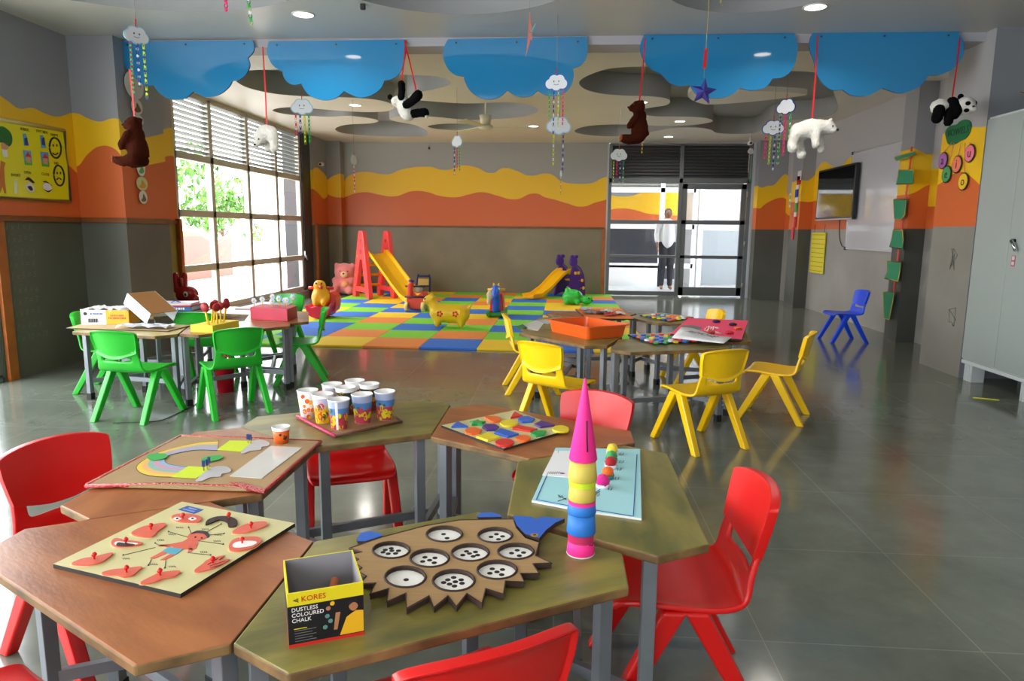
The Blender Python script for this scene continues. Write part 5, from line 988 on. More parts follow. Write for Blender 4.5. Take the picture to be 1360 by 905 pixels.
MB().ell((sx + .03, sy + .04, .34), (.07, .06, .06)).build('bag', mat('grey_cloth', '#b5a898', .8), so_)
for z, y in ((.385, 0), (.235, -.04)): MB().cyl((sx - .15, sy + y, z), (sx + .15, sy + y, z), .013, n=10).build('handlebar', mat('dark_grip', '#26262c', .5), so_)
for dx, dy in ((-.12, -.06), (.12, -.06), (-.13, .2), (.13, .2)):
    w = MB().cyl((sx + dx - .022, sy + dy, .092), (sx + dx + .022, sy + dy, .092), .07, n=24).build('wheel', mat('cream_wheel', '#e8d98a', .5), so_, bevel=.006); MB().cyl((sx + dx - .027, sy + dy, .092), (sx + dx + .027, sy + dy, .092), .036, n=20).build('hub', mat('grey_hub', '#8a8f98', .4), w)
# orange duck rocker
dx_, dy_ = -3.2, 9.08
dk = thing('duck_rocker', 'yellow duck rocker with a red tub base beside the window', 'rocking toy', (dx_, dy_, Z0))
mb = MB().loop(smooth([(dx_ - .17, dy_ - .16, .2), (dx_ - .13, dy_ - .16, .07), (dx_, dy_ - .16, .025), (dx_ + .13, dy_ - .16, .07), (dx_ + .19, dy_ - .16, .24), (dx_ + .12, dy_ - .16, .17), (dx_, dy_ - .16, .19), (dx_ - .1, dy_ - .16, .17)], 3), (0, .34, 0)); mb.build('tub', MG, dk, bevel=.02)
mb = MB().loop(smooth([(dx_ + .06, dy_ - .02, .1), (dx_ + .18, dy_ - .02, .12), (dx_ + .2, dy_ - .02, .3), (dx_ + .12, dy_ - .02, .36), (dx_ + .04, dy_ - .02, .3)], 3), (0, .22, 0)); mb.build('seat_back', mat('rocker_red', '#e0301e', .35), dk, bevel=.02)
mb = MB().ell((dx_, dy_, .3), (.13, .12, .15)).ell((dx_ - .01, dy_ - .02, .45), (.085, .08, .08)).cap([(dx_ - .08, dy_ - .03, .3), (dx_ - .05, dy_ - .1, .22)], [.05, .04]).cap([(dx_ + .09, dy_ - .05, .3), (dx_ + .07, dy_ - .12, .22)], [.05, .04]); mb.build('body', mat('duck_yellow', '#fbae12', .35), dk, remesh=.016)
MB().cap([(dx_ + .02, dy_ - .09, .44), (dx_ + .045, dy_ - .125, .435)], [.028, .02]).build('beak', mat('beak_red', '#d8391e', .4), dk)
for s in (-1, 1): MB().cyl((dx_ + s * .07, dy_, .42), (dx_ + s * .17, dy_, .42), .02, n=12).build('handle', mat('rocker_red', '#e0301e', .35), dk); MB().ell((dx_ + s * .035, dy_ - .085, .485), (.011, .01, .014), seg=10, ring=8).build('eye', INK, dk)
# green hippo hopper
hx, hy = .24, 11.3
hp = thing('hopper_animal', 'green inflatable animal lying on the mat beside the small slide', 'hopper toy', (hx, hy, Z0))
mb = MB().ell((hx - .06, hy, .15), (.17, .12, .125)).ell((hx + .17, hy - .03, .1), (.1, .085, .07)).ell((hx - .14, hy, .25), (.05, .07, .06)).cap([(hx + .03, hy - .09, .18), (hx + .02, hy - .11, .24)], [.035, .03])
for ddx, ddy in ((-.16, -.09), (.02, -.1), (-.16, .09), (.05, .09)): mb.ell((hx + ddx, hy + ddy, .072), (.045, .04, .045))
mb.cap([(hx + .2, hy - .05, .1), (hx + .25, hy - .06, .15)], [.03, .02]); mb.build('body', mat('hopper_green', '#2fbf45', .35), hp, remesh=.015)
MB().ell((hx + .2, hy - .1, .14), (.012, .01, .014), seg=10, ring=8).build('eye', INK, hp); MB().ell((hx + .255, hy - .09, .1), (.02, .02, .015), seg=10, ring=8).build('snout_patch', mat('dark_green_print', '#14602a', .4), hp)
# pink teddy
tx, ty = -3.99, 12.62
td = thing('plush_teddy', 'big pink plush teddy sitting in the corner behind the large slide', 'plush toy', (tx, ty, Z0)); PKP = mat('pink_plush', '#f0857e', .95, bump=.5, bscale=140, sheen=.6)
mb = MB().ell((tx, ty, .19), (.2, .17, .18)).ell((tx, ty - .02, .42), (.19, .16, .165)).ell((tx - .14, ty - .02, .53), (.06, .035, .06)).ell((tx + .15, ty - .02, .53), (.06, .035, .06)).cap([(tx - .16, ty - .06, .26), (tx - .1, ty - .17, .17)], [.07, .06]).cap([(tx + .15, ty - .06, .26), (tx + .1, ty - .17, .18)], [.07, .06]).cap([(tx - .12, ty - .1, .1), (tx - .16, ty - .2, .09)], [.08, .075]).cap([(tx + .1, ty - .1, .1), (tx + .14, ty - .2, .09)], [.08, .075]); mb.build('body', PKP, td, remesh=.02, fur=.012)
MB().ell((tx + .04, ty - .165, .38), (.07, .05, .055)).build('muzzle', mat('cream_plush', '#f4c48a', .95, sheen=.5), td); MB().ell((tx + .04, ty - .215, .4), (.02, .012, .014), seg=10, ring=8).build('nose', INK, td)
for s in (-1, 1): MB().ell((tx + .035 + s * .07, ty - .165, .44), (.012, .01, .014), seg=10, ring=8).build('eye', INK, td)
MB().ell((tx + .06, ty - .21, .21), (.07, .04, .06)).build('held_heart', mat('orange_plush', '#f4a060', .95, sheen=.4), td)
# small blue framed toy chair behind the slide
qx, qy = -2.62, 13.12
bc_ = thing('toy_easel', 'small blue-framed toy with a yellow panel against the back wall', 'toy', (qx, qy, Z0))
mb = MB()
for s in (-1, 1): mb.tube([(qx + s * .13, qy - .08, Z0 + .012), (qx + s * .12, qy, .3), (qx + s * .1, qy + .02, .36)], .016, 8)
mb.tube([(qx - .11, qy, .33), (qx + .11, qy, .33)], .016, 8).tube([(qx - .13, qy - .04, .14), (qx + .13, qy - .04, .14)], .014, 8); mb.build('frame', mat('navy_plastic', '#20306a', .4), bc_); MB().box((qx, qy - .03, .22), (.2, .02, .12), (-.25, 0, 0)).build('panel', mat('pale_yellow_panel', '#d8b860', .5), bc_)
# red rabbit chair near the window
ax, ay = -4.2, 7.5
ra = thing('rabbit_chair', 'red plastic rabbit-shaped toy chair by the left pillar', 'toy chair', (ax, ay, 0)); RRD = mat('rabbit_red', '#a8141c', .25)
mb = MB().ell((ax, ay, .22), (.16, .14, .2)).ell((ax + .05, ay - .05, .46), (.125, .11, .105)).cap([(ax + .12, ay - .08, .44), (ax + .17, ay - .11, .42)], [.06, .05])
for s in (-1, 1): mb.cap([(ax - .045 + s * .042, ay + .02 * s, .5), (ax - .06 + s * .042, ay + .02 * s, .62), (ax - .045 + s * .042, ay + .02 * s, .68)], [.035, .042, .03], k=7)
for s in (-1, 1): mb.ell((ax + s * .09, ay - .08, .05), (.06, .09, .05))
mb.build('body', RRD, ra, remesh=.013); e_ = MB().ell((ax + .085, ay - .148, .475), (.026, .014, .03)).build('eye', WHITEP, ra); MB().ell((ax + .09, ay - .16, .472), (.012, .008, .016), seg=10, ring=8).build('pupil', INK, e_)
for s in (-1, 1): MB().cap([(ax - .05 + s * .042, ay - .03, .52), (ax - .055 + s * .042, ay - .035, .63)], [.014, .018]).build('inner_ear', mat('pale_red', '#c8584e', .35), ra)

mb = MB().tube(smooth([atz(x, y, .004) for x, y in ((150, 562), (190, 561), (212, 559), (228, 553), (255, 540), (270, 530))], 3, False), .003, 5); tag(mb.build('floor_cable', INK), 'thin black cable lying on the floor by the front green chairs', 'cable')
# ------------------------------------------------------------------ blue cloud boards on the beam
BOARD = mat('gloss_blue_board', '#2884bb', .07, spec=.6, coat=.4)
YBD = 6.17
LOBES = [
 [[(158.6, 55), (335, 53.5)], [(335, 53.5), (337.5, 61), (336, 69), (329, 77)], [(329, 77), (331.5, 87), (326, 99), (317, 106), (308, 107.5)], [(308, 107.5), (304, 115), (295, 123), (284, 128), (273, 129), (265, 126), (257, 121.5)], [(257, 121.5), (246, 130.5), (235, 132.5), (222, 130), (211, 123), (204, 113.5)], [(204, 113.5), (192, 113.5), (183, 107), (174, 96)], [(174, 96), (164, 87), (158, 77), (156, 66), (158.6, 55)]],
 [[(357, 55), (537, 52.5)], [(537, 52.5), (538.5, 63), (537, 80), (530, 98), (520, 105), (510.5, 107)], [(510.5, 107), (506, 117), (496, 125), (485, 129), (474, 129), (457, 121)], [(457, 121), (448, 129), (438, 132.5), (426, 132.5), (413, 128), (405, 120), (400, 111)], [(400, 111), (392, 112.7), (383, 110), (377, 103), (375, 95)], [(375, 95), (364, 88.5), (357, 78), (354.5, 66), (357, 55)]],
 [[(595, 52), (779, 48.5)], [(779, 48.5), (780.7, 60), (779, 75), (772, 86), (761, 91)], [(761, 91), (762, 102), (757, 116), (747, 125), (735, 127.5), (724, 126), (714, 120.5)], [(714, 120.5), (706, 127), (696, 129), (686, 127.5), (674, 120)], [(674, 120), (663, 129), (648, 132), (634, 128), (623, 119), (617, 107), (616, 101.5)], [(616, 101.5), (604, 99), (594, 90), (588.5, 76), (589.5, 63), (595, 52)]],
 [[(855, 46.5), (1055, 44.5)], [(1055, 44.5), (1059.5, 62), (1056, 84), (1048, 97), (1038, 103), (1026, 104.5)], [(1026, 104.5), (1018, 115), (1004, 119.5), (993, 119.5), (983, 116)], [(983, 116), (973, 125), (958, 130), (940, 130), (926, 126), (916, 113)], [(916, 113), (902, 114.3), (889, 109.5), (878, 98)], [(878, 98), (865, 92), (854, 78), (850, 62), (855, 46.5)]],
 [[(1080, 43.5), (1272, 41.5)], [(1272, 41.5), (1280, 55), (1279, 74), (1268, 90), (1250, 99), (1234, 100)], [(1234, 100), (1222, 114), (1206, 122), (1192, 123.5), (1172, 117)], [(1172, 117), (1158, 125), (1144, 128), (1130, 126), (1119, 119)], [(1119, 119), (1105, 119.5), (1093, 111), (1085, 98), (1082, 83)], [(1082, 83), (1076, 66), (1076, 53), (1080, 43.5)]]]
BL = ['leftmost blue cloud-shaped board, next to the left pillar', 'blue cloud-shaped board, second from the left pillar', 'blue cloud-shaped board in the middle of the beam', 'blue cloud-shaped board behind the hanging star', 'rightmost blue cloud-shaped board, next to the right pillar']
for L, lab in zip(LOBES, BL):
    P = []
    for l in L: P += smooth(l, 5, False)[:-1] if len(l) > 2 else [l[0]]
    t = thing('hanging_cloud_board', lab, 'cloud board', tuple(aty(*P[0], YBD)), 0, 'blue cloud boards')
    Q = [aty(x, y, YBD) for x, y in P]; MB().loop([Vector((p.x, YBD, p.z)) for p in Q], (0, .02, 0), 0, 1).build('board', [BOARD, mat('board_edge', '#0f4f80', .4)], t)
    x0, x1 = Q[0].x, aty(*L[0][1], YBD).x
    for f in (.06, .5, .94):
        MB().cyl((x0 + (x1 - x0) * f, YBD - .004, Q[0].z - .03), (x0 + (x1 - x0) * f, YBD, Q[0].z - .03), .008, n=10).build('screw', INK, t)
# ------------------------------------------------------------------ hanging things
RIB = mat('red_ribbon', '#d01818', .45); STR = mat('grey_string', '#8d8a80', .7); YSTR = mat('yellow_string', '#c9b64a', .7)
NEON = {k: mat('chain_' + k, v, .55) for k, v in dict(pink='#f0287a', blue='#123f9a', lime='#c8e020', green='#1fb04a', white='#e8ecf0', red='#e83a4a').items()}
def ribbon(t, pts, w=.01, m=RIB, name='ribbon'):
    mb = MB(); P = [Vector(p) for p in pts]
    for a, b in zip(P, P[1:]):
        v = [mb.bm.verts.new(a + Vector((-w / 2, 0, 0))), mb.bm.verts.new(a + Vector((w / 2, 0, 0))), mb.bm.verts.new(b + Vector((w / 2, 0, 0))), mb.bm.verts.new(b + Vector((-w / 2, 0, 0)))]; mb.bm.faces.new(v)
    return mb.build(name, m, t, solid=.0015)
def chain(t, p, ln, cols, rad=.012, tilt=0):
    n = max(3, int(ln / (rad * 1.55))); mb = MB(); ms = [NEON[c] for c in cols]
    for k in range(n):
        z = p.z - rad - k * rad * 1.55; c = Vector((p.x + tilt * k, p.y, z)); ax = k % 2; N_ = 8; w = rad * .42
        for j in range(N_):
            a0, a1 = 2 * PI * j / N_, 2 * PI * (j + 1) / N_
            def q(a, s): 
                x, zz = rad * .8 * math.cos(a), rad * math.sin(a); return c + (Vector((x, s * w, zz)) if ax == 0 else Vector((s * w, x, zz)))
            f = mb.bm.faces.new([mb.bm.verts.new(v) for v in (q(a0, -1), q(a1, -1), q(a1, 1), q(a0, 1))]); f.material_index = k % len(ms)
    mb.build('paper_chain', ms, t, solid=.001)
CLW = mat('cloud_foam_white', '#e6eaee', .6); CLB = mat('cloud_edge_blue', '#1f55c0', .5); CLP = mat('cloud_edge_pale', '#9fd0e4', .5)
def mobile(lab, px, py, Y, w, rz, chains, edge=CLB, top=None, face=True, strm=RIB):
    p = aty(px, py, Y); top = top or ZC
    t = thing('hanging_cloud', lab, 'hanging cloud', p, 0, 'cloud mobiles'); R = Matrix.Rotation(rz, 4, 'Z'); M = Matrix.Translation(p) @ R
    def rad(a):
        best = 0
        for cx_, cz_, r_ in ((-.25, -.04, .19), (.25, -.05, .19), (-.1, .1, .2), (.14, .11, .19), (.0, -.1, .2)):
            dx, dz = math.cos(a), math.sin(a); bq = dx * cx_ + dz * cz_; disc = bq * bq - (cx_ * cx_ + cz_ * cz_ - r_ * r_)
            if disc > 0: best = max(best, bq + math.sqrt(disc))
        return best
    def out(k): return [M @ Vector((w * (rad(a) + k - 1) * math.cos(a) , 0, w * (rad(a) + k - 1) * math.sin(a))) for a in [2 * PI * i / 56 for i in range(56)]]
    n_ = (R @ Vector((0, 1, 0))).normalized()
    MB().loop([q - n_ * .003 for q in out(1.04)], n_ * .006).build('edge', edge, t); MB().loop([q - n_ * .005 for q in out(1.0)], n_ * .01).build('cloud', CLW, t)
    if face:
        mb = MB()
        for s in (-.1, .1):
            c = M @ Vector((s * w, -.007, .05 * w)); mb.ell(c, (.018 * w, .006, .035 * w), seg=10, ring=8)
        mb.tube([M @ Vector((x * w, -.007, (-.09 + 3 * x * x) * w)) for x in (-.1, -.05, 0, .05, .1)], .008 * w, 5); mb.build('face_lettering', INK, t)
    mb = MB(); mb.tube([p + Vector((0, 0, w * .3)), p + Vector((.002, 0, w * .3 + .05))], .004, 5, 0).tube([p + Vector((.002, 0, w * .3 + .05)), (p.x, p.y, top)], .0018, 5, 1); mb.build('string', [strm, STR], t)
    k = len(chains)
    for i, (ln, cols) in enumerate(chains):
        f = (i + .5) / k - .5; q = M @ Vector((f * w * .75, 0, -.27 * w)); chain(t, q, ln, cols, max(.0085, w * .055))
    return t
W4 = lambda a, b, c, d: [(a, ('pink', 'pink', 'white')), (b, ('blue', 'blue', 'white')), (c, ('lime', 'lime', 'white')), (d, ('green', 'green', 'white'))]
mobile('cloud mobile closest to the camera on the left, above the left brown bear', 181, 47, 4.6, .17, 1.0, [(.32, ('pink', 'green')), (.28, ('blue', 'blue', 'white')), (.36, ('lime', 'lime', 'blue'))], CLP)
mobile('cloud mobile hanging between the white bear and the panda', 401, 142, 6.75, .22, .1, [(.26, ('pink', 'pink', 'pink', 'white')), (.19, ('blue', 'blue', 'white')), (.3, ('lime',)), (.29, ('green',))], CLP)
mobile('smiling cloud mobile before the middle blue board', 739, 110, 5.6, .19, -.15, [(.22, ('green',)), (.33, ('blue', 'blue', 'white')), (.3, ('lime', 'lime', 'white')), (.27, ('pink',))], CLB)
mobile('pale cloud mobile directly below and behind the smiling cloud', 742, 167, 6.9, .25, .2, [(.3, ('lime', 'lime', 'white')), (.38, ('blue', 'blue', 'white'))], CLP, face=False)
mobile('small cloud mobile just below the ceiling fan', 607, 188, 8.3, .2, -.75, [(.33, ('blue', 'blue', 'white')), (.27, ('pink', 'red')), (.3, ('lime', 'green'))], CLP, face=False)
mobile('edge-on cloud mobile with pink chain at the left of the back wall', 470, 213, 9.0, .2, 1.45, [(.35, ('pink', 'white', 'red'))], CLP, face=False)
mobile('grey-white cloud mobile in front of the louvres over the glass screen', 822, 206, 9.2, .22, 0, [(.3, ('lime', 'lime', 'white')), (.22, ('pink',)), (.3, ('blue', 'blue', 'white')), (.3, ('green', 'green', 'white'))], CLW)
mobile('turned cloud mobile behind the right brown bear', 855, 153, 6.8, .19, 1.35, [(.3, ('pink', 'lime')), (.2, ('green', 'green', 'white'))], CLB, face=False)
mobile('upper navy-edged cloud mobile beside the white polar bear', 1044, 142, 6.5, .2, -.9, [(.3, ('lime', 'blue')), (.36, ('pink',)), (.33, ('green', 'green', 'white'))], mat('cloud_edge_navy', '#1a2f80', .5), face=False)
mobile('lower navy-edged cloud mobile left of the white polar bear', 1027, 170, 7.2, .22, -.3, [(.24, ('pink',)), (.3, ('lime',)), (.34, ('blue', 'blue', 'white')), (.3, ('green', 'green', 'white'))], _mats['cloud_edge_navy'])
mobile('tiny cloud mobile with red tail in front of the back wall near the glass screen', 745, 231, 9.6, .13, 1.4, [(.24, ('red', 'white', 'green'))], CLP, face=False)
mobile('small cloud mobile at the right end of the louvres, under the security camera', 997, 201, 11.8, .14, .6, [(.3, ('red', 'white')), (.45, ('white', 'green'))], CLW, face=False)
for lab, px, Y, z0, ln, cols, tl in (('short pink paper chain hanging at the top left edge of the picture', 300, 4.4, 2.72, .22, ('pink',), .0), ('lime and green paper chain hanging at the top, right of the pink one', 326, 4.4, 2.78, .36, ('lime', 'white', 'green', 'green'), .002)):
    p = aty(px, 5, Y); t = thing('hanging_paper_chain', lab, 'paper chain', (p.x, Y, ZC), 0, 'loose paper chains'); MB().tube([(p.x, Y, ZC + .2), (p.x, Y, z0)], .0018, 5).build('string', STR, t); chain(t, Vector((p.x, Y, z0)), ln, cols, .013, tl)
# plush animals
BRN = mat('brown_plush', '#3a160b', .95, bump=.6, bscale=160, spec=.05); WPL = mat('white_plush', '#dedcd4', .95, bump=.9, bscale=120, sheen=.1, spec=.1); BPL = mat('black_plush', '#0a0a0c', .95, bump=.6, bscale=160, spec=.08); LBR = mat('tan_plush', '#8a4a22', .95)
def plush(lab, px, py, Y, k, rz, rot, parts, ribs, attach, group='hanging plush animals'):
    """parts: name -> (material, [(kind, args)]) in units of k around the centre; ribs: list of local tie points; attach: world top points"""
    p = aty(px, py, Y); M = Matrix.Translation(p) @ Matrix.Rotation(rz, 4, 'Z') @ Matrix.Rotation(rot, 4, 'Y')
    t = thing('hanging_plush', lab, 'plush toy', p, 0, group)
    for nm, m, items, rem in parts:
        mb = MB()
        for it in items:
            if it[0] == 'e':
                r = it[2] if hasattr(it[2], '__len__') else (it[2],) * 3; q = M @ (Vector(it[1]) * k); E_ = (M.to_3x3()).to_euler(); mb.ell(q, [x * k for x in r], E_)
            else: mb.cap([M @ (Vector(v) * k) for v in it[1]], [x * k for x in it[2]])
        mb.build(nm, m, t, remesh=rem * k if rem else 0, fur=k * (.05 if m is WPL else .028) if rem else 0, smooth=None if rem else True, smoothit=3)
    for a, b in zip(ribs, attach): ribbon(t, [b, (Vector(b) + M @ (Vector(a) * k)) / 2 + Vector((.004, 0, 0)), M @ (Vector(a) * k)], .012)
    return t
# seated brown bear, facing left: x = forward (left in the picture is -x)
def brown(lab, px, py, Y, k, mirror, at):
    s = -1
    P = [('body', BRN, [('e', (.03, 0, -.1), (.2, .2, .3)), ('e', (.02, 0, .16), (.16, .16, .2)), ('e', (-.02, 0, .40), (.16, .15, .15)), ('e', (-.16, 0, .37), (.09, .08, .075)), ('e', (.06, .1, .5), .05), ('e', (.06, -.1, .5), .05), ('c', [(-.06, -.17, .18), (-.2, -.17, .0), (-.22, -.15, -.06)], (.085, .07, .06)), ('c', [(-.06, .17, .18), (-.2, .17, 0)], (.085, .07)), ('c', [(.02, -.14, -.28), (-.2, -.16, -.33), (-.32, -.16, -.3)], (.13, .1, .085)), ('c', [(.02, .14, -.28), (-.2, .16, -.33), (-.32, .16, -.3)], (.13, .1, .085)), ('e', (.2, 0, -.2), .06)], .035),
         ('nose', INK, [('e', (-.245, 0, .39), (.025, .03, .025))], 0), ('paw_pad', LBR, [('e', (-.39, -.16, -.29), (.03, .06, .07)), ('e', (-.39, .16, -.29), (.03, .06, .07))], 0), ('eye', INK, [('e', (-.13, -.11, .44), .018)], 0)]
    return plush(lab, px, py, Y, k, 0, 0, P, [(0, 0, .52)], [at])
brown('brown plush bear hanging on a red ribbon by the left pillar', 181, 193, 4.9, .36, 0, tuple(aty(172, 92, 4.9)))
brown('brown plush bear hanging on a red ribbon left of the star', 848, 166, 6.05, .36, 0, tuple(aty(857, 50, 6.13)))
# white bear hanging on its back (left), head down
P = [('body', WPL, [('e', (0, 0, .12), (.26, .24, .2)), ('e', (-.16, -.05, 0), (.16, .15, .17)), ('e', (-.2, -.16, -.16), (.08, .08, .07)), ('c', [(.16, -.1, .08), (.2, -.1, -.12), (.2, -.12, -.28)], (.13, .1, .09)), ('c', [(.12, .12, .06), (.14, .12, -.24)], (.12, .09)), ('c', [(-.05, .15, .02), (-.06, .15, -.24)], (.1, .085)), ('e', (-.22, .1, .1), .05), ('e', (-.26, -.1, .08), .05)], .04), ('nose', INK, [('e', (-.22, -.235, -.17), (.035, .025, .022))], 0), ('eye', INK, [('e', (-.13, -.2, -.04), .018)], 0)]
plush('white plush bear folded over a red ribbon before the window louvres', 355, 184, 6.1, .36, 0, 0, P, [(0, 0, .32)], [tuple(aty(349, 62, 6.16))])
# polar bear standing in the air, facing right
P = [('body', WPL, [('c', [(-.22, 0, -.02), (0, 0, .06), (.14, 0, .06)], (.19, .19, .17)), ('c', [(.2, 0, .08), (.34, 0, .06)], (.15, .14)), ('e', (.42, -.05, -.0), (.09, .09, .075)), ('e', (.34, .11, .19), .045), ('e', (.36, -.1, .19), .045), ('c', [(.1, -.13, -.04), (.08, -.15, -.2), (.1, -.17, -.29)], (.1, .085, .09)), ('c', [(.18, .12, -.05), (.24, .12, -.25), (.26, .12, -.36)], (.09, .08, .08)), ('c', [(-.3, -.12, -.1), (-.36, -.13, -.3), (-.34, -.15, -.36)], (.11, .09, .1)), ('c', [(-.2, .12, -.12), (-.14, .12, -.36), (-.12, .1, -.46)], (.1, .09, .1))], .035), ('nose', INK, [('e', (.5, -.09, -.0), (.03, .035, .028))], 0), ('eye', INK, [('e', (.40, -.135, .07), .018), ('e', (.45, .05, .08), .018)], 0)]
plush('white plush polar bear hanging on a red ribbon left of the right blue board', 1076, 174, 6.05, .40, -.15, 0, P, [(.02, 0, .25)], [tuple(aty(1086, 46, 6.13))])
# upside-down panda
P = [('body', WPL, [('e', (0, 0, -.04), (.18, .17, .22)), ('e', (-.06, 0, .13), (.14, .14, .14)), ('e', (.06, 0, -.2), (.16, .15, .13)), ('e', (-.22, 0, .1), (.1, .12, .12))], .035),
     ('limbs', BPL, [('c', [(-.06, -.12, .18), (-.04, -.13, .32), (-.05, -.12, .45)], (.09, .085, .095)), ('c', [(.06, -.16, .0), (.22, -.2, .08), (.34, -.2, .2)], (.1, .1, .12))], .035), ('limbs', BPL, [('c', [(.14, -.02, -.18), (.3, -.04, -.16), (.46, -.04, -.15)], (.1, .1, .11))], .035), ('ear', BPL, [('e', (-.33, -.05, .19), (.06, .05, .06))], 0), ('foot_pad', WPL, [('e', (.5, -.05, -.24), (.04, .06, .04))], 0)]
P[1] = ('leg', BPL, P[1][2][:1], .035); P.insert(2, ('leg', BPL, [('c', [(.06, -.16, .0), (.22, -.2, .08), (.34, -.2, .2)], (.1, .1, .12))], .035)); P[3] = ('arm', P[3][1], P[3][2], .035)
plush('black and white plush panda hanging upside down by its legs', 538, 141, 6.0, .37, 0, 0, P, [(-.05, -.12, .5), (.3, -.2, .3)], [tuple(aty(539, 54, 6.13)), tuple(aty(537, 54, 6.13))])
# right panda
P = [('body', WPL, [('e', (-.22, .05, .1), (.2, .18, .17)), ('e', (.22, -.08, .1), (.2, .19, .19)), ('e', (.3, -.24, .02), (.09, .07, .07))], .035), ('torso', BPL, [('c', [(-.02, -.02, .16), (.04, -.1, .02), (-.02, -.16, -.1)], (.14, .13, .1)), ('e', (.02, 0, .05), (.12, .18, .17))], .035), ('leg', BPL, [('c', [(-.3, -.08, .02), (-.36, -.14, -.16)], (.12, .12))], .035), ('leg', BPL, [('c', [(-.08, -.1, -.02), (-.14, -.18, -.24)], (.11, .1))], .035),
     ('ear', BPL, [('e', (.43, -.02, .16), (.06, .05, .06))], 0), ('ear', BPL, [('e', (.12, -.06, .29), (.06, .05, .06))], 0), ('eye_patch', BPL, [('e', (.18, -.255, .12), (.055, .03, .045))], 0), ('eye_patch', BPL, [('e', (.17, -.245, -.02), (.055, .035, .04))], 0), ('nose', INK, [('e', (.27, -.31, .05), (.03, .02, .02))], 0)]
plush('black and white plush panda hanging over the vowel sign', 1264, 148, 5.95, .37, 0, 0, P, [(-.02, 0, .26)], [tuple(aty(1275, 50, 6.13))])
# star
p = aty(934, 122, 5.0); t = thing('hanging_star', 'purple foil star hanging on a yellow string before the blue cloud board', 'hanging star', p, 0)
mb = MB(); R1, R2 = .092, .04; ring_ = [Vector((p.x + (R1 if i % 2 == 0 else R2) * math.sin(i * PI / 5 + .12), p.y, p.z + (R1 if i % 2 == 0 else R2) * math.cos(i * PI / 5 + .12))) for i in range(10)]
vs = [mb.bm.verts.new(v) for v in ring_]; f_ = mb.bm.verts.new(p + Vector((0, -.028, 0))); b_ = mb.bm.verts.new(p + Vector((0, .028, 0)))
for i in range(10):
    a = mb.bm.faces.new((vs[i], vs[(i + 1) % 10], f_)); a.material_index = i % 2; a = mb.bm.faces.new((vs[(i + 1) % 10], vs[i], b_)); a.material_index = i % 2
mb.build('star_body', [mat('foil_violet', '#5a3aa0', .25, metal=.4), mat('foil_indigo', '#3f58b0', .25, metal=.4)], t, smooth=False)
ribbon(t, [p + Vector((.005, 0, .28)), p + Vector((.0, 0, .15))], .022, RIB); mb = MB().tube([p + Vector((0, 0, .09)), p + Vector((0, 0, .16))], .0015, 5, 0).tube([p + Vector((.004, 0, .27)), (p.x + .01, p.y, 3.06)], .002, 5, 1); mb.build('string', [STR, YSTR], t)
mb = MB().tube([(p.x + .1, p.y - .1, 3.05), (p.x + .09, p.y - .1, 2.8), (p.x + .062, p.y - .1, 2.68), (p.x + .075, p.y - .1, 2.66)], .004, 6); tag(mb.build('hanging_ribbon_end', YSTR), 'loose yellow ribbon end hanging from the ceiling right of the star', 'ribbon')
# twisted paper star seen edge on
p = aty(704, 42, 4.4); t = thing('hanging_paper_star', 'rainbow paper twist hanging near the top centre of the picture', 'paper decoration', p, 0)
mb = MB(); cols = [mat('twist_%d' % i, h, .6) for i, h in enumerate(('#f0907a', '#8fd0e0', '#c9d890', '#e0a0a8'))]
for i, (dx, dz) in enumerate(((-.004, .13), (.035, .06), (-.012, .0), (.012, -.04), (-.025, -.13), (.006, .03))):
    d = Vector((dx, 0, dz)); c = p + Vector((0, .004 * i, -.01)); w = Vector((.012, .006, .004))
    f = mb.bm.faces.new([mb.bm.verts.new(v) for v in (c - w, c + w, c + d)]); f.material_index = i % 4
mb.build('paper', cols, t, solid=.001); MB().tube([p + Vector((-.004, 0, .11)), (p.x - .002, p.y, ZC + .2)], .0014, 5).build('string', STR, t)
# ceiling fan, cameras
fz = 2.46; p = aty(645, 166, 9.3); t = thing('ceiling_fan', 'cream ceiling fan hanging at the back of the room', 'fan', (p.x, p.y, ZC)); CRM = mat('cream_enamel', '#d8d2b4', .4)
hz = p.z; MB().cyl((p.x, p.y, ZC + .26), (p.x, p.y, hz + .08), .013, n=10).build('rod', CRM, t); MB().lathe([(.0001, hz + .12), (.085, hz + .12), (.06, hz + .0), (.0001, hz)], (p.x, p.y, 0), 20).build('canopy', CRM, t); MB().lathe([(.0001, hz), (.09, hz - .01), (.1, hz - .03), (.08, hz - .055), (.0001, hz - .065)], (p.x, p.y, 0), 24).build('motor', CRM, t)
for k in range(3):
    a = .15 + k * 2 * PI / 3; d = Vector((math.cos(a), math.sin(a), 0)); n_ = Vector((-d.y, d.x, .12)); c = Vector((p.x, p.y, hz - .03)); MB().loop([c + d * .1 - n_ * .05, c + d * .62 - n_ * .065, c + d * .62 + n_ * .065, c + d * .1 + n_ * .05], (0, 0, .006)).build('blade', CRM, t)
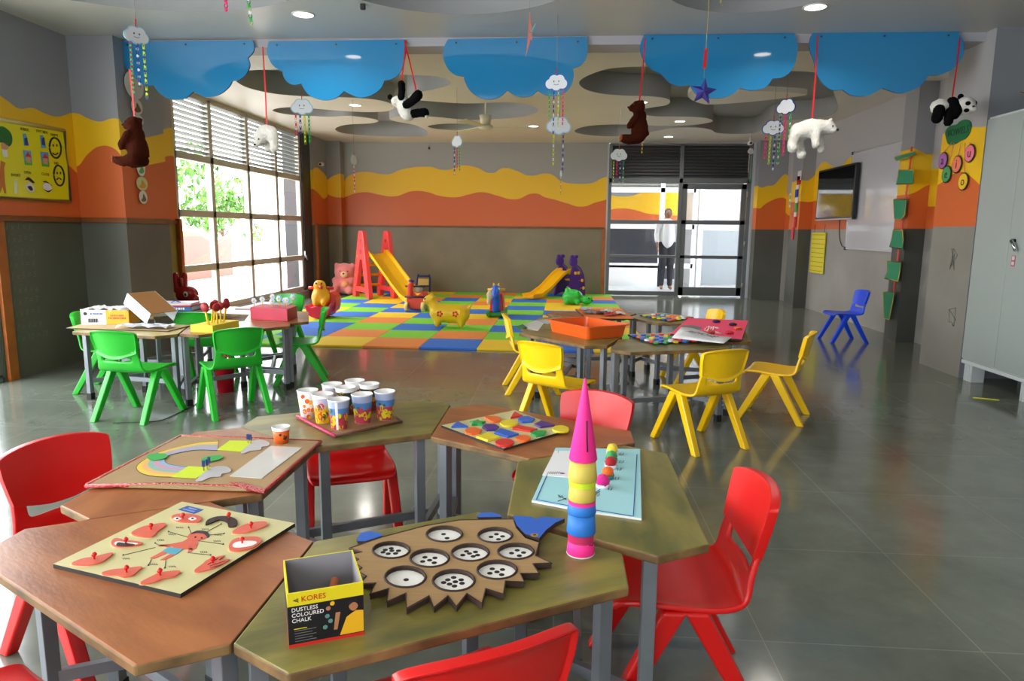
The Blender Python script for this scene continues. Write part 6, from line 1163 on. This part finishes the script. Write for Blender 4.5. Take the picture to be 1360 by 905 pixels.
for lab, q in (('white security camera on the ceiling at the right end of the louvres', aty(996, 190, 12.6)), ('white bracket light on the wall past the window', atx(427, 218, -4.40)), ('small black hook box on the near ceiling', atz(482, 9, ZC - .02)), ('small black box high on the back wall', aty(570, 197, YB - .03))):
    blk = 'black' in lab; t = thing('ceiling_camera' if not blk else 'wall_mount_box', lab, 'camera' if 'camera' in lab else 'fixture', q)
    if not blk: MB().cyl(q, q + Vector((0, 0, .13)) if 'camera' in lab else q + Vector((-.04, .0, .0)), .012, n=8).build('mount', WHITE, t); MB().cyl(q + Vector((0, -.07, -.01)), q + Vector((0, .05, 0)), .035, n=14).build('body', WHITE, t, bevel=.004); MB().cyl(q + Vector((0, -.075, -.01)), q + Vector((0, -.069, -.01)), .022, n=12).build('lens', INK, t)
    else: MB().box(q, (.035, .03, .04)).build('body', INK, t, bevel=.004); MB().cyl(q + Vector((.0, 0, .02)), q + Vector((0.005, 0, .05)), .004, n=6).build('clip', INK, t)
# bare hooks with strings
for i, (px, py, Y, dz, lab) in enumerate(((741, 27, 5.6, 0, 'x'),)): pass
# ------------------------------------------------------------------ wall things
# vowel sign on the right pillar
GRC = mat('dark_green_foam', '#0f6a3c', .7); XP = XRC - .012
V1 = lambda pts: zp(1120, 150, 6.8, pts)
vs_ = thing('hanging_vowel_sign', 'green VOWELS cloud with five hanging letter discs on the right pillar', 'wall sign', tuple(atx(1272, 185, XRC)))
MB().loop([atx(x, y, XP) for x, y in smooth(V1([(920, 170), (960, 120), (1020, 105), (1050, 78), (1100, 60), (1140, 80), (1150, 120), (1135, 180), (1100, 230), (1050, 255), (1000, 282), (950, 285), (930, 240)]), 4)], (.008, 0, 0)).build('cloud', GRC, vs_)
def wallM(px, py, X, off): p = atx(px, py, X); p.x = X - off; return frameM(p, (0, -1, 0), (0, 0, 1))
text('VOWELS', .085, wallM(*V1([(1035, 170)])[0], XP, .001), mat('dark_green_ink', '#06331c', .7), vs_, ext=.001)
for x, y, ch_, col in ((903, 432, 'a', '#a862a8'), (935, 555, 'e', '#4a9a5a'), (1028, 465, 'i', '#f08062'), (1085, 620, 'o', '#f0c020'), (1145, 365, 'u', '#f07a90')):
    c = atx(*V1([(x, y)])[0], XP); r = .075; P = lambda k: [Vector((XP, c.y + r * k * math.cos(a), c.z + r * k * math.sin(a))) for a in [2 * PI * j / 28 for j in range(28)]]
    d = MB().loop(P(1), (-.004, 0, 0)).build('letter_disc_rim', INK, vs_); MB().loop([p + Vector((-.004, 0, 0)) for p in P(.88)], (-.003, 0, 0)).build('disc_face', mat('disc_' + ch_, col, .6), d)
    text(ch_, .11, frameM(Vector((XP - .008, c.y, c.z)), (0, -1, 0), (0, 0, 1)), INK, d, ext=.001)
    q = atx(*V1([(x + (1040 - x) * .35 + 30, 270)])[0], XP); MB().tube([c + Vector((0, 0, r)), q], .003, 5).build('string', mat('pink_string', '#d8707a', .6), vs_)
# green pennants on a ribbon
pn = thing('hanging_pennant_strip', 'vertical red ribbon of six green paper pennants on the right wall', 'pennants', tuple(atx(1196, 300, 3.74))); XQ = 3.735
PP = [[(1191, 209), (1218, 201), (1219.5, 205.5), (1194, 214)], [(1197, 226), (1217, 226), (1216, 244), (1194, 245)], [(1190, 265), (1207.5, 265), (1205, 285), (1200, 292), (1191, 291)], [(1189.5, 306), (1202, 306), (1203, 318), (1202, 331), (1185, 328)], [(1181, 347), (1200, 348.5), (1198, 363), (1196, 374), (1178, 370), (1182, 360)], [(1176, 388), (1190.5, 388), (1189, 400), (1184, 425), (1177, 423)]]
def rp(x, y): return atx(x, y, XQ)
mb = MB(); mb.tube([rp(1211, 195), rp(1208, 225), rp(1203, 262), rp(1198, 300), rp(1192, 345), rp(1187, 390)], .011, 6); mb.build('ribbon', mat('coral_ribbon', '#e0503f', .5), pn)
for P_ in PP:
    d = MB().loop([rp(x, y) + Vector((-.02, 0, 0)) for x, y in P_], (-.006, 0, 0)).build('pennant', mat('pennant_green', '#2f8a62', .7), pn); mb = MB()
    Q = [rp(x, y) + Vector((-.026, 0, 0)) for x, y in P_]; mb.tube(Q + [Q[0]], .006, 4); mb.build('gold_border', mat('gold_dots', '#c8b04a', .5), d)
# red, white and blue strip
st = thing('hanging_letter_strip', 'red, blue and green paper strip hanging on the far right pilaster', 'paper strip', tuple(atx(1061, 270, 3.755)))
segs = [((1063, 227), (1058, 240), '#e2dcd8'), ((1062, 234), (1058, 246), '#c81a1a'), ((1060, 246), (1056, 252), '#e6e0e0'), ((1059, 252), (1055, 263), '#2040b0'), ((1059, 262), (1055, 270), '#e4dede'), ((1058, 270), (1054, 282), '#2fa838'), ((1057, 282), (1053, 288), '#e8e0e0'), ((1057, 288), (1051, 302), '#c81a22'), ((1054, 302), (1050, 318), '#e0303a')]
for i, (a, b, col) in enumerate(segs):
    p, q = atx(*a, 3.765), atx(*b, 3.765); y0 = atx(a[0] + 2, a[1], 3.765).y; w = .075
    MB().bx(3.752, 3.764, p.y - w * (1 - .06 * i), p.y + w * (1 - .06 * i), q.z, p.z).build('paper_segment', mat('strip_' + col[1:], col, .7), st)
# TV
tv = thing('wall_tv', 'black flat TV mounted on the right wall', 'TV', (3.9, 10.5, 1.77)); ty0, ty1, tz0, tz1 = 9.78, 11.15, 1.40, 2.14
TM = lambda p: Vector(p); x0 = 3.86
MB().bx(x0, x0 + .05, ty0, ty1, tz0, tz1).build('housing', BLACK, tv, bevel=.006); MB().bx(x0 - .002, x0, ty0 + .03, ty1 - .03, tz0 + .04, tz1 - .03).build('screen', mat('tv_screen', '#08090b', .06, spec=.8), tv); MB().bx(x0 - .004, x0 + .0, ty0, ty1, tz0 - .004, tz0 + .014).build('bezel', mat('silver_strip', '#b8bcc4', .3, metal=.6), tv); MB().bx(x0 + .05, XR, 10.25, 10.65, 1.6, 1.95).build('mount', DARK, tv)
# whiteboard
wb = thing('wall_mount_whiteboard', 'glossy whiteboard on the right wall beside the TV', 'whiteboard', (XR, 9.3, 1.65)); MB().bx(XR - .03, XR, 8.52, 10.12, 1.0, 2.29).build('panel', mat('whiteboard_enamel', '#c4c2c8', .09, spec=.6), wb)
mb = MB()
for a in ((8.51, 10.13, .99, 1.01), (8.51, 10.13, 2.28, 2.3), (8.51, 8.53, .99, 2.3), (10.11, 10.13, .99, 2.3)): mb.bx(XR - .038, XR, *a)
mb.build('trim_frame', mat('white_alu', '#c8c6ca', .35, metal=.5), wb)
for y, z in ((10.12, 1.0), (10.12, 2.29)): MB().box((XR - .03, y, z), (.03, .04, .04)).build('corner', BLACK, wb, bevel=.004)
# yellow pocket chart and cables
pc = thing('hanging_pocket_chart', 'yellow pocket chart hanging below the TV', 'chart', (XR, 10.7, 1.0)); ya, yb_, za, zb_ = atx(1095, 335, XR - .02).y, atx(1077, 335, XR - .02).y, atx(1085, 363, XR - .02).z, atx(1085, 309, XR - .02).z
MB().bx(XR - .025, XR - .012, ya, yb_, za, zb_).build('panel', mat('chart_yellow', '#e0cf2a', .6), pc)
mb = MB()
for k in range(9): zz = za + (zb_ - za) * (k + .5) / 9; mb.bx(XR - .028, XR - .025, ya + .03, yb_ - .03, zz - .004, zz + .004)
mb.build('pocket_print', mat('chart_lines', '#8a8020', .6), pc); mb = MB()
for y in (ya + .08, yb_ - .08): mb.tube([(XR - .015, y, zb_), (XR - .01, y, zb_ + .12)], .003, 5)
mb.build('cord', INK, pc)
mb = MB().tube(smooth([(XR - .012, 10.45, 1.4), (XR - .012, 10.4, 1.15), (XR - .012, 10.25, 1.02), (XR - .012, 10.05, 1.1), (XR - .012, 9.9, 1.3), (XR - .012, 9.88, 1.4)], 4, False), .006, 6); tag(mb.build('hanging_cable', INK), 'thin black cable looping under the TV', 'cable')
sw = thing('switch_plate', 'pale switch plate on the far right wall beyond the hanging strip', 'switch', tuple(atx(1051, 266, XR))); c = atx(1051, 266, XR); MB().box((XR - .008, c.y, c.z), (.016, .16, .24)).build('plate', WHITE, sw, bevel=.004)
for dz in (-.05, .05): MB().box((XR - .018, c.y, c.z + dz), (.008, .1, .06)).build('rocker', mat('grey_switch', '#a5a8ac', .4), sw, bevel=.002)
# poster on the left wall
XPO = XL + .012; pz_ = lambda x, y: atx(x, y, XPO); L0 = lambda pts: zp(0, 120, 5.03, pts)
po = thing('wall_mount_poster', 'yellow opposites poster with faces, eyes and houses on the left wall', 'poster', tuple(pz_(50, 220)))
cr = [pz_(-14, 156), pz_(85, 173.5), pz_(93, 268), pz_(-14, 262)]
MB().loop(cr, (-.008, 0, 0)).build('sheet', mat('poster_yellow', '#e6dc10', .3), po); mb = MB(); mb.tube(cr + [cr[0]], .02, 4); mb.build('tape_border', mat('masking_tape', '#cdb870', .6), po)
PM = {k: mat('poster_' + k, v, .5) for k, v in dict(green='#1f6a2a', brown='#a8582a', white='#e4e0e0', sky='#5aa0d8', red='#c8282a', grass='#5ab03a', navy='#1f3a7a', skin='#d89a70', giraffe='#c8742a').items()}
def pp(name, pts, m, off=.002, sm=3):
    P = [pz_(x, y) + Vector((off, 0, 0)) for x, y in (smooth(L0(pts), sm) if sm else L0(pts))]; return MB().loop(P, (.0015, 0, 0)).build(name, PM[m] if m in PM else m, po)
pp('tree_print', [(-10, 250), (25, 245), (70, 285), (80, 340), (60, 375), (20, 350), (-20, 340)], 'green'); pp('figure_print', [(10, 350), (50, 355), (52, 390), (30, 400), (10, 385)], 'skin'); pp('figure_dress_print', [(10, 395), (45, 395), (52, 445), (20, 448)], 'white', sm=0); pp('giraffe_print', [(5, 470), (35, 485), (25, 520), (30, 600), (40, 690), (28, 690), (15, 640), (0, 690), (-10, 600)], 'giraffe', sm=0)
for bx_ in (150, 265):
    pp('scene_print', [(bx_, 290 if bx_ < 200 else 300), (bx_ + 20, 290 if bx_ < 200 else 300), (bx_ + 42, 370 if bx_ < 200 else 385), (bx_ + 8, 370 if bx_ < 200 else 385)], 'sky', sm=0); pp('scene_detail_print', [(bx_ + 10, 320), (bx_ + 28, 315), (bx_ + 34, 370), (bx_ + 12, 365)], 'navy', .004, 0)
    dy = 0 if bx_ < 200 else 10; pp('house_card_print', [(bx_ + 2, 400 + dy), (bx_ + 55, 405 + dy), (bx_ + 62, 502 + dy), (bx_ + 15, 498 + dy)], 'sky', sm=0); pp('house_lawn_print', [(bx_ + 10, 470 + dy), (bx_ + 60, 470 + dy), (bx_ + 62, 502 + dy), (bx_ + 15, 498 + dy)], 'grass', .004, 0); pp('house_print', [(bx_ + 20, 440 + dy), (bx_ + 48, 445 + dy), (bx_ + 50, 485 + dy), (bx_ + 22, 480 + dy)], 'skin', .005, 0); pp('roof_print', [(bx_ + 14, 442 + dy), (bx_ + 30, 412 + dy), (bx_ + 56, 448 + dy)], 'red', .006, 0)
def poly(name, cx, cy, rx, ry, rot, mouth):
    c, s = math.cos(rot), math.sin(rot); f = lambda a, k=1: (cx + (rx * k * math.cos(a)) * c - (ry * k * math.sin(a)) * s, cy + (rx * k * math.cos(a)) * s + (ry * k * math.sin(a)) * c)
    mb = MB(); P = [pz_(*q) + Vector((.003, 0, 0)) for q in L0([f(2 * PI * i / 26) for i in range(26)])]; mb.tube(P + [P[0], P[1]], .0075, 5)
    for ex in (-.35, .3): q = pz_(*L0([(cx + rx * ex, cy - ry * .25)])[0]) + Vector((.003, 0, 0)); mb.ell(q, (.003, .008, .012), seg=8, ring=6)
    mb.tube([pz_(*q) + Vector((.003, 0, 0)) for q in L0([(cx + rx * u, cy + ry * (.45 + mouth * (1 - 4 * u * u) * .22)) for u in (-.45, -.25, 0, .25, .45)])], .005, 5); mb.build('face_print', INK, po)
poly('h', 367, 385, 38, 68, -.12, 1); poly('s', 392, 570, 34, 68, -.12, -1)
for cx in (195, 312):
    pp('eye_white_print', [(cx - 28, 640), (cx, 615), (cx + 32, 650), (cx + 25, 680), (cx - 8, 672)], 'white'); pp('eyebrow_print', [(cx - 30, 600 if cx < 250 else 612), (cx - 8, 580 if cx < 250 else 606), (cx + 32, 615 if cx < 250 else 640), (cx + 20, 620 if cx < 250 else 628), (cx - 10, 600 if cx < 250 else 616)], INK, .004); pp('eye_print', [(cx - 15, 645), (cx + 8, 640), (cx + 20, 665), (cx + 5, 670)] if cx < 250 else [(cx - 25, 660), (cx + 5, 672), (cx + 35, 660), (cx + 8, 682)], INK, .005)
pp('rabbit_print', [(95, 595), (105, 630), (112, 595), (112, 690), (95, 690)], PM['white'], sm=0)
for wd, x, y in (('INSIDE', 162, 262), ('OUT SIDE', 278, 278), ('HAPPY', 362, 300), ('SAD', 374, 488), ('SHORT', 103, 568), ('OPEN', 182, 550), ('CLOSE', 302, 562)):
    p = pz_(*L0([(x, y)])[0]) + Vector((.003, 0, 0)); text(wd, .03, frameM(p, (0, 1, 0), (0, 0, 1)), INK, po, ext=.0005)
# chalk sums on the left wall
CHK = mat('chalk_dust', '#6f7464', .9); cw_ = thing('wall_mount_chalk_writing', 'faint chalk multiplication sums written on the dark left wall', 'chalk writing', (XL, 5.4, .8))
for i, s in enumerate(('1 x 1 = 1', '1 x 2 = 2', '1 x 3 = 3', '1 x 4 = 4', '1 x 5 = 5', '1 x 6 = 6', '1 x 7 = 7', '1 x 8 = 8', '1 x 9 = 9', '1 x 10 = 10')): text(s, .074, frameM(Vector((XL + .0015, 5.15 + .006 * (i % 3), 1.19 - i * .098)), (0, 1, .06 * math.sin(i * 2.1)), (0, 0, 1)), CHK, cw_, 'chalk_lettering', .0004, 'LEFT', .25)
rn = random.Random(4)
for y, z, s, lb_ in ((6.25, .5, .14, 'lower pale chalk scribble on the right pillar beside the cupboard'), (6.3, 1.0, .17, 'upper pale chalk scribble on the right pillar beside the cupboard')): tag(MB().tube([(XRC - .002, y + rn.uniform(-s, s) * .5, z + rn.uniform(-s, s) * .7) for _ in range(9)], .002, 4).build('wall_mount_scribble', CHK), lb_, 'chalk scribble', 'chalk scribbles')
# garland of round pictures on the left pillar
XG_ = -3.86; gl = thing('hanging_disc_garland', 'hanging garland of seven round picture cards on the left pillar side', 'garland', tuple(atx(184, 180, XG_)))
for i, (x, y, rx_, rz_, c1, c2) in enumerate(((178, 113, .14, .12, '#d8d8d4', None), (181.5, 142, .085, .07, '#d8cfc0', '#6a4a34'), (183.5, 160, .075, .05, '#d8dadc', '#7a8a9a'), (187, 223, .062, .075, '#c8d4dc', '#6aa03a'), (188.5, 244, .085, .062, '#c8c890', '#e09a1e'), (190, 262, .062, .06, '#d4d2c4', '#6a5a3a'), (185.5, 182, .06, .06, '#d8d4cc', '#8a5a3a'))):
    c = atx(x, y, XG_); P = lambda k: [Vector((XG_, c.y + rx_ * k * math.cos(a), c.z + rz_ * k * math.sin(a))) for a in [2 * PI * j / 24 for j in range(24)]]
    d = MB().loop(P(1), (.004, 0, 0)).build('picture_card', mat('card_%d' % i, c1, .5), gl)
    if c2: mb = MB(); mb.loop([Vector((XG_ + .004, c.y + rx_ * u, c.z + rz_ * v)) for u, v in smooth([(-.6, -.5), (-.2, -.1), (0, .5), (.4, .1), (.65, -.4), (0, -.7)], 3)], (.001, 0, 0)); mb.build('card_print', mat('card_print_%d' % i, c2, .5), d)
MB().tube([atx(174, 95, XG_), atx(184, 180, XG_), atx(190, 265, XG_)], .003, 5).build('string', STR, gl)
# ------------------------------------------------------------------ steel cupboard, box on top
LK = mat('cupboard_enamel', '#9fa9a6', .35, spec=.5, var=.03, vscale=2); LKD = mat('cupboard_trim', '#c3cacb', .35)
lx, ly0, ly1, lz0, lz1 = 3.37, 5.10, 6.03, .15, 2.13
lk = thing('steel_cupboard', 'tall grey steel cupboard with two doors at the right', 'cupboard', (3.6, 5.56, 0)); XB = XR - .02
MB().bx(lx + .012, XB, ly0, ly1, lz0, lz1).bx(lx + .002, XB, ly0, ly1, lz0 - .012, lz0 + .02).build('body', LKD, lk, bevel=.004)
ym = 5.57
for a, b, hinge in ((ym + .002, ly1 - .012, 1), (ly0 + .012, ym - .002, 0)):
    d = MB().bx(lx - .006, lx + .012, a, b, lz0 + .03, lz1 - .02).build('door', LK, lk, bevel=.003)
    if not hinge:
        c = atx(1340, 325, lx); MB().cyl((lx - .03, ym - .07, c.z + .03), (lx - .006, ym - .07, c.z + .03), .014, n=14).build('lock', BLACK, d); MB().tube([(lx - .03, ym - .07, c.z + .03), (lx - .032, ym - .1, c.z - .0), (lx - .03, ym - .13, c.z - .045)], [.016, .014, .011], 10).build('handle', mat('chrome', '#c8ccd0', .15, metal=1), d)
        s = MB().bx(lx - .0075, lx - .006, ym - .1, ym - .055, c.z - .16, c.z - .08).build('sticker', mat('red_sticker', '#b83a44', .4), d); MB().bx(lx - .0085, lx - .0075, ym - .093, ym - .062, c.z - .115, c.z - .085).bx(lx - .0085, lx - .0075, ym - .093, ym - .062, c.z - .152, c.z - .125).build('sticker_print', mat('sticker_grey', '#c8c4c8', .5), d)
for y in (ly1 - .1, ly0 + .1):
    for x in (lx + .06, XB - .08): 
        mb = MB().bx(x - .05, x + .05, y - .055, y + .055, 0, lz0 - .012)
        for k in range(4): mb.bx(x - .054, x - .05, y - .045 + k * .027, y - .03 + k * .027, .0, lz0 - .013)
        mb.build('leg', LKD, lk)
MB().bx(XB - .01, XB, ly0 + .1, ly1 - .1, .0, .13).build('rear_skirt', DARK, lk)
bxx = thing('carton_box', 'open brown carton standing on top of the steel cupboard', 'box', (3.65, 5.5, lz1)); CB = mat('dark_kraft', '#8a5420', .8)
MB().bx(3.52, 3.525, 5.25, 5.72, lz1, lz1 + .1).bx(3.88, 3.885, 5.25, 5.72, lz1, lz1 + .1).bx(3.52, 3.885, 5.25, 5.255, lz1, lz1 + .1).bx(3.52, 3.885, 5.715, 5.72, lz1, lz1 + .1).bx(3.52, 3.885, 5.25, 5.72, lz1, lz1 + .004).build('carton', CB, bxx)
MB().loop([(3.52, 5.72, lz1 + .1), (3.88, 5.72, lz1 + .1), (3.8, 5.86, lz1 + .15), (3.48, 5.85, lz1 + .16)], (0, 0, .004)).build('flap', CB, bxx); MB().loop([(3.52, 5.25, lz1 + .1), (3.52, 5.72, lz1 + .1), (3.4, 5.66, lz1 + .13), (3.4, 5.32, lz1 + .13)], (0, 0, .004)).build('flap', CB, bxx)
rt = thing('red_tube', 'red rolled tube standing beside the carton on the cupboard', 'tube', (3.46, 5.2, lz1)); MB().cyl((3.46, 5.2, lz1), (3.46, 5.2, lz1 + .28), .035, n=18).build('roll', mat('red_roll', '#a8281e', .5), rt); MB().cyl((3.46, 5.2, lz1 + .28), (3.46, 5.2, lz1 + .286), .037, n=18).build('cap', mat('roll_cap', '#7a1a14', .5), rt)
# yellow stick on the floor
p = atz(1307, 530, 0); mb = MB(); mb.loop(smooth([(p.x - .07, p.y + .02, .001), (p.x - .03, p.y + .018, .001), (p.x + .07, p.y - .03, .001), (p.x + .072, p.y - .042, .001), (p.x - .03, p.y + .0, .001), (p.x - .072, p.y + .0, .001)], 2), (0, 0, .004)); tag(mb.build('paper_offcut', mat('yellow_offcut', '#e0dc3a', .6)), 'yellow paper offcut on the floor by the cupboard', 'paper scrap')
# ------------------------------------------------------------------ ceiling lights, daylight, camera
LAMP = mat('lamp_glow', '#fff6e8', emit=6); RIM = mat('lamp_rim', '#e9e9e6', .4)
DL = [((403, 19), 'the left of the two nearest round ceiling lights'), ((1083, 9), 'the right of the two nearest round ceiling lights'), ((472, 139.5), 'round ceiling light above the white hanging bear and panda'), ((708.7, 167.5), 'round ceiling light right of the ceiling fan'), ((852, 135.6), 'round ceiling light behind the right brown bear ribbon'), ((903, 161), 'round ceiling light beyond the hanging star'), ((888, 181.5), 'round ceiling light closest to the louvres over the glass door')]
FILL_LIGHTS = [(-2.3, 1.6), (1.7, 1.3), (-.3, -.9), (-2.6, -.8), (2.2, -1.0)]  # unseen fill lamps added to brighten the room, built like the ceiling fittings
for i, it in enumerate(DL + FILL_LIGHTS):
    p = atz(it[0][0], it[0][1], ZC) if i < len(DL) else Vector((it[0], it[1], ZC))
    if True:
        lab = it[1].replace('the left of', 'left one of').replace('the right of', 'right one of') if i < len(DL) else 'added fill light, unseen above or behind the camera'
        t = thing('ceiling_light', lab, 'light', (p.x, p.y, ZC), 0, 'recessed ceiling lights')
        mb = MB().lathe([(.088, ZC + .001), (.088, ZC - .006), (.074, ZC - .007), (.072, ZC + .001)], (p.x, p.y, 0)); mb.build('trim_ring', RIM, t)
        MB().cyl((p.x, p.y, ZC - .002), (p.x, p.y, ZC - .004), .073, n=24).build('diffuser', LAMP, t)
    la = bpy.data.lights.new('downlight', 'AREA'); la.shape = 'DISK'; la.size = .14; la.energy = LAMP_W; la.color = (1, .95, .87); la.spread = 2.6
    lo = bpy.data.objects.new('downlight_glow', la); lo.location = (p.x, p.y, ZC - .012); C.objects.link(lo)
W = bpy.data.worlds.new('World'); bpy.context.scene.world = W; W.use_nodes = True; bg = W.node_tree.nodes['Background']; bg.inputs[0].default_value = (.93, .97, 1, 1); bg.inputs[1].default_value = SKY_STRENGTH
def portal(c, sx, sy, rot):
    l = bpy.data.lights.new('daylight_portal', 'AREA'); l.shape = 'RECTANGLE'; l.size = sx; l.size_y = sy; l.cycles.is_portal = True
    o = bpy.data.objects.new('daylight_portal', l); o.location = c; o.rotation_euler = rot; C.objects.link(o)
portal((XLW - .2, 9.99, 1.45), 2.75, 4.1, (0, -PI / 2, 0)); portal((XL - .15, 1.3, 1.32), 2.6, 7.4, (0, -PI / 2, 0)); portal((-1.5, -3.15, 1.65), 3.8, 1.6, (PI / 2, 0, 0)); portal((2.1, YB + .15, 1.4), 2.7, 2.8, (-PI / 2, 0, 0))
s = bpy.data.lights.new('sun', 'SUN'); s.energy = SUN_E; s.angle = .03; s.color = (1, .96, .88); so = bpy.data.objects.new('sun', s); C.objects.link(so)
so.rotation_euler = Vector((-.35, .35, -1)).to_track_quat('-Z', 'Y').to_euler()
cam = bpy.data.cameras.new('camera'); co = bpy.data.objects.new('camera', cam); C.objects.link(co)
cam.sensor_fit = 'HORIZONTAL'; cam.sensor_width = 36; cam.lens = F / 1360 * 36; cam.clip_start = .05; cam.clip_end = 200
M = Matrix((RIGHT, UP, -FWD)).transposed().to_4x4(); M.translation = EYEP; co.matrix_world = M
sc = bpy.context.scene; sc.camera = co
sc.view_settings.view_transform = 'Standard'; sc.view_settings.look = 'None'; sc.view_settings.gamma = 1; sc.view_settings.use_curve_mapping = False; sc.view_settings.exposure = EXPOSURE
sc.cycles.use_denoising = True; sc.cycles.max_bounces = 10; sc.cycles.diffuse_bounces = 6; sc.cycles.glossy_bounces = 4; sc.cycles.transparent_max_bounces = 16; sc.cycles.caustics_reflective = False; sc.cycles.sample_clamp_indirect = 6
